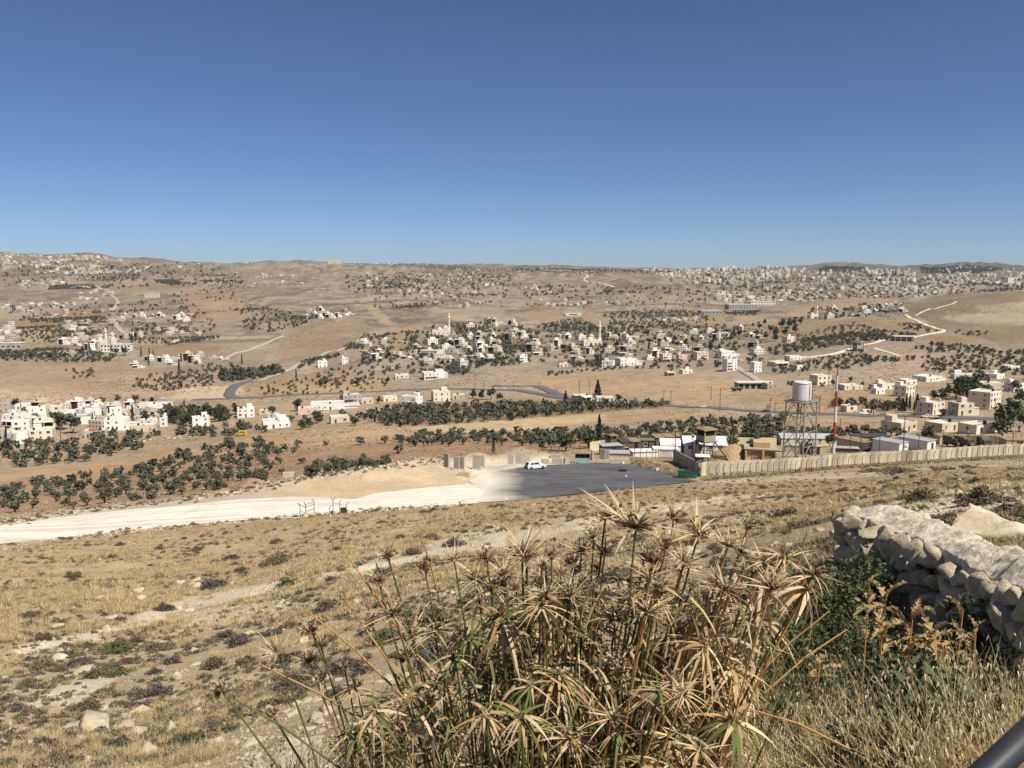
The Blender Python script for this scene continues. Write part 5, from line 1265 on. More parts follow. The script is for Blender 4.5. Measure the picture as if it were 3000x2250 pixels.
# rusty roofed booth with painted wall
p = G(1708,1357); e = empty('booth', (p.x, p.y + 1.4, p.z), math.radians(-5)); tag(e, 'small open booth with a straw coloured roof and blue painted wall', 'booth')
q = MB(); q.box(-1.7, 1.7, -1.2, 1.2, -.6, 1.1, blue_m); q.build('wall', e)
q = MB(); q.box(-1.6, 1.6, -1.1, 1.1, 1.1, 2.0, shade_m); q.build('inner_shade_block', e)  # solid dark block, its colour standing for the shade inside the booth
for x in (-1.6, -.5, .6, 1.6):
    for y in (-1.15, 1.15): q = MB(); q.box(x-.07, x+.07, y-.07, y+.07, 1.1, 2.15, rust_m); q.build('post', e)
q = MB(); q.box(-2.0, 2.0, -1.5, 1.5, 2.15, 2.3, troof_m); q.build('roof', e)
for i in range(5): q = MB(); q.box(-1.9 + i*.78, -1.2 + i*.78, -1.45, 1.45, 2.3, 2.36 + .04 * (i % 2), troof_m); q.build('roof_sheet', e)

def lookout(label, u, vb, legh, w, hcab, name='watchtower', stairs=True, wall=conc2_m):
    p = G(u, vb); e = empty(name, (p.x, p.y, p.z), math.radians(24)); tag(e, label, 'watchtower')
    for sx in (-1, 1):
        for sy in (-1, 1): q = MB(); q.tube([(sx*w*.55, sy*w*.55, -1), (sx*w*.45, sy*w*.45, legh)], .08, dsteel_m, 6); q.build('leg', e)
    for k_ in range(4):
        a0 = k_ * math.pi/2; c0 = [(-1,-1),(1,-1),(1,1),(-1,1)]; A, B = c0[k_], c0[(k_+1) % 4]
        q = MB(); q.tube([(A[0]*w*.54, A[1]*w*.54, .2), (B[0]*w*.46, B[1]*w*.46, legh - .2)], .04, dsteel_m, 5); q.tube([(B[0]*w*.54, B[1]*w*.54, .2), (A[0]*w*.46, A[1]*w*.46, legh - .2)], .04, dsteel_m, 5); q.tube([(A[0]*w*.5, A[1]*w*.5, legh/2), (B[0]*w*.5, B[1]*w*.5, legh/2)], .035, dsteel_m, 5); q.build('brace', e)
    q = MB(); q.box(-w*.6, w*.6, -w*.6, w*.6, legh, legh + .15, dsteel_m); q.build('platform', e)
    q = MB(); q.box(-w/2, w/2, -w/2, w/2, legh + .15, legh + .15 + hcab*.5, wall); q.build('cabin_wall', e)
    q = MB(); q.box(-w*.44, w*.44, -w*.44, w*.44, legh + .15 + hcab*.5, legh + .1 + hcab, shade_m); q.build('lookout_shade_block', e)  # solid dark block painted as the shade within the lookout
    for sx in (-1, 1):
        for sy in (-1, 1): q = MB(); q.box(sx*w*.46-.09, sx*w*.46+.09, sy*w*.46-.09, sy*w*.46+.09, legh + .15 + hcab*.5, legh + .1 + hcab, wall); q.build('corner_post', e)
    q = MB(); q.box(-w*.62, w*.62, -w*.62, w*.62, legh + .1 + hcab, legh + .38 + hcab, troof_m); q.box(-w*.3, w*.3, -w*.3, w*.3, legh + .38 + hcab, legh + .5 + hcab, troof_m); q.build('roof', e)
    if stairs:
        st = empty('stair', (0, 0, 0)); st.parent = e
        import mathutils
        A = Vector((w*.6, -w*.2, legh)); B = Vector((w*.6 + legh*.62, -w*.9, 0)); dd = (B - A); sd = Vector((-dd.y, dd.x, 0)).normalized() * .45
        for s in (-1, 1): q = MB(); q.tube([A + sd*s, B + sd*s], .13, dsteel_m, 5); q.tube([A + sd*s + Vector((0,0,1)), B + sd*s + Vector((0,0,1))], .03, dsteel_m, 5); q.build('stringer', st)
        for i in range(16):
            c = A + dd * ((i + .5) / 16); q = MB(); q.raw([c + sd + dd.normalized()*.12, c - sd + dd.normalized()*.12, c - sd - dd.normalized()*.12, c + sd - dd.normalized()*.12], [(0,1,2,3)], dsteel_m); q.build('tread', st)
    return e
lookout('watchtower with a boxed lookout and a long outside stair', 2066, 1352, 4.6, 3.0, 2.6)
lookout('small lookout hut with a green flat roof above the dark cabin', 1793, 1318, 2.0, 1.9, 2.1, stairs=False, wall=brown_m)
# guard post over the wall corner
p = G(2058,1394); e = empty('guard_post', (p.x + .3, p.y + 1.6, p.z), math.radians(-10)); tag(e, 'open guard post with a pale roof at the wall corner', 'guard post')
q = MB(); q.box(-1.2, 1.2, -1, 1, -.5, 2.3, conc_m); q.build('base', e)
for x in (-1.05, 0, 1.05):
    for y in (-.85, .85): q = MB(); q.box(x-.05, x+.05, y-.05, y+.05, 2.3, 3.6, dsteel_m); q.build('post', e)
q = MB(); q.box(-1.4, 1.4, -1.2, 1.2, 3.6, 3.72, whitep_m); q.build('roof', e)

# water tower ---------------------------------------------------------------------------------------------------
p = G(2340,1352); _k = (p.y + 4) / p.y; e = empty('water_tower', (p.x * _k, p.y + 4, hz(p.x * _k, p.y + 4)), math.radians(38)); tag(e, 'white cylindrical water tank on a tall braced steel tower', 'water tower')
TH, S_ = 15.0, 2.6; cs = [(-1,-1),(1,-1),(1,1),(-1,1)]
for sx, sy in cs: q = MB(); q.tube([(sx*S_*1.08, sy*S_*1.08, -1), (sx*S_, sy*S_, TH)], .17, steel_m, 8); q.build('leg', e)
lev = [0.3, 4.0, 7.7, 11.4, TH]
for k_ in range(4):
    A, B = cs[k_], cs[(k_+1) % 4]
    for i in range(4):
        z0, z1 = lev[i], lev[i+1]; m_ = ((A[0]+B[0])/2*S_, (A[1]+B[1])/2*S_)
        q = MB(); q.tube([(A[0]*S_, A[1]*S_, z0), (m_[0], m_[1], z1 - .1)], .085, steel_m, 5); q.tube([(B[0]*S_, B[1]*S_, z0), (m_[0], m_[1], z1 - .1)], .085, steel_m, 5); q.build('brace', e)
        q = MB(); q.tube([(A[0]*S_, A[1]*S_, z0), (B[0]*S_, B[1]*S_, z0)], .085, steel_m, 5); q.build('cross_bar', e)
q = MB(); q.box(-S_*1.18, S_*1.18, -S_*1.18, S_*1.18, TH, TH + .16, steel_m); [q.box(-S_*1.16, S_*1.16, y-.1, y+.1, TH - .3, TH, steel_m) for y in (-2.4, -.8, .8, 2.4)]; q.build('platform', e)
tk = empty('tank', (0, 0, TH + .16)); tk.parent = e
tank_m = NT('tank_paint'); v_ = tank_m.pos(); f_ = tank_m.noise(.9, 6, .6, v_)
c_ = tank_m.ramp(f_, [(.3, lin('#cfccc6', .86)), (.7, lin('#e6e4de', .86))]); c_ = tank_m.mix(tank_m.ramp(tank_m.noise(.6, 5, .7, v_), [(.6, 0.0), (.8, .5)]), c_, lin('#b8ab9c', .8)); tank_m.color(c_); tank_m.rough(.5); tank_m = tank_m.m
q = MB(); R_ = 2.28; q.lathe([(0, .1), (R_, .1), (R_, 4.55), (R_*.9, 4.85), (R_*.35, 5.05), (0, 5.08)], tank_m, 40); q.build('shell', tk, smooth=False)
for z in (.25, 4.45): q = MB(); q.lathe([(R_ + .01, z), (R_ + .06, z), (R_ + .06, z + .12), (R_ + .01, z + .12)], steel_m if z < 1 else dgrey_m, 40); q.build('hoop', tk)
q = MB(); q.lathe([(0, 5.0), (.35, 5.0), (.35, 5.3), (0, 5.35)], steel_m, 12); q.build('hatch', tk)
# roof rail, platform rail, ladder, pipe
q = MB()
for z in (5.3, 5.75): q.tube([(1.9*math.cos(a), 1.9*math.sin(a), z) for a in np.linspace(2.2, 5.2, 14)], .02, steel_m, 4)
for a in np.linspace(2.2, 5.2, 7): q.tube([(1.9*math.cos(a), 1.9*math.sin(a), 4.9), (1.9*math.cos(a), 1.9*math.sin(a), 5.75)], .02, steel_m, 4)
q.build('roof_rail', tk)
for k_ in range(4):
    A, B = cs[k_], cs[(k_+1) % 4]; f_ = S_*1.15; q = MB()
    for z in (.55, 1.1): q.tube([(A[0]*f_, A[1]*f_, TH + .16 + z), (B[0]*f_, B[1]*f_, TH + .16 + z)], .025, steel_m, 4)
    for i in range(6): x = A[0] + (B[0]-A[0])*i/5; y = A[1] + (B[1]-A[1])*i/5; q.tube([(x*f_, y*f_, TH + .16), (x*f_, y*f_, TH + 1.26)], .025, steel_m, 4)
    q.build('platform_rail', e)
an = math.radians(-38 - 25); lx, ly = (R_ + .18)*math.cos(an), (R_ + .18)*math.sin(an); tx, ty = -math.sin(an)*.22, math.cos(an)*.22
q = MB()
for s in (-1, 1): q.tube([(lx + tx*s, ly + ty*s, .2), (lx + tx*s, ly + ty*s, 5.2)], .035, dsteel_m, 5)
for i in range(14): q.tube([(lx + tx, ly + ty, .5 + i*.33), (lx - tx, ly - ty, .5 + i*.33)], .02, dsteel_m, 4)
q.build('ladder', tk)
q = MB()
for i in range(4): q.lathe([(.42, 0), (.45, 0), (.45, .06), (.42, .06)], dsteel_m, 12, (lx*1.12, ly*1.12, 1.8 + i*.9))
q.build('ladder_cage', tk)
q = MB(); a2 = math.radians(-38 - 60); q.tube([((R_+.12)*math.cos(a2), (R_+.12)*math.sin(a2), .6), ((R_+.12)*math.cos(a2), (R_+.12)*math.sin(a2), 4.2)], .07, dsteel_m, 6); q.build('pipe', tk)
q = MB(); q.tube([(0, 0, -1), (0, 0, TH)], .12, steel_m, 8); q.build('riser_pipe', e)

# radio mast -------------------------------------------------------------------------------------------------------
p = G(2440,1352); mz = p.z; _k = (p.y + 5) / p.y; e = empty('radio_mast', (p.x * _k, p.y + 5, hz(p.x * _k, p.y + 5)), 0); tag(e, 'tall radio mast banded red and white above the camp', 'mast')
yy_ = p.y + 5; 
def zat(v): return yy_ * slope_of(v) - e.location.z
bands = [(1345,1331,.62,red_m),(1331,1281,.60,wht_m),(1281,1237,.5,red_m),(1237,1191,.46,wht_m),(1191,1146,.42,red_m),(1146,1101,.33,wht_m),(1101,1085,.24,red_m)]
for v0, v1, r_, m_ in bands:
    q = MB(); q.tube([(0, 0, zat(v0)), (0, 0, zat(v1))], [r_*.72, r_*.68], m_, 12); q.build('mast_section', e)
q = MB(); q.lathe([(.62, 0), (.9, .05), (.9, .9), (.62, 1.0)], dsteel_m, 12, (0, 0, zat(1290))); q.build('collar', e)
q = MB(); q.tube([(0, 0, zat(1085)), (0, 0, zat(1042))], [.09, .03], dsteel_m, 6); q.build('antenna', e)
for v, w in ((1140, .9), (1120, .8), (1256, 1.2)): q = MB(); q.tube([(-w, 0, zat(v)), (w, 0, zat(v))], .05, dsteel_m, 5); q.build('bracket', e)
for i in range(3):
    a = i * 2.09 + .5; q = MB(); q.tube([(0, 0, zat(1150)), (9*math.cos(a), 9*math.sin(a), .5)], .02, dsteel_m, 4); q.build('guy_wire', e)

# poles ---------------------------------------------------------------------------------------------------------------
wood_m = plain('pole_wood', lin('#6e6252', .8), .9, 1, .2)
def pole(u, vt, vb, kind, label, lean=0.0):
    p = G(u, vb); h = p.y * (slope_of(vt) - slope_of(vb)); r = .12 if p.y < 300 else .2
    e = empty('utility_pole' if kind != 'l' else 'street_lamp', (p.x, p.y, p.z), HR.uniform(-.4, .4)); tag(e, label, 'pole' if kind != 'l' else 'lamp', label + 's' if False else 'poles: ' + label)
    q = MB(); q.tube([(0, 0, -.6), (lean * h, 0, h)], [r * 1.15, r * .75], dsteel_m if kind in 'sl' else wood_m, 6); q.build('shaft', e)
    if kind == 'l': q = MB(); q.tube([(0, 0, h), (.5, 0, h + .5), (1.5, 0, h + .55)], .06, dsteel_m, 5); q.box(1.3, 2.0, -.12, .12, h + .5, h + .62, steel_m); q.build('lamp_head', e)
    if kind == 'w':
        for z in (h - .4, h - 1.1): q = MB(); q.box(-.9, .9, -.07, .07, z - .07, z + .07, wood_m); q.build('cross_arm', e)
    if kind == 's': q = MB(); q.box(-.3, .3, -.2, .2, h - .1, h + .25, steel_m); q.build('floodlight', e)
    return e
CAMP = 'steel floodlight pole rising out of the camp'
for u, a, b in [(1814,1258,1312),(1870,1247,1300),(1977,1262,1352),(2028,1280,1350),(2038,1274,1352),(2088,1242,1335),(2459,1228,1300),(2489,1271,1335),(2520,1266,1335),(2645,1217,1330),(2803,1232,1312),(2833,1266,1325),(2965,1266,1318),(2575,1262,1330),(2690,1272,1326),(2760,1262,1318),(2872,1272,1315),(2915,1278,1312)]:
    pole(u, a, b, 's', CAMP)
for u, a, b, l in [(1614,1282,1326,'thin wooden pole on the bank behind the white car')]: pole(u, a, b, 'p', l)
pole(1633, 1290, 1326, 'p', 'leaning wooden prop beside the thin pole on the bank', .35)
pole(1699, 1286, 1330, 'l', 'curved street lamp behind the booth')
for u, a, b in [(1697,1114,1172),(1726,1115,1168),(1630,1138,1162),(1944,1143,1186),(1965,1145,1187),(2083,1131,1172),(2109,1137,1194),(1392,1095,1138),(1418,1112,1140),(2256,1166,1208),(2270,1178,1209),(2559,1164,1216),(2592,1188,1218),(2427,1040,1130),(1505,1118,1142),(1580,1122,1142),(2340,1170,1212),(2400,1160,1213)]:
    pole(u, a, b, 'w', 'wooden power pole along the main road')
for u, a, b in [(2679,1170,1222),(2803,1180,1222),(2914,1165,1200),(2960,1225,1262)]: pole(u, a, b, 'p', 'tall plain pole between the houses on the main road')
for u, a, b in [(180,1215,1262),(178,1245,1290),(522,1228,1275),(1022,1160,1185),(945,1195,1222),(62,1170,1200)]: pole(u, a, b, 'p', 'thin pole between the houses left of the grove')

# ------------------------------------------------------------------ vehicles
tyre_m = plain('tyre', lin('#232323', .9), .85, 2, .1); rim_m = plain('rim', lin('#8a8a88', .8), .4, 2, .1, metal=.5)
lamp_m = plain('headlamp', lin('#dfe2e4', .8), .2, 2, .05); tail_m = plain('tail_lamp', lin('#8d2320', .85), .3, 2, .1)
trim_m = plain('bumper', lin('#3b3c3e', .85), .7, 2, .1)
_w = MB(); _w.lathe([(.17, -.1), (.29, -.1), (.31, -.05), (.31, .05), (.29, .1), (.17, .1)], tyre_m, 18); TYRE = _w.mesh('tyre', True)
_w = MB(); _w.lathe([(0, .07), (.06, .085), (.17, .07), (.17, -.07), (0, -.07)], rim_m, 14); RIM = _w.mesh('rim', True)
def wheels(e, xs, half, r=.31):
    for x in xs:
        for s in (-1, 1):
            w_ = empty('wheel', (x, s * half, r)); w_.parent = e; w_.rotation_euler = (math.pi/2 * s * -1, 0, 0); w_.scale = (r/.31,) * 3
            link('tyre', TYRE, w_); link('rim', RIM, w_)
def shell(prof, half, mat, tum=.0, zt=0.0):
    """closed side outline (x, z) swept across the width; points above zt lean inward by tum"""
    n = len(prof); vs = []
    for s in (-1, 1):
        for x, z in prof: vs.append((x, s * (half - (tum * (z - zt) if z > zt else 0)), z))
    return vs, [tuple(range(n)), tuple(range(2*n - 1, n - 1, -1))] + [(i, n + i, n + (i+1) % n, (i+1) % n) for i in range(n)]
paints = {}
def paint(c):
    if c not in paints: paints[c] = plain('paint_' + c.lstrip('#'), lin(c, .85), .3, 1.5, .04)
    return paints[c]
def car(label, u, v, head, col, kind='hatch', name='parked_car', scale=1.0):
    p = G(u, v); e = empty(name, (p.x, p.y, p.z + .1), math.radians(head)); tag(e, label, 'car' if kind in ('hatch', 'sedan') else 'van'); e.scale = (scale,) * 3
    pm = paint(col); L, half = (3.9, .8) if kind == 'hatch' else (4.4, .83)
    f, b = L/2, -L/2
    body = [(b, .32), (b - .04, .55), (b + .02, .86), (b + .3, .93), (f - 1.15, .93), (f - .25, .80), (f, .62), (f + .02, .34), (f - .35, .26), (f - .42, .42), (f - .62, .6), (f - .86, .6), (f - 1.06, .42), (f - 1.12, .24), (b + 1.12, .24), (b + 1.05, .42), (b + .86, .6), (b + .6, .6), (b + .4, .42), (b + .34, .26)]
    if kind == 'sedan': cab = [(b + .62, .92), (b + 1.15, 1.36), (b + 2.3, 1.40), (b + 2.95, 1.2), (f - 1.1, .92)]
    else: cab = [(b + .06, .9), (b + .38, 1.34), (b + .7, 1.40), (b + 2.0, 1.40), (b + 2.4, 1.28), (f - 1.02, .92)]
    q = MB(); q.raw(*shell(body, half, pm, .1, .6), pm); q.build('body', e)
    q = MB(); q.raw(*shell(cab, half - .04, pm, .28, .92), pm); q.build('roof', e)
    # side glass, screens
    for s in (-1, 1):
        for (x0, x1, x2, x3) in ([(b + .5, b + 1.3, b + 1.3, b + .78), (b + 1.4, f - 1.42, b + 2.22, b + 1.4)] if kind == 'hatch' else [(b + .95, b + 1.9, b + 1.9, b + 1.22), (b + 2.0, f - 1.42, b + 2.62, b + 2.0)]):
            yo = lambda z: s * (half - .04 - .28 * (z - .92) + .006)
            q = MB(); q.raw([(x0, yo(.96), .96), (x1, yo(.96), .96), (x2, yo(1.32), 1.32), (x3, yo(1.32), 1.32)], [(0, 1, 2, 3)], glass_m); q.build('side_window', e)
    q = MB(); a, c = cab[-1], cab[-2]; dx, dz = -(c[1] - a[1]), (c[0] - a[0])
    w0, w1 = half - .14, half - .22; l_ = math.hypot(dx, dz); ox, oz = .012 * (c[1]-a[1]) / l_ , .012 * (a[0]-c[0]) / l_
    q.raw([(a[0]+ox, -w0, a[1]+.03), (a[0]+ox, w0, a[1]+.03), (c[0]+ox+.02, w1, c[1]), (c[0]+ox+.02, -w1, c[1])], [(0, 1, 2, 3)], glass_m); q.build('windscreen', e)
    q = MB(); a, c = cab[0], cab[1]; q.raw([(a[0]-.012, w0, a[1]+.06), (a[0]-.012, -w0, a[1]+.06), (c[0]-.02, -w1, c[1]-.02), (c[0]-.02, w1, c[1]-.02)], [(0, 1, 2, 3)], glass_m); q.build('rear_window', e)
    for x, nm in ((f, 'front_bumper'), (b - .03, 'rear_bumper')): q = MB(); q.box(x - .1, x + .07, -half + .06, half - .06, .3, .5, trim_m); q.build(nm, e)
    for s in (-1, 1):
        q = MB(); q.box(f - .12, f + .015, s*half*.72 - .16, s*half*.72 + .16, .58, .72, lamp_m); q.build('headlight', e)
        q = MB(); q.box(b - .045, b + .08, s*half*.84 - .08, s*half*.84 + .08, .6, .86, tail_m); q.build('tail_light', e)
        q = MB(); q.box(f - 1.5, f - 1.38, s*(half + .02), s*(half + .14), .92, 1.04, pm); q.build('mirror', e)
    wheels(e, (f - .74, b + .73), half - .1); return e
car('white hatchback parked alone at the edge of the asphalt', 1569, 1374, 22, '#e9e9e6', 'hatch', 'parked_car', 1.05)
car('white car driving on the road above the ploughed field', 2060, 1194, 178, '#e4e4e0', 'hatch', 'car')
car('dark car driving on the road in front of the water tower', 2243, 1208, 178, '#2c2d30', 'sedan', 'car')
car('grey car following the red and white van', 2586, 1220, 177, '#7e8184', 'sedan', 'car')
car('white sedan on the road beside the long cream house', 2716, 1224, 176, '#e8e8e4', 'sedan', 'car')
car('white sedan close behind the other white one on the road', 2736, 1225, 176, '#dcdcd8', 'sedan', 'car')
car('white car waiting beside the olive grove on the main road', 1838, 1182, 176, '#e4e4e0', 'hatch', 'car')
car('white car at the road junction', 1478, 1140, 175, '#e4e4e0', 'hatch', 'car')
car('white car parked under the tall apartment house', 2938, 1207, 150, '#e4e4e0', 'sedan', 'parked_car')

def van(label, u, v, head, col, rear=None, name='delivery_van', L=5.8, Hh=2.55, windows=0, cat='van'):
    p = G(u, v); e = empty(name, (p.x, p.y, p.z + .35), math.radians(head)); tag(e, label, cat); pm = paint(col); half = .98; f, b = L/2, -L/2
    prof = [(b, .4), (b, Hh - .12), (b + .12, Hh), (f - 1.7, Hh), (f - 1.25, Hh - .25), (f - .75, 1.45), (f - .1, 1.15), (f, .85), (f, .4), (f - .55, .34), (f - .62, .6), (f - .95, .78), (f - 1.28, .6), (f - 1.34, .34), (b + 1.6, .34), (b + 1.54, .6), (b + 1.2, .78), (b + .86, .6), (b + .8, .34)]
    q = MB(); q.raw(*shell(prof, half, pm, .05, 1.3), pm); q.build('body', e)
    if rear:
        rm = paint(rear)
        for s in (-1, 1):
            q = MB(); yo = lambda z: s * (half + .012 - (.05 * (z - 1.3) if z > 1.3 else 0))
            pts = [(b + .04, .85), (b + 1.5, .85), (b + 2.3, 1.3), (b + 2.6, Hh - .15), (b + .04, Hh - .15)]
            q.raw([(x, yo(z), z) for x, z in pts], [tuple(range(5))], rm); q.build('red_wrap', e)
            # white two-ring emblem on the wrap
            q = MB()
            for zc, r_ in ((1.42, .2), (1.86, .24)):
                ring = [(b + 1.15 + r_*math.cos(t_), yo(zc + r_*math.sin(t_)) + s*.008, zc + r_*math.sin(t_)) for t_ in np.linspace(0, 6.283, 17)[:-1]]
                inn = [(b + 1.15 + r_*.55*math.cos(t_), yo(zc + r_*.55*math.sin(t_)) + s*.008, zc + r_*.55*math.sin(t_)) for t_ in np.linspace(0, 6.283, 17)[:-1]]
                q.raw(ring + inn, [(i, (i+1) % 16, 16 + (i+1) % 16, 16 + i) for i in range(16)], paint('#f0f0ee'))
            q.build('emblem', e)
        q = MB(); q.box(b - .015, b, -half + .08, half - .08, .85, Hh - .2, rm); q.build('rear_panel', e)
    for s in (-1, 1):
        q = MB(); yo = lambda z: s * (half + .008 - (.05 * (z - 1.3) if z > 1.3 else 0)); q.raw([(f - 1.75, yo(1.45), 1.45), (f - .95, yo(1.45), 1.45), (f - 1.35, yo(2.15), 2.15), (f - 1.75, yo(2.15), 2.15)], [(0, 1, 2, 3)], glass_m); q.build('side_window', e)
        for i in range(windows):
            x = b + .35 + i * (L - 2.6) / windows; w_ = (L - 2.6) / windows - .2; q = MB(); q.raw([(x, yo(1.45), 1.45), (x + w_, yo(1.45), 1.45), (x + w_, yo(2.1), 2.1), (x, yo(2.1), 2.1)], [(0, 1, 2, 3)], glass_m); q.build('side_window', e)
        q = MB(); q.box(f - .15, f + .012, s*.7 - .14, s*.7 + .14, .85, 1.05, lamp_m); q.build('headlight', e)
        q = MB(); q.box(b - .03, b + .05, s*.86 - .06, s*.86 + .06, .8, 1.3, tail_m); q.build('tail_light', e)
    q = MB(); q.raw([(f - .78, -.82, 1.5), (f - .78, .82, 1.5), (f - 1.2, .78, Hh - .32), (f - 1.2, -.78, Hh - .32)], [(0, 1, 2, 3)], glass_m)
    q.v = [(x + .02, y, z + .01) for x, y, z in q.v]; q.build('windscreen', e)
    wheels(e, (f - .95, b + 1.2), half - .12, .36); return e
van('white delivery van with a red rear driving past the houses', 2534, 1216, 178, '#ecebe8', '#a8202c')
van('small yellow bus parked below the white house with roof tanks', 707, 1277, 170, '#d8bf3a', None, 'minibus', 5.6, 2.4, 4, 'bus')

# army trucks behind the wall
army_m = plain('army_paint', lin('#5c5a44', .85), .8, 1.5, .15); canvas_m = plain('truck_canvas', lin('#6f6752', .85), .9, 1.5, .15)
def truck(label, u, v, head):
    p = G(u, v); e = empty('army_truck', (p.x, p.y, p.z + .05), math.radians(head)); tag(e, label, 'truck')
    q = MB(); q.box(-3.2, 3.2, -.45, .45, .75, 1.0, dsteel_m); q.build('chassis', e)
    q = MB(); q.raw(*shell([(1.2, 1.0), (1.2, 2.6), (2.3, 2.6), (2.6, 1.85), (3.3, 1.75), (3.35, 1.0)], 1.1, army_m), army_m); q.build('cab', e)
    q = MB(); q.raw(*shell([(-3.3, 1.1), (-3.3, 2.6), (-3.0, 2.95), (.7, 2.95), (1.0, 2.6), (1.0, 1.1)], 1.2, canvas_m, .1, 1.8), canvas_m); q.build('canvas_cover', e)
    q = MB(); q.raw([(2.33, -.95, 2.5), (2.33, .95, 2.5), (2.6, .95, 1.92), (2.6, -.95, 1.92)], [(3, 2, 1, 0)], glass_m); q.v = [(x + .02, y, z) for x, y, z in q.v]; q.build('windscreen', e)
    for s in (-1, 1): q = MB(); q.box(3.3, 3.38, s*.75-.13, s*.75+.13, 1.3, 1.55, lamp_m); q.build('headlight', e)
    wheels(e, (2.3, -1.3, -2.5), 1.0, .52); return e
truck('green army truck parked nose out against the cream back wall', 2792, 1308, -80)
truck('army truck with a tan cover beside the first truck', 2826, 1310, -75)
truck('army truck parked apart from the other two by the wall', 2884, 1312, -100)

# green tank trailer by the workshop
p = G(2158,1146); e = empty('tank_trailer', (p.x, p.y, p.z), math.radians(4)); tag(e, 'green tank trailer parked beside the long workshop', 'trailer')
q = MB(); R9 = [(.0, -3.6), (.8, -3.5), (1.05, -3.2), (1.05, 3.2), (.8, 3.5), (0, 3.6)]; q.lathe(R9, paint('#3b5a42'), 18); q.v = [(z, y, x + 2.0) for x, y, z in q.v]; q.build('tank', e)
q = MB(); q.box(-3.5, 4.6, -.5, .5, .8, 1.0, dsteel_m); q.build('chassis', e); wheels(e, (-2.4, -1.2, 2.6), .9, .45)
# green skip
p = G(2022,1402); e = empty('skip', (p.x, p.y + 1.0, p.z + .05), math.radians(-16)); tag(e, 'green steel skip with a sloping end at the corner of the car park', 'skip')
q = MB(); L2, hf = 1.95, .85
out = [(-L2, .05), (L2 - .75, .05), (L2 + .15, 1.05), (-L2 - .02, 1.25)]; q.raw(*shell(out, hf, green_m), green_m); q.build('body', e)
q = MB(); q.box(-L2 + .1, L2 - .1, -hf + .1, hf - .1, 1.12, 1.2, shade_m); q.build('shade_sheet', e)  # dark sheet over the body gives the shade of the open top
for x in (-1.6, -.8, 0, .8):
    for s in (-1, 1): r_ = MB(); r_.box(x - .05, x + .05, s*hf - .05, s*hf + .05, .08, 1.12, green_m); r_.build('rib', e)
for s in (-1, 1): r_ = MB(); r_.tube([(-L2 - .02, s*hf, 1.25), (L2 + .15, s*hf, 1.05)], .055, green_m, 6); r_.build('rim', e)
r_ = MB(); r_.tube([(-L2 - .02, -hf, 1.25), (-L2 - .02, hf, 1.25)], .055, green_m, 6); r_.build('rim', e)
# road signs by the main road
for u, v, lab in [(1940,1186,'back of a grey road sign beside the olive row'),(2250,1210,'back of a grey road sign by the road below the workshop')]:
    p = G(u, v); e = empty('road_sign', (p.x, p.y, p.z), .1); tag(e, lab, 'sign')
    q = MB(); q.box(-1.2, 1.2, -.04, .04, 1.6, 4.2, plain('sign_back', lin('#7d8488', .8), .6, 1, .1)); q.build('panel', e)
    for x in (-.9, .9): q = MB(); q.tube([(x, .08, -.5), (x, .08, 4.1)], .06, steel_m, 6); q.build('post', e)
# guard rail along the main road
fence('guard_rail', 'low steel guard rail along the far edge of the main road', [(1760,1172),(1850,1177),(1980,1186),(2060,1190),(2200,1200),(2300,1205),(2450,1211),(2600,1215)], 6.0, post_mesh(.7, .02, .02, .08), 0.0, (.5, .65))
# terrace wall in the left village
wall_of_panels('garden_wall', 'curving pale garden wall in front of the near left village', [(40,1315),(80,1308),(120,1297),(160,1288),(190,1284)], step=3.0, meshes=[panel_mesh(3.0, 1.3, .2, conc2_m)])

# gate posts on the dirt road ---------------------------------------------------------------------------------------
gp_m = plain('gate_steel', lin('#55544f', .85), .6, 2, .2)
p = G(898,1513); e = empty('steel_gate', (p.x, p.y, p.z), 0); tag(e, 'standing steel gate frame with bent arms beside the dirt road', 'gate'); s_ = p.y / FPX
def P3(u, v, dy=0.0): return ((u - 898) * s_, dy, (1513 - v) * s_)
for a, b_, c_, d_ in [((879,1515),(879,1478),(872,1471),0),((894,1515),(894,1482),(889,1468),.4),((917,1514),(917,1472),(912,1463),.9)]:
    q = MB(); A = P3(*a); q.tube([(A[0], d_, -.3), (A[0], d_, P3(*b_)[2]), (P3(*c_)[0], d_, P3(*c_)[2])], .05, gp_m, 6); q.build('post', e)
for a, b_, d0, d1 in [((872,1471),(894,1487),0,.4),((894,1478),(917,1473),.4,.9),((894,1500),(917,1494),.4,.9),((879,1495),(894,1505),0,.4),((894,1487),(917,1480),.4,.9)]:
    A, B = P3(*a), P3(*b_); q = MB(); q.tube([(A[0], d0, A[2]), (B[0], d1, B[2])], .035, gp_m, 5); q.build('rail', e)
p = G(990,1506); e = empty('gate_posts', (p.x, p.y, p.z), 0); tag(e, 'broken gate post row with a forked post and dark panel', 'gate posts'); s_ = p.y / FPX
def P4(u, v): return ((u - 990) * s_, 0, (1506 - v) * s_)
for a, b_, cs_ in [((965,1508),(965,1487),[(969,1480)]),((975,1507),(976,1463),[(971,1455),(983,1454)]),((996,1504),(996,1468),[(1002,1461)]),((1016,1503),(1016,1478),[(1022,1470)])]:
    A, B = P4(*a), P4(*b_); q = MB(); q.tube([(A[0], 0, -.4), (B[0], 0, B[2])], .05, gp_m, 6)
    for c_ in cs_: C = P4(*c_); q.tube([(B[0], 0, B[2]), (C[0], 0, C[2])], .04, gp_m, 6)
    q.build('post', e)
A, B = P4(998,1503), P4(1015,1485); q = MB(); q.box(A[0], B[0], -.03, .03, A[2] - .2, B[2], plain('gate_panel', lin('#3f4448', .85), .6, 2, .1)); q.build('panel', e)
q = MB(); q.tube([P4(979,1470), P4(990,1474), P4(1016,1480)], .02, gp_m, 4); q.build('cable', e)
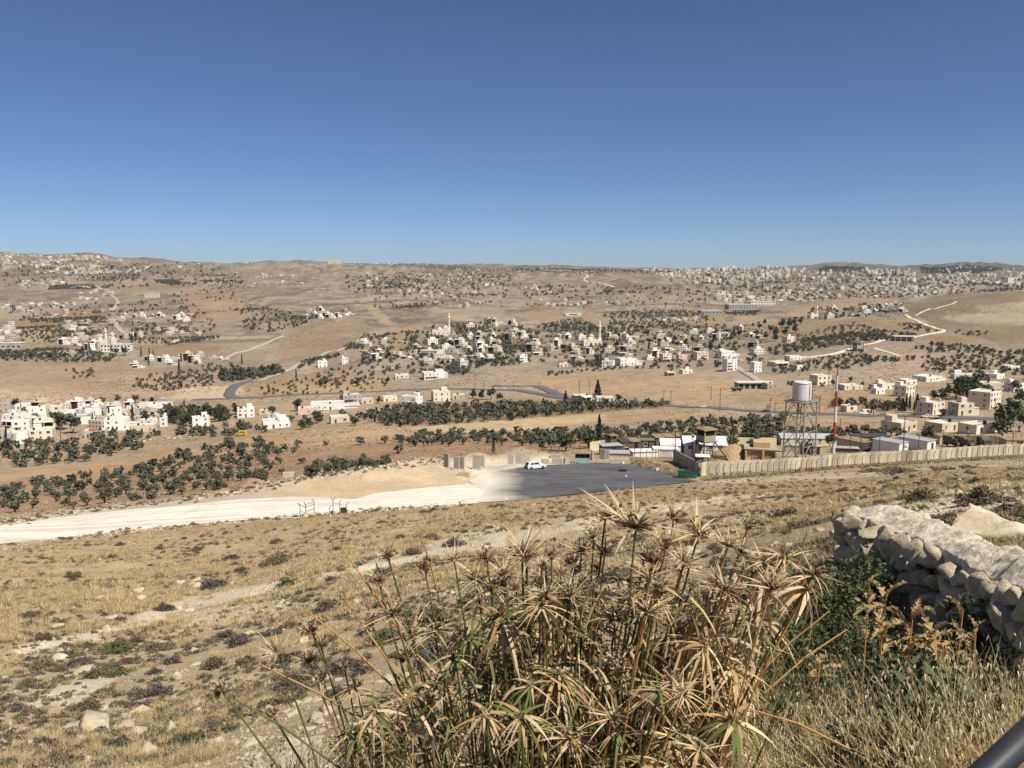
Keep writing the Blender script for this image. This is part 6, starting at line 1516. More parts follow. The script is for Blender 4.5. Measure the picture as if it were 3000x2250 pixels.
A = P4(972,1506); q = MB(); q.box(A[0]-.15, A[0]+.15, -.15, .15, -.2, .45, gp_m); q.build('lock_box', e)
p = G(850,1520); e = empty('fallen_gate', (p.x, p.y, p.z), 0); tag(e, 'fallen white gate lying on the dirt road below the gate frame', 'gate'); s_ = p.y / FPX
for a, b_ in [((812,1518),(880,1503)),((860,1512),(884,1499)),((884,1518),(884,1497)),((812,1518),(884,1517)),((840,1518),(870,1506))]:
    q = MB(); q.tube([((a[0]-850)*s_, 0, (1520-a[1])*s_ + .05), ((b_[0]-850)*s_, 0, (1520-b_[1])*s_ + .05)], .04, whitep_m, 6); q.build('bar', e)
# litter on the asphalt
for u, v, lab, sz, m_ in [(1825,1360,'white plastic box at the edge of the asphalt',.5,whitep_m),(1925,1380,'white carton lying on the asphalt near the weedy bank',.55,whitep_m),(1834,1397,'small white bag lying in the middle of the asphalt',.28,whitep_m),(1693,1361,'green plastic crate in front of the blue painted booth',.6,paint('#3f9c84'))]:
    p = G(u, v); q = MB(); q.box(-sz/2, sz/2, -sz*.4, sz*.4, 0, sz*.7, m_, taper=.9); q.box(-sz*.4, sz*.4, -sz*.3, sz*.3, sz*.7, sz*.76, m_); o = q.build('plastic_box' if sz > .3 else 'plastic_bag', None, (p.x, p.y, p.z + .1), .4); tag(o, lab, 'box' if sz > .3 else 'bag')
p = G(1826,1382); q = MB()
for i in range(5):
    a = i * 1.3; q.lathe([(.16, 0), (.3, .02), (.34, .1), (.3, .18), (.16, .2)], tyre_m, 14, (.75*math.cos(a)*(i > 0), .4*math.sin(a)*(i > 0), .02 + .04 * i))
o = q.build('burnt_tyres', None, (p.x, p.y, p.z + .1)); tag(o, 'heap of black burnt tyres on the asphalt', 'tyres')
p = G(1664,1357); e = empty('pallet', (p.x, p.y, p.z + .1), .3); tag(e, 'wooden pallet leaning beside the stacked concrete blocks', 'pallet'); e.rotation_euler = (1.2, 0, .3)
for i in range(6): q = MB(); q.box(-.6, .6, i*.22, i*.22 + .15, 0, .03, wood_m); q.build('plank', e)
for x in (-.5, 0, .5): q = MB(); q.box(x-.05, x+.05, 0, 1.25, -.1, 0, wood_m); q.build('runner', e)
# ------------------------------------------------------------------ near slope: rocks, shrubs, dry grass
def ico(sub):
    import bmesh
    bm = bmesh.new(); bmesh.ops.create_icosphere(bm, subdivisions=sub, radius=1.0)
    V = np.array([v.co[:] for v in bm.verts]); F = np.array([[v.index for v in f.verts] for f in bm.faces]); bm.free(); return V, F
k = NT('limestone'); v_ = k.obj(); f1 = k.noise(1.6, 6, .65, v_); f2 = k.noise(7.0, 5, .7, v_); pz = k.noise(.9, 4, .6, k.pos())
c = k.ramp(f1, [(.3, lin('#a99a82', .85)), (.55, lin('#cdbd9f', .88)), (.75, lin('#ddd0b6', .9))])
c = k.mix(k.ramp(f2, [(.58, 0.0), (.74, .6)]), c, lin('#8b8172', .8)); c = k.mix(1.0, c, k.ramp(pz, [(.3, .85), (.7, 1.1)]), 'MULTIPLY')
k.color(c); k.rough(.95); k.bump(k.math('ADD', f1, k.math('MULTIPLY', f2, .4)), .6, .12); lime_m = k.m
def rock_mesh(seed, sub=2, cuts=11, rough=.16, name='rock', mat=None):
    r = np.random.default_rng(seed); V, F = ico(sub)
    for _ in range(cuts):
        n = r.normal(size=3); n /= np.linalg.norm(n); d = r.uniform(.38, .8); s = V @ n; V = V - np.outer(np.maximum(s - d, 0), n)
    V = V * (1 + rough * 1.8 * (fbm(V[:, 0]*3.1 + seed, V[:, 1]*3.1 + V[:, 2]*2.7, 3, seed))[:, None])
    V = V * np.array([1, r.uniform(.65, .95), r.uniform(.45, .8)])
    return fast_mesh(name, V, F, [mat or lime_m])
ROCK = [rock_mesh(500 + i) for i in range(9)]
ROCKS = [rock_mesh(540 + i, 1) for i in range(6)]

def zone_at(x, y):
    t = np.asarray(x) / np.asarray(y); j = np.clip(np.interp(t, tcols, np.arange(len(tcols))), 0, len(tcols) - 1).astype(int); i = np.clip(np.interp(np.log(y), lrows, np.arange(NROW)), 0, NROW - 1).astype(int)
    return zone[i, j]
def slope_pts(n, ylo, yhi, tlo=-.72, thi=.72, power=1.0):
    """random ground points; density per square metre falls with distance"""
    w = nrng.random(n); ly = math.log(ylo) + w * (math.log(yhi) - math.log(ylo)); y = np.exp(ly); t = nrng.uniform(tlo, thi, n); x = t * y
    return x, y
def on_slope(x, y):
    z = H(x, y); u, v = pix(x, y, z)
    edge = np.interp(u, [-400,0,250,500,750,980,1180,1400,1500,1771,2036,2300,2500,2800,3000,3400], [1650,1600,1567,1541,1520,1503,1488,1474,1467,1441,1413,1392,1376,1362,1346,1335])
    return v > edge + 3

rr = random.Random(99)
NAMED_ROCKS = [ # u, v, width px, look
 (250,2066,62,'rounded white rock with a flat face lying in the straw'), (522,1985,84,'tall pale rock standing among small stones'), (288,1755,44,'pale pointed rock beside a flat slab'), (405,1735,78,'long flat white slab on the slope'), (215,1790,40,'small block below the pointed rock'),
 (575,1705,62,'flat white rock beside a dark bush'), (640,1712,40,'low rock next to the stony track'), (795,1915,66,'grey rock at the left edge of the sedge'), (892,1880,64,'tan rock behind the sedge heads'), (955,2030,80,'broad pale rock among the sedge stems'), (568,2110,42,'white rock below the dark shrub'), (705,1990,38,'rounded stone near the brown seed head'), (110,2150,48,'white stone half hidden by grass'), (390,2135,36,'sharp white stone in the yellow grass'), (515,2095,32,'small white stone by the shrub'),
 (2433,1478,42,'rounded white rock on the slope below the camp wall'), (2642,1452,54,'upright twin-topped rock on the right slope'), (2628,1462,46,'flat slab at the foot of the twin-topped rock'), (2770,1452,38,'white rock at the edge of the right track'), (2565,1398,26,'oblong white rock near the fence'), (2668,1400,22,'small white rock right of the oblong one'), (2810,1410,30,'rock on the crest below the wall'), (2750,1412,26,'low rock near the crest'), (2960,1398,60,'wide white outcrop beside the pale track'), (2310,1600,60,'pale rock behind the sedge on the right'),
 (1445,1545,26,'small white rock on the stony strip'), (1560,1480,22,'white stone above the stony strip'), (1350,1710,36,'white rock between the sedge stems'), (1230,1895,66,'rock behind the long thin stems'), (680,1480+230,30,'stone on the lip of the stony track')]
for u, v, w, lab in NAMED_ROCKS:
    p = G(u, v); s = w * p.y / FPX / 2; o = link('limestone_rock', rr.choice(ROCK), None, (p.x, p.y, p.z + s * .12), rr.random() * 6.28); s *= .85; o.scale = (s, s * rr.uniform(.6, 1.0), s * rr.uniform(.6, 1.1)); o.rotation_euler[0] = rr.uniform(-.3, .3); tag(o, lab, 'rock')
x, y = slope_pts(4200, 11, 130); ok = on_slope(x, y) & (fbm(x / 7, y / 7, 3, 44) > -.12) & ~((x > -.25 * y) & (y < 12)); x, y = x[ok], y[ok]; z = H(x, y)
szs = nrng.lognormal(-2.1, .55, len(x)) * np.clip(y / 32, .75, 1.5); order = np.argsort(-szs / y)[:255]
for i in order:
    s = float(min(szs[i], .6)); band = 'on the lower part of the dry slope' if y[i] > 50 else 'among the straw of the near slope'
    o = link('limestone_rock', rr.choice(ROCK), None, (x[i], y[i], z[i] + s * .05), rr.random() * 6.28); o.scale = (s, s * rr.uniform(.7, 1.1), s * rr.uniform(.6, 1.1))
    tag(o, f'small pale limestone rock {band}', 'rock', f'limestone rocks {band}')
# rubble bank below the left village
for i in range(46):
    u = rr.uniform(240, 560); v = np.interp(u, [240, 300, 400, 480, 560], [1318, 1312, 1296, 1284, 1276]) + rr.uniform(-5, 8); p = G(u, v); s = rr.uniform(.4, 1.3)
    o = link('rubble_boulder', rr.choice(ROCK), None, (p.x, p.y, p.z + s*.3), rr.random()*6.28); o.scale = (s, s, s); tag(o, 'tan boulder in the rubble bank below the near left village', 'boulder', 'boulders of the rubble bank')

# scattered instances of what nobody could count
def scatter(name, pts, rz, scl, meshes, label, cat, tilt=0.15):
    n = len(pts); me = bpy.data.meshes.new(name); me.vertices.add(n); me.vertices.foreach_set('co', np.asarray(pts, np.float32).ravel())
    rot = np.stack([nrng.normal(0, tilt, n), nrng.normal(0, tilt, n), rz], 1).astype(np.float32)
    a = me.attributes.new('rot', 'FLOAT_VECTOR', 'POINT'); a.data.foreach_set('vector', rot.ravel())
    a = me.attributes.new('scl', 'FLOAT', 'POINT'); a.data.foreach_set('value', np.asarray(scl, np.float32))
    a = me.attributes.new('pick', 'INT', 'POINT'); a.data.foreach_set('value', nrng.integers(0, len(meshes), n).astype(np.int32))
    sub = bpy.data.collections.new(name + '_pieces')
    for i, m in enumerate(meshes): sub.objects.link(bpy.data.objects.new(f'{name}_piece_{i:02d}', m))
    o = link(name, me); tag(o, label, cat, kind='stuff')
    g = bpy.data.node_groups.new(name, 'GeometryNodeTree'); g.interface.new_socket('Geometry', in_out='INPUT', socket_type='NodeSocketGeometry'); g.interface.new_socket('Geometry', in_out='OUTPUT', socket_type='NodeSocketGeometry')
    N = g.nodes; L = g.links; gi = N.new('NodeGroupInput'); go = N.new('NodeGroupOutput'); ip = N.new('GeometryNodeInstanceOnPoints'); ci = N.new('GeometryNodeCollectionInfo')
    ci.inputs['Collection'].default_value = sub; ci.inputs['Separate Children'].default_value = True; ci.inputs['Reset Children'].default_value = True
    def attr(nm, ty):
        q = N.new('GeometryNodeInputNamedAttribute'); q.data_type = ty; q.inputs['Name'].default_value = nm; return [s for s in q.outputs if s.enabled and s.name == 'Attribute'][0]
    L.new(gi.outputs[0], ip.inputs['Points']); L.new(ci.outputs[0], ip.inputs['Instance']); ip.inputs['Pick Instance'].default_value = True
    L.new(attr('pick', 'INT'), ip.inputs['Instance Index']); L.new(attr('scl', 'FLOAT'), ip.inputs['Scale'])
    er = N.new('FunctionNodeEulerToRotation'); L.new(attr('rot', 'FLOAT_VECTOR'), er.inputs[0]); L.new(er.outputs[0], ip.inputs['Rotation'])
    L.new(ip.outputs[0], go.inputs[0]); md = o.modifiers.new('scatter', 'NODES'); md.node_group = g
    return o

def ribbons(starts, dirs, lens, widths, rng, droop=0.5, seg=3, flat=0.0):
    """many tapering bent strips: N x 3 starts and directions -> verts, quads"""
    n = len(starts); d = dirs / (np.linalg.norm(dirs, axis=1)[:, None] + 1e-9); side = np.cross(d, rng.normal(size=(n, 3)) * (1 - flat) + np.array([0, 0, 1.0]) * flat * 1.5); side /= np.linalg.norm(side, axis=1)[:, None] + 1e-9
    V = np.zeros((n, seg + 1, 2, 3)); P = starts.copy(); dr = np.broadcast_to(np.asarray(droop, float), (n,))
    for i in range(seg + 1):
        w = widths * (1 - (i / seg) ** 1.6) + widths * .06
        V[:, i, 0] = P - side * w[:, None] / 2; V[:, i, 1] = P + side * w[:, None] / 2
        d = d + np.array([0, 0, -1.0]) * (dr / seg)[:, None]; d /= np.linalg.norm(d, axis=1)[:, None]
        P = P + d * (lens / seg)[:, None]
    base = (np.arange(n) * (seg + 1) * 2)[:, None]; F = []
    for i in range(seg): F.append(np.stack([base[:, 0] + 2*i, base[:, 0] + 2*i + 1, base[:, 0] + 2*i + 3, base[:, 0] + 2*i + 2], 1))
    return V.reshape(-1, 3), np.concatenate(F, 0)

straw_m = varied('dry_straw', [lin('#bda478', .95), lin('#ccb68c', .95), lin('#d8c6a0', .95), lin('#b09568', .95)], .9, .6, .18, .25)
strawb_m = varied('brown_straw', [lin('#93805c', .9), lin('#a8946e', .9), lin('#7f7052', .9)], .9, .6, .2, .2)
shrub_m = varied('dwarf_shrub', [lin('#6a5f4c', .85), lin('#7d7059', .85), lin('#574f40', .85), lin('#8c8066', .85)], .95, 2.0, .2)
shrubg_m = varied('grey_shrub', [lin('#57534c', .85), lin('#6c675e', .85), lin('#4b4843', .85)], .95, 2.0, .2)
shrubn_m = varied('green_shrub', [lin('#6b6a48', .85), lin('#5a5a3c', .85), lin('#7c7a56', .85)], .95, 2.0, .2)
def tuft(seed, n, h, spread, w, mat, droop=.5):
    r = np.random.default_rng(seed); a = r.random(n) * 6.283; q = spread * r.random(n) ** .7
    st = np.stack([q*np.cos(a), q*np.sin(a), np.full(n, -.02)], 1); d = np.stack([np.cos(a)*r.random(n)*.7, np.sin(a)*r.random(n)*.7, np.ones(n)], 1) + r.normal(0, .15, (n, 3))
    V, F = ribbons(st, d, h * r.uniform(.5, 1.1, n), w * r.uniform(.6, 1.3, n), r, droop, 2); return fast_mesh('tuft', V, F, [mat])
TUFT = [tuft(600 + i, 26, .22, .13, .010, straw_m) for i in range(4)] + [tuft(610 + i, 22, .16, .15, .012, strawb_m, .8) for i in range(2)]
TUFTL = [tuft(620 + i, 26, .24, .2, .022, straw_m) for i in range(4)] + [tuft(630 + i, 20, .2, .2, .026, strawb_m, .8) for i in range(2)]
def bush(seed, n, mat, rad=.5, flat=.75, leaf=.05, twigs=60):
    r = np.random.default_rng(seed); d = r.normal(size=(n, 3)); d[:, 2] = np.abs(d[:, 2]); d /= np.linalg.norm(d, axis=1)[:, None]
    q = rad * r.uniform(.35, 1.0, n) ** .6 * (1 + .35 * np.sin(d[:, 0]*5 + seed) * np.cos(d[:, 1]*4)); P = d * q[:, None] * np.array([1, 1, flat])
    V, F = leaf_quads(P, leaf, r, 2.4, .4)
    a = r.normal(size=(twigs, 3)); a[:, 2] = np.abs(a[:, 2]) + .2; V2, F2 = ribbons(np.zeros((twigs, 3)), a, rad * r.uniform(.7, 1.15, twigs), np.full(twigs, .012), r, .1, 2)
    return fast_mesh('bush', np.concatenate([V, V2]), np.concatenate([F, F2 + len(V)]), [mat])
BUSHA = [bush(640 + i, 1000, m) for i, m in enumerate((shrub_m, shrubg_m, shrub_m, shrubg_m))]
BUSHG = [bush(650 + i, 1000, shrubn_m) for i in range(2)]
BIGB = [bush(655 + i, 1500, m, .5, .7, .04, 120) for i, m in enumerate((shrub_m, shrubn_m))]

# dry grass: thick near, thinner with distance and on the stony strips
P_, S_c = [], []
for ylo, yhi, n in ((8.5, 22, 26000), (22, 45, 26000), (45, 75, 24000), (75, 116, 22000), (116, 215, 20000)):
    x, y = slope_pts(n, ylo, yhi); ok = on_slope(x, y); x, y = x[ok], y[ok]
    zc = zone_at(x, y); pale = zc[:, 2] > .34; dens = fbm(x / 4.0, y / 4.0, 3, 88) + .35 * fbm(x / 25, y / 25, 2, 12)
    keep = (dens > -.05) & (~pale | (nrng.random(len(x)) < .16)); x, y = x[keep], y[keep]
    P_.append(np.stack([x, y, H(x, y)], 1)); S_c.append(nrng.uniform(.6, 1.35, len(x)) * np.clip(y / 40, .8, 1.25))
Pn = np.concatenate(P_); Sn = np.concatenate(S_c); near = Pn[:, 1] < 34
scatter('dry_grass', Pn[near], nrng.random(near.sum()) * 6.28, Sn[near], TUFT, 'dry straw coloured grass covering the near slope', 'grass')
scatter('dry_grass_downslope', Pn[~near], nrng.random((~near).sum()) * 6.28, Sn[~near], TUFTL, 'dry straw coloured grass on the lower slope down to the road', 'grass')
# gravel
x, y = slope_pts(90000, 9, 160); ok = on_slope(x, y); x, y = x[ok], y[ok]; zc = zone_at(x, y); pale = zc[:, 2] > .34
keep = pale | (nrng.random(len(x)) < .6) & (fbm(x / 5, y / 5, 3, 45) > -.05); x, y = x[keep], y[keep]
scatter('loose_stones', np.stack([x, y, H(x, y) + .01], 1), nrng.random(len(x)) * 6.28, nrng.lognormal(-3.3, .5, len(x)) * np.clip(y / 26, .8, 2.0), ROCKS, 'small loose limestone pieces strewn over the slope', 'stones')
# low grey herbs between the shrubs
x, y = slope_pts(16000, 9, 200); ok = on_slope(x, y) & (fbm(x / 9, y / 9, 3, 50) > -.04); x, y = x[ok], y[ok]; zc = zone_at(x, y); keep = (zc[:, 2] < .34) | (nrng.random(len(x)) < .35); x, y = x[keep], y[keep]
HERB = [bush(660 + i, 60, m, .16, .6, .035, 14) for i, m in enumerate((shrub_m, shrubg_m, shrubn_m, strawb_m))]
scatter('low_scrub', np.stack([x, y, H(x, y)], 1), nrng.random(len(x)) * 6.28, nrng.uniform(.6, 1.6, len(x)) * np.clip(y / 40, .8, 1.5), HERB, 'low grey brown herbs growing between the grass', 'scrub')

NAMED_SHRUBS = [(345,1912,110,'g','broad dark grey shrub on the left slope'),(395,1890,60,'g','dark grey shrub touching the broad one'),(285,1985,95,'g','bushy dark shrub above the rounded white rock'),(552,2185,125,'a','wide brown shrub at the bottom of the slope'),(345,2190,80,'g','dark twiggy shrub beside a sharp white stone'),(130,1960,80,'a','brown shrub on the far left of the slope'),(962,1785,80,'a','brown shrub above the stony track bend'),(975,1710,60,'g','grey green shrub on the stony track'),(815,1650,95,'n','olive brown cushion shrub above the track'),(45,2080,60,'g','dark shrub below the stony patch'),(700,1890,75,'g','grey shrub left of the pale rocks'),(845,1718,70,'n','greenish shrub at the lip of the track'),(625,1725,85,'g','grey green shrub beside the white slab'),(480,1790,60,'g','small grey shrub in the stony strip'),(120,2190,90,'g','dark shrub near the half hidden stone'),(160,2240,110,'a','brown shrub at the foot of the slope'),(250,2120,80,'a','brown shrub touching the rounded rock'),
 (2312,1520,100,'n','round brown bush on the slope behind the sedge'),(2875,1475,130,'n','feathery green bush beside the right track'),(2700,1470,110,'n','low green brown bush before the right track'),(1210,1625,60,'a','small brown shrub on the central slope'),(1330,1600,70,'g','grey shrub on the central stony strip'),(1120,1690,70,'g','grey shrub between the seed heads'),(2640,1385,110,'a','brown cushion shrub below the fence'),(2560,1382,80,'a','dark cushion shrub left of the brown one'),(2760,1378,70,'a','cushion shrub near the crest on the right'),(2840,1372,60,'a','small cushion shrub at the asphalt strip'),(2980,1378,60,'a','cushion shrub at the end of the crest')]
def shrub(u, v, w, kd, lab, group=None):
    p = G(u, v); s = w * p.y / FPX; me = rr.choice({'a': BUSHA[::2], 'g': BUSHA[1::2], 'n': BUSHG}[kd] if w < 95 or p.y > 60 else BIGB)
    o = link('dwarf_shrub', me, None, (p.x, p.y, p.z - .02), rr.random()*6.28); o.scale = (s, s, s * rr.uniform(.75, 1.1) * (1 if p.y < 60 else .3 if p.y > 110 else .6)); tag(o, lab, 'shrub', group)
for s_ in NAMED_SHRUBS: shrub(*s_)
x, y = slope_pts(1100, 12, 150); ok = on_slope(x, y) & (fbm(x / 12, y / 12, 2, 52) > -.1) & (zone_at(x, y)[:, 2] < .36) & ~((x > -.2 * y) & (y < 13)); x, y = x[ok][:230], y[ok][:230]
for a, b in zip(x, y):
    kd = rr.choice('aaggn'); s = rr.uniform(.45, 1.15) * min(1.3, max(.8, b / 40)); band = 'on the lower dry slope' if b > 50 else 'on the upper dry slope'; nm = {'a': 'brown', 'g': 'dark grey', 'n': 'dull green'}[kd]
    o = link('dwarf_shrub', rr.choice({'a': BUSHA[::2], 'g': BUSHA[1::2], 'n': BUSHG}[kd]), None, (a, b, hz(a, b) - .02), rr.random()*6.28); o.scale = (s, s * rr.uniform(.8, 1.1), s * rr.uniform(.7, 1.05)); tag(o, f'small {nm} dwarf shrub {band}', 'shrub', f'{nm} dwarf shrubs {band}')
# the big brown bush behind the sedge
for u, v, w, h, lab in [(1262,1850,210,150,'large rounded brown bush rising behind the thin sedge stems'),(1145,1880,160,70,'low spreading brown bush beside the large rounded one'),(1395,1770,130,70,'reddish brown bush behind the drooping sedge')]:
    p = G(u, v); s = w * p.y / FPX; o = link('brown_bush', BIGB[1] if u != 1395 else BIGB[0], None, (p.x, p.y, p.z - .05), rr.random()*6.28); o.scale = (s, s * .8, s * h / w * 1.35); tag(o, lab, 'bush')

# stubble, stones and tufts over the fields and bare slopes of the middle distance
mr = [np.array(px_line(q)) for q in ([(560,1173),(760,1165),(1050,1150),(1330,1141),(1530,1146),(1740,1175),(1980,1190),(2200,1204),(2450,1215),(2740,1222),(3090,1238)], [(690,1168),(672,1160),(684,1136),(745,1116)], [(1440,1131),(1575,1133),(1660,1168)])]
dirtp = land_poly([(-90,1552),(160,1512),(340,1492),(540,1472),(700,1446),(850,1412),(985,1378),(1130,1362),(1310,1345),(1560,1335),(1680,1350),(1420,1400),(1490,1470),(1180,1495),(750,1530),(250,1575),(-90,1615)]); lotp = land_poly([(1372,1410),(1430,1386),(1560,1366),(1760,1357),(1850,1360),(1992,1396),(2040,1411),(1771,1441),(1500,1468)]); campp = land_poly([(1700,1330),(1780,1300),(2050,1290),(2270,1285),(3080,1300),(3080,1330),(2280,1382),(2050,1398),(1960,1350)]); wheat = land_poly([(1200,1254),(1350,1241),(1700,1214),(1900,1200),(1990,1201),(1700,1240),(1500,1262),(1280,1266)])
def mid_pts(n, ylo, yhi, thr, seed, sc_):
    x, y = slope_pts(n, ylo, yhi); ok = ~on_slope(x, y) & ~pip(x, y, lotp) & ~pip(x, y, campp) & ~pip(x, y, wheat) & ~pip(x, y, dirtp) & (zone_at(x, y)[:, 2] < .30) & (fbm(x / sc_, y / sc_, 3, seed) > thr)
    for q in mr: ok &= seg_dist(x, y, q)[0] > 9
    x, y = x[ok], y[ok]; return np.stack([x, y, H(x, y)], 1)
mp = mid_pts(46000, 108, 640, -.02, 151, 30); scatter('field_stubble', mp, nrng.random(len(mp)) * 6.28, nrng.uniform(1.0, 2.6, len(mp)) * np.clip(mp[:, 1] / 300, .7, 1.5), HERB + TUFTL, 'dry stubble and weeds on the fields of the valley', 'stubble')
mp = mid_pts(30000, 130, 1000, .0, 152, 45); scatter('field_stones', mp, nrng.random(len(mp)) * 6.28, nrng.lognormal(-1.5, .5, len(mp)) * np.clip(mp[:, 1] / 350, .6, 1.8), ROCKS, 'pale stones scattered over the fields and bare slopes', 'stones')

# broken chalk along the banks of the dirt road
x0 = []
for ln, n, sp in (([(-60,1540),(160,1508),(330,1486),(520,1466),(700,1440),(850,1410),(985,1383),(1130,1366),(1310,1350)], 2600, 5), ([(-60,1612),(250,1572),(500,1545),(750,1524),(980,1507),(1180,1490),(1380,1477)], 1200, 3), ([(1340,1356),(1430,1350),(1560,1350),(1660,1352)], 700, 5)):
    la = np.array(ln, float); f = nrng.random(n) * (len(la) - 1); i = f.astype(int); w = (f - i)[:, None]; x0.append(la[i] * (1 - w) + la[i + 1] * w + nrng.normal(0, 1, (n, 2)) * np.array([6, sp]))
x0 = np.concatenate(x0); pp = GM(x0[:, 0], x0[:, 1]); scatter('bank_rubble', pp, nrng.random(len(pp)) * 6.28, nrng.lognormal(-1.9, .55, len(pp)), ROCKS, 'broken chalk rubble along the banks of the dirt road', 'rubble')
pk = np.concatenate([x0[:2600:6], x0[2600:3800:9]]); pp = GM(pk[:, 0], pk[:, 1]); scatter('bank_scrub', pp, nrng.random(len(pp)) * 6.28, nrng.uniform(1.0, 3.4, len(pp)), HERB, 'low dry scrub growing on the banks of the dirt road', 'scrub')

# weeds along the camp wall and bank
x0 = []
for (ua, va), (ub, vb), n in (((2060,1404),(2500,1366),900),((2500,1366),(3050,1334),900),((1850,1346),(1985,1385),900)):
    for i in range(n):
        f = rr.random(); u = ua + (ub - ua) * f; v = va + (vb - va) * f + rr.uniform(-3, 5) * (2.4 if ua == 1850 else 1); x0.append((u, v))
pp = GM([a for a, b in x0], [b for a, b in x0]); scatter('bank_weeds', pp, nrng.random(len(pp)) * 6.28, nrng.uniform(1.2, 3.6, len(pp)), HERB + TUFTL[:3], 'dry brown weeds along the camp wall and bank', 'weeds')
# ------------------------------------------------------------------ low stone wall and boulder on the right
def at(u, v, y): return Vector((t_of(u, v) * y, y, slope_of(v) * y))
front = [at(2484,1516,11.3), at(2540,1535,10.6), at(2600,1562,9.9), at(2700,1603,8.9), at(2800,1652,7.9), at(2900,1694,7.1), at(3000,1742,6.3), at(3110,1796,5.5)]
back = [at(2516,1500,12.1), at(2600,1488,11.9), at(2670,1490,11.3), at(2740,1515,10.4), at(2800,1545,9.5), at(2880,1574,8.7), at(2970,1600,7.9), at(3110,1640,6.9)]
def resample(pts, n):
    P = np.array([p[:] for p in pts]); s = np.concatenate([[0], np.cumsum(np.linalg.norm(np.diff(P, axis=0), axis=1))]); q = np.linspace(0, s[-1], n)
    return np.stack([np.interp(q, s, P[:, i]) for i in range(3)], 1)
NL, NW = 120, 34; A_ = resample(front, NL); B_ = resample(back, NL)
k = NT('wall_cap'); v_ = k.pos(); f1 = k.noise(3.0, 7, .65, v_); f2 = k.noise(14.0, 6, .7, v_)
c = k.ramp(f1, [(.3, lin('#b8a98e', .88)), (.5, lin('#dccfb4', .92)), (.72, lin('#e9dfca', .95))]); c = k.mix(k.ramp(f2, [(.58, 0.0), (.72, .5)]), c, lin('#94897a', .8)); k.color(c); k.rough(.95); k.bump(k.math('ADD', f1, k.math('MULTIPLY', f2, .6)), .9, .09); cap_m = k.m
wall_e = empty('stone_wall', (A_[NL//2][0], A_[NL//2][1], hz(A_[NL//2][0], A_[NL//2][1]))); tag(wall_e, 'low dry-stone wall with a pale plastered top on the right', 'stone wall'); O_ = np.array(wall_e.location)
V = []
for i in range(NL):
    for j in range(NW):
        w = j / (NW - 1); jag = .07 * fbm(np.array(i * .22), np.array(w * 1.0 + (7 if w > .5 else 0)), 3, 9) * (1 if j < 2 or j > NW - 3 else .3)
        p = A_[i] * (1 - w) + B_[i] * w; dirw = (B_[i] - A_[i]); dirw = dirw / np.linalg.norm(dirw)
        p = p + dirw * (float(jag) * 2.2 + (.12 * max(0, 1 - j / 4))); p[2] += .09 * float(fbm(np.array(p[0] * 2.6), np.array(p[1] * 2.6), 5, 31, .6)) + .05 * math.sin(w * math.pi) - .05 * max(0, 1 - min(j, NW - 1 - j) / 2.5) - (.05 if i in (0, NL-1) else 0)
        V.append(p - O_)
top = list(V); und = [p + np.array([0, 0, -.07]) + (np.array([0, 0, 0])) for q, p in enumerate(top)]
F = [(i*NW + j, (i+1)*NW + j, (i+1)*NW + j + 1, i*NW + j + 1) for i in range(NL-1) for j in range(NW-1)]; n0 = len(top)
for i in range(NL-1):
    F.append((i*NW, n0 + i*NW, n0 + (i+1)*NW, (i+1)*NW)); F.append(((i+1)*NW + NW-1, n0 + (i+1)*NW + NW-1, n0 + i*NW + NW-1, i*NW + NW-1))
for j in range(NW-1):
    F.append((j + 1, n0 + j + 1, n0 + j, j)); q = (NL-1)*NW; F.append((q + j, n0 + q + j, n0 + q + j + 1, q + j + 1))
link('cap', mesh_np('cap', top + und, F, [cap_m], True), wall_e)
# rubble core, set back from both faces
core = MB(); m_dark = plain('wall_core', lin('#7a6f60', .8), .98, 4, .25)
for i in range(0, NL - 1, 6):
    i2 = min(i + 6, NL - 1); pts = []
    for q in (i, i2):
        d = B_[q] - A_[q]; d = d / np.linalg.norm(d)
        for base in (A_[q] + d * .16, B_[q] - d * .12): pts.append(base - O_ - np.array([0, 0, .1])); pts.append(base - O_ - np.array([0, 0, 1.3]))
    core.raw(pts, [(0, 4, 5, 1), (2, 3, 7, 6), (0, 2, 6, 4), (0, 1, 3, 2), (4, 6, 7, 5)], m_dark)
core.build('core', wall_e)
def wall_stone(seed):
    """angular broken limestone: a block knocked flat on many sides"""
    r_ = np.random.default_rng(seed); V, F = ico(3)
    for _ in range(18):
        n_ = r_.normal(size=3); n_ /= np.linalg.norm(n_); V = V - np.outer(np.maximum(V @ n_ - r_.uniform(.42, .8), 0), n_)
    V = V * (1 + .07 * fbm(V[:, 0] * 6 + seed, V[:, 1] * 6 + V[:, 2] * 5, 3, seed)[:, None]) * 1.45
    return fast_mesh('stone', V, F, [lime_m])
WS = [wall_stone(700 + i) for i in range(14)]
sr = random.Random(5); L_ = np.linalg.norm(np.diff(A_, axis=0), axis=1).sum()
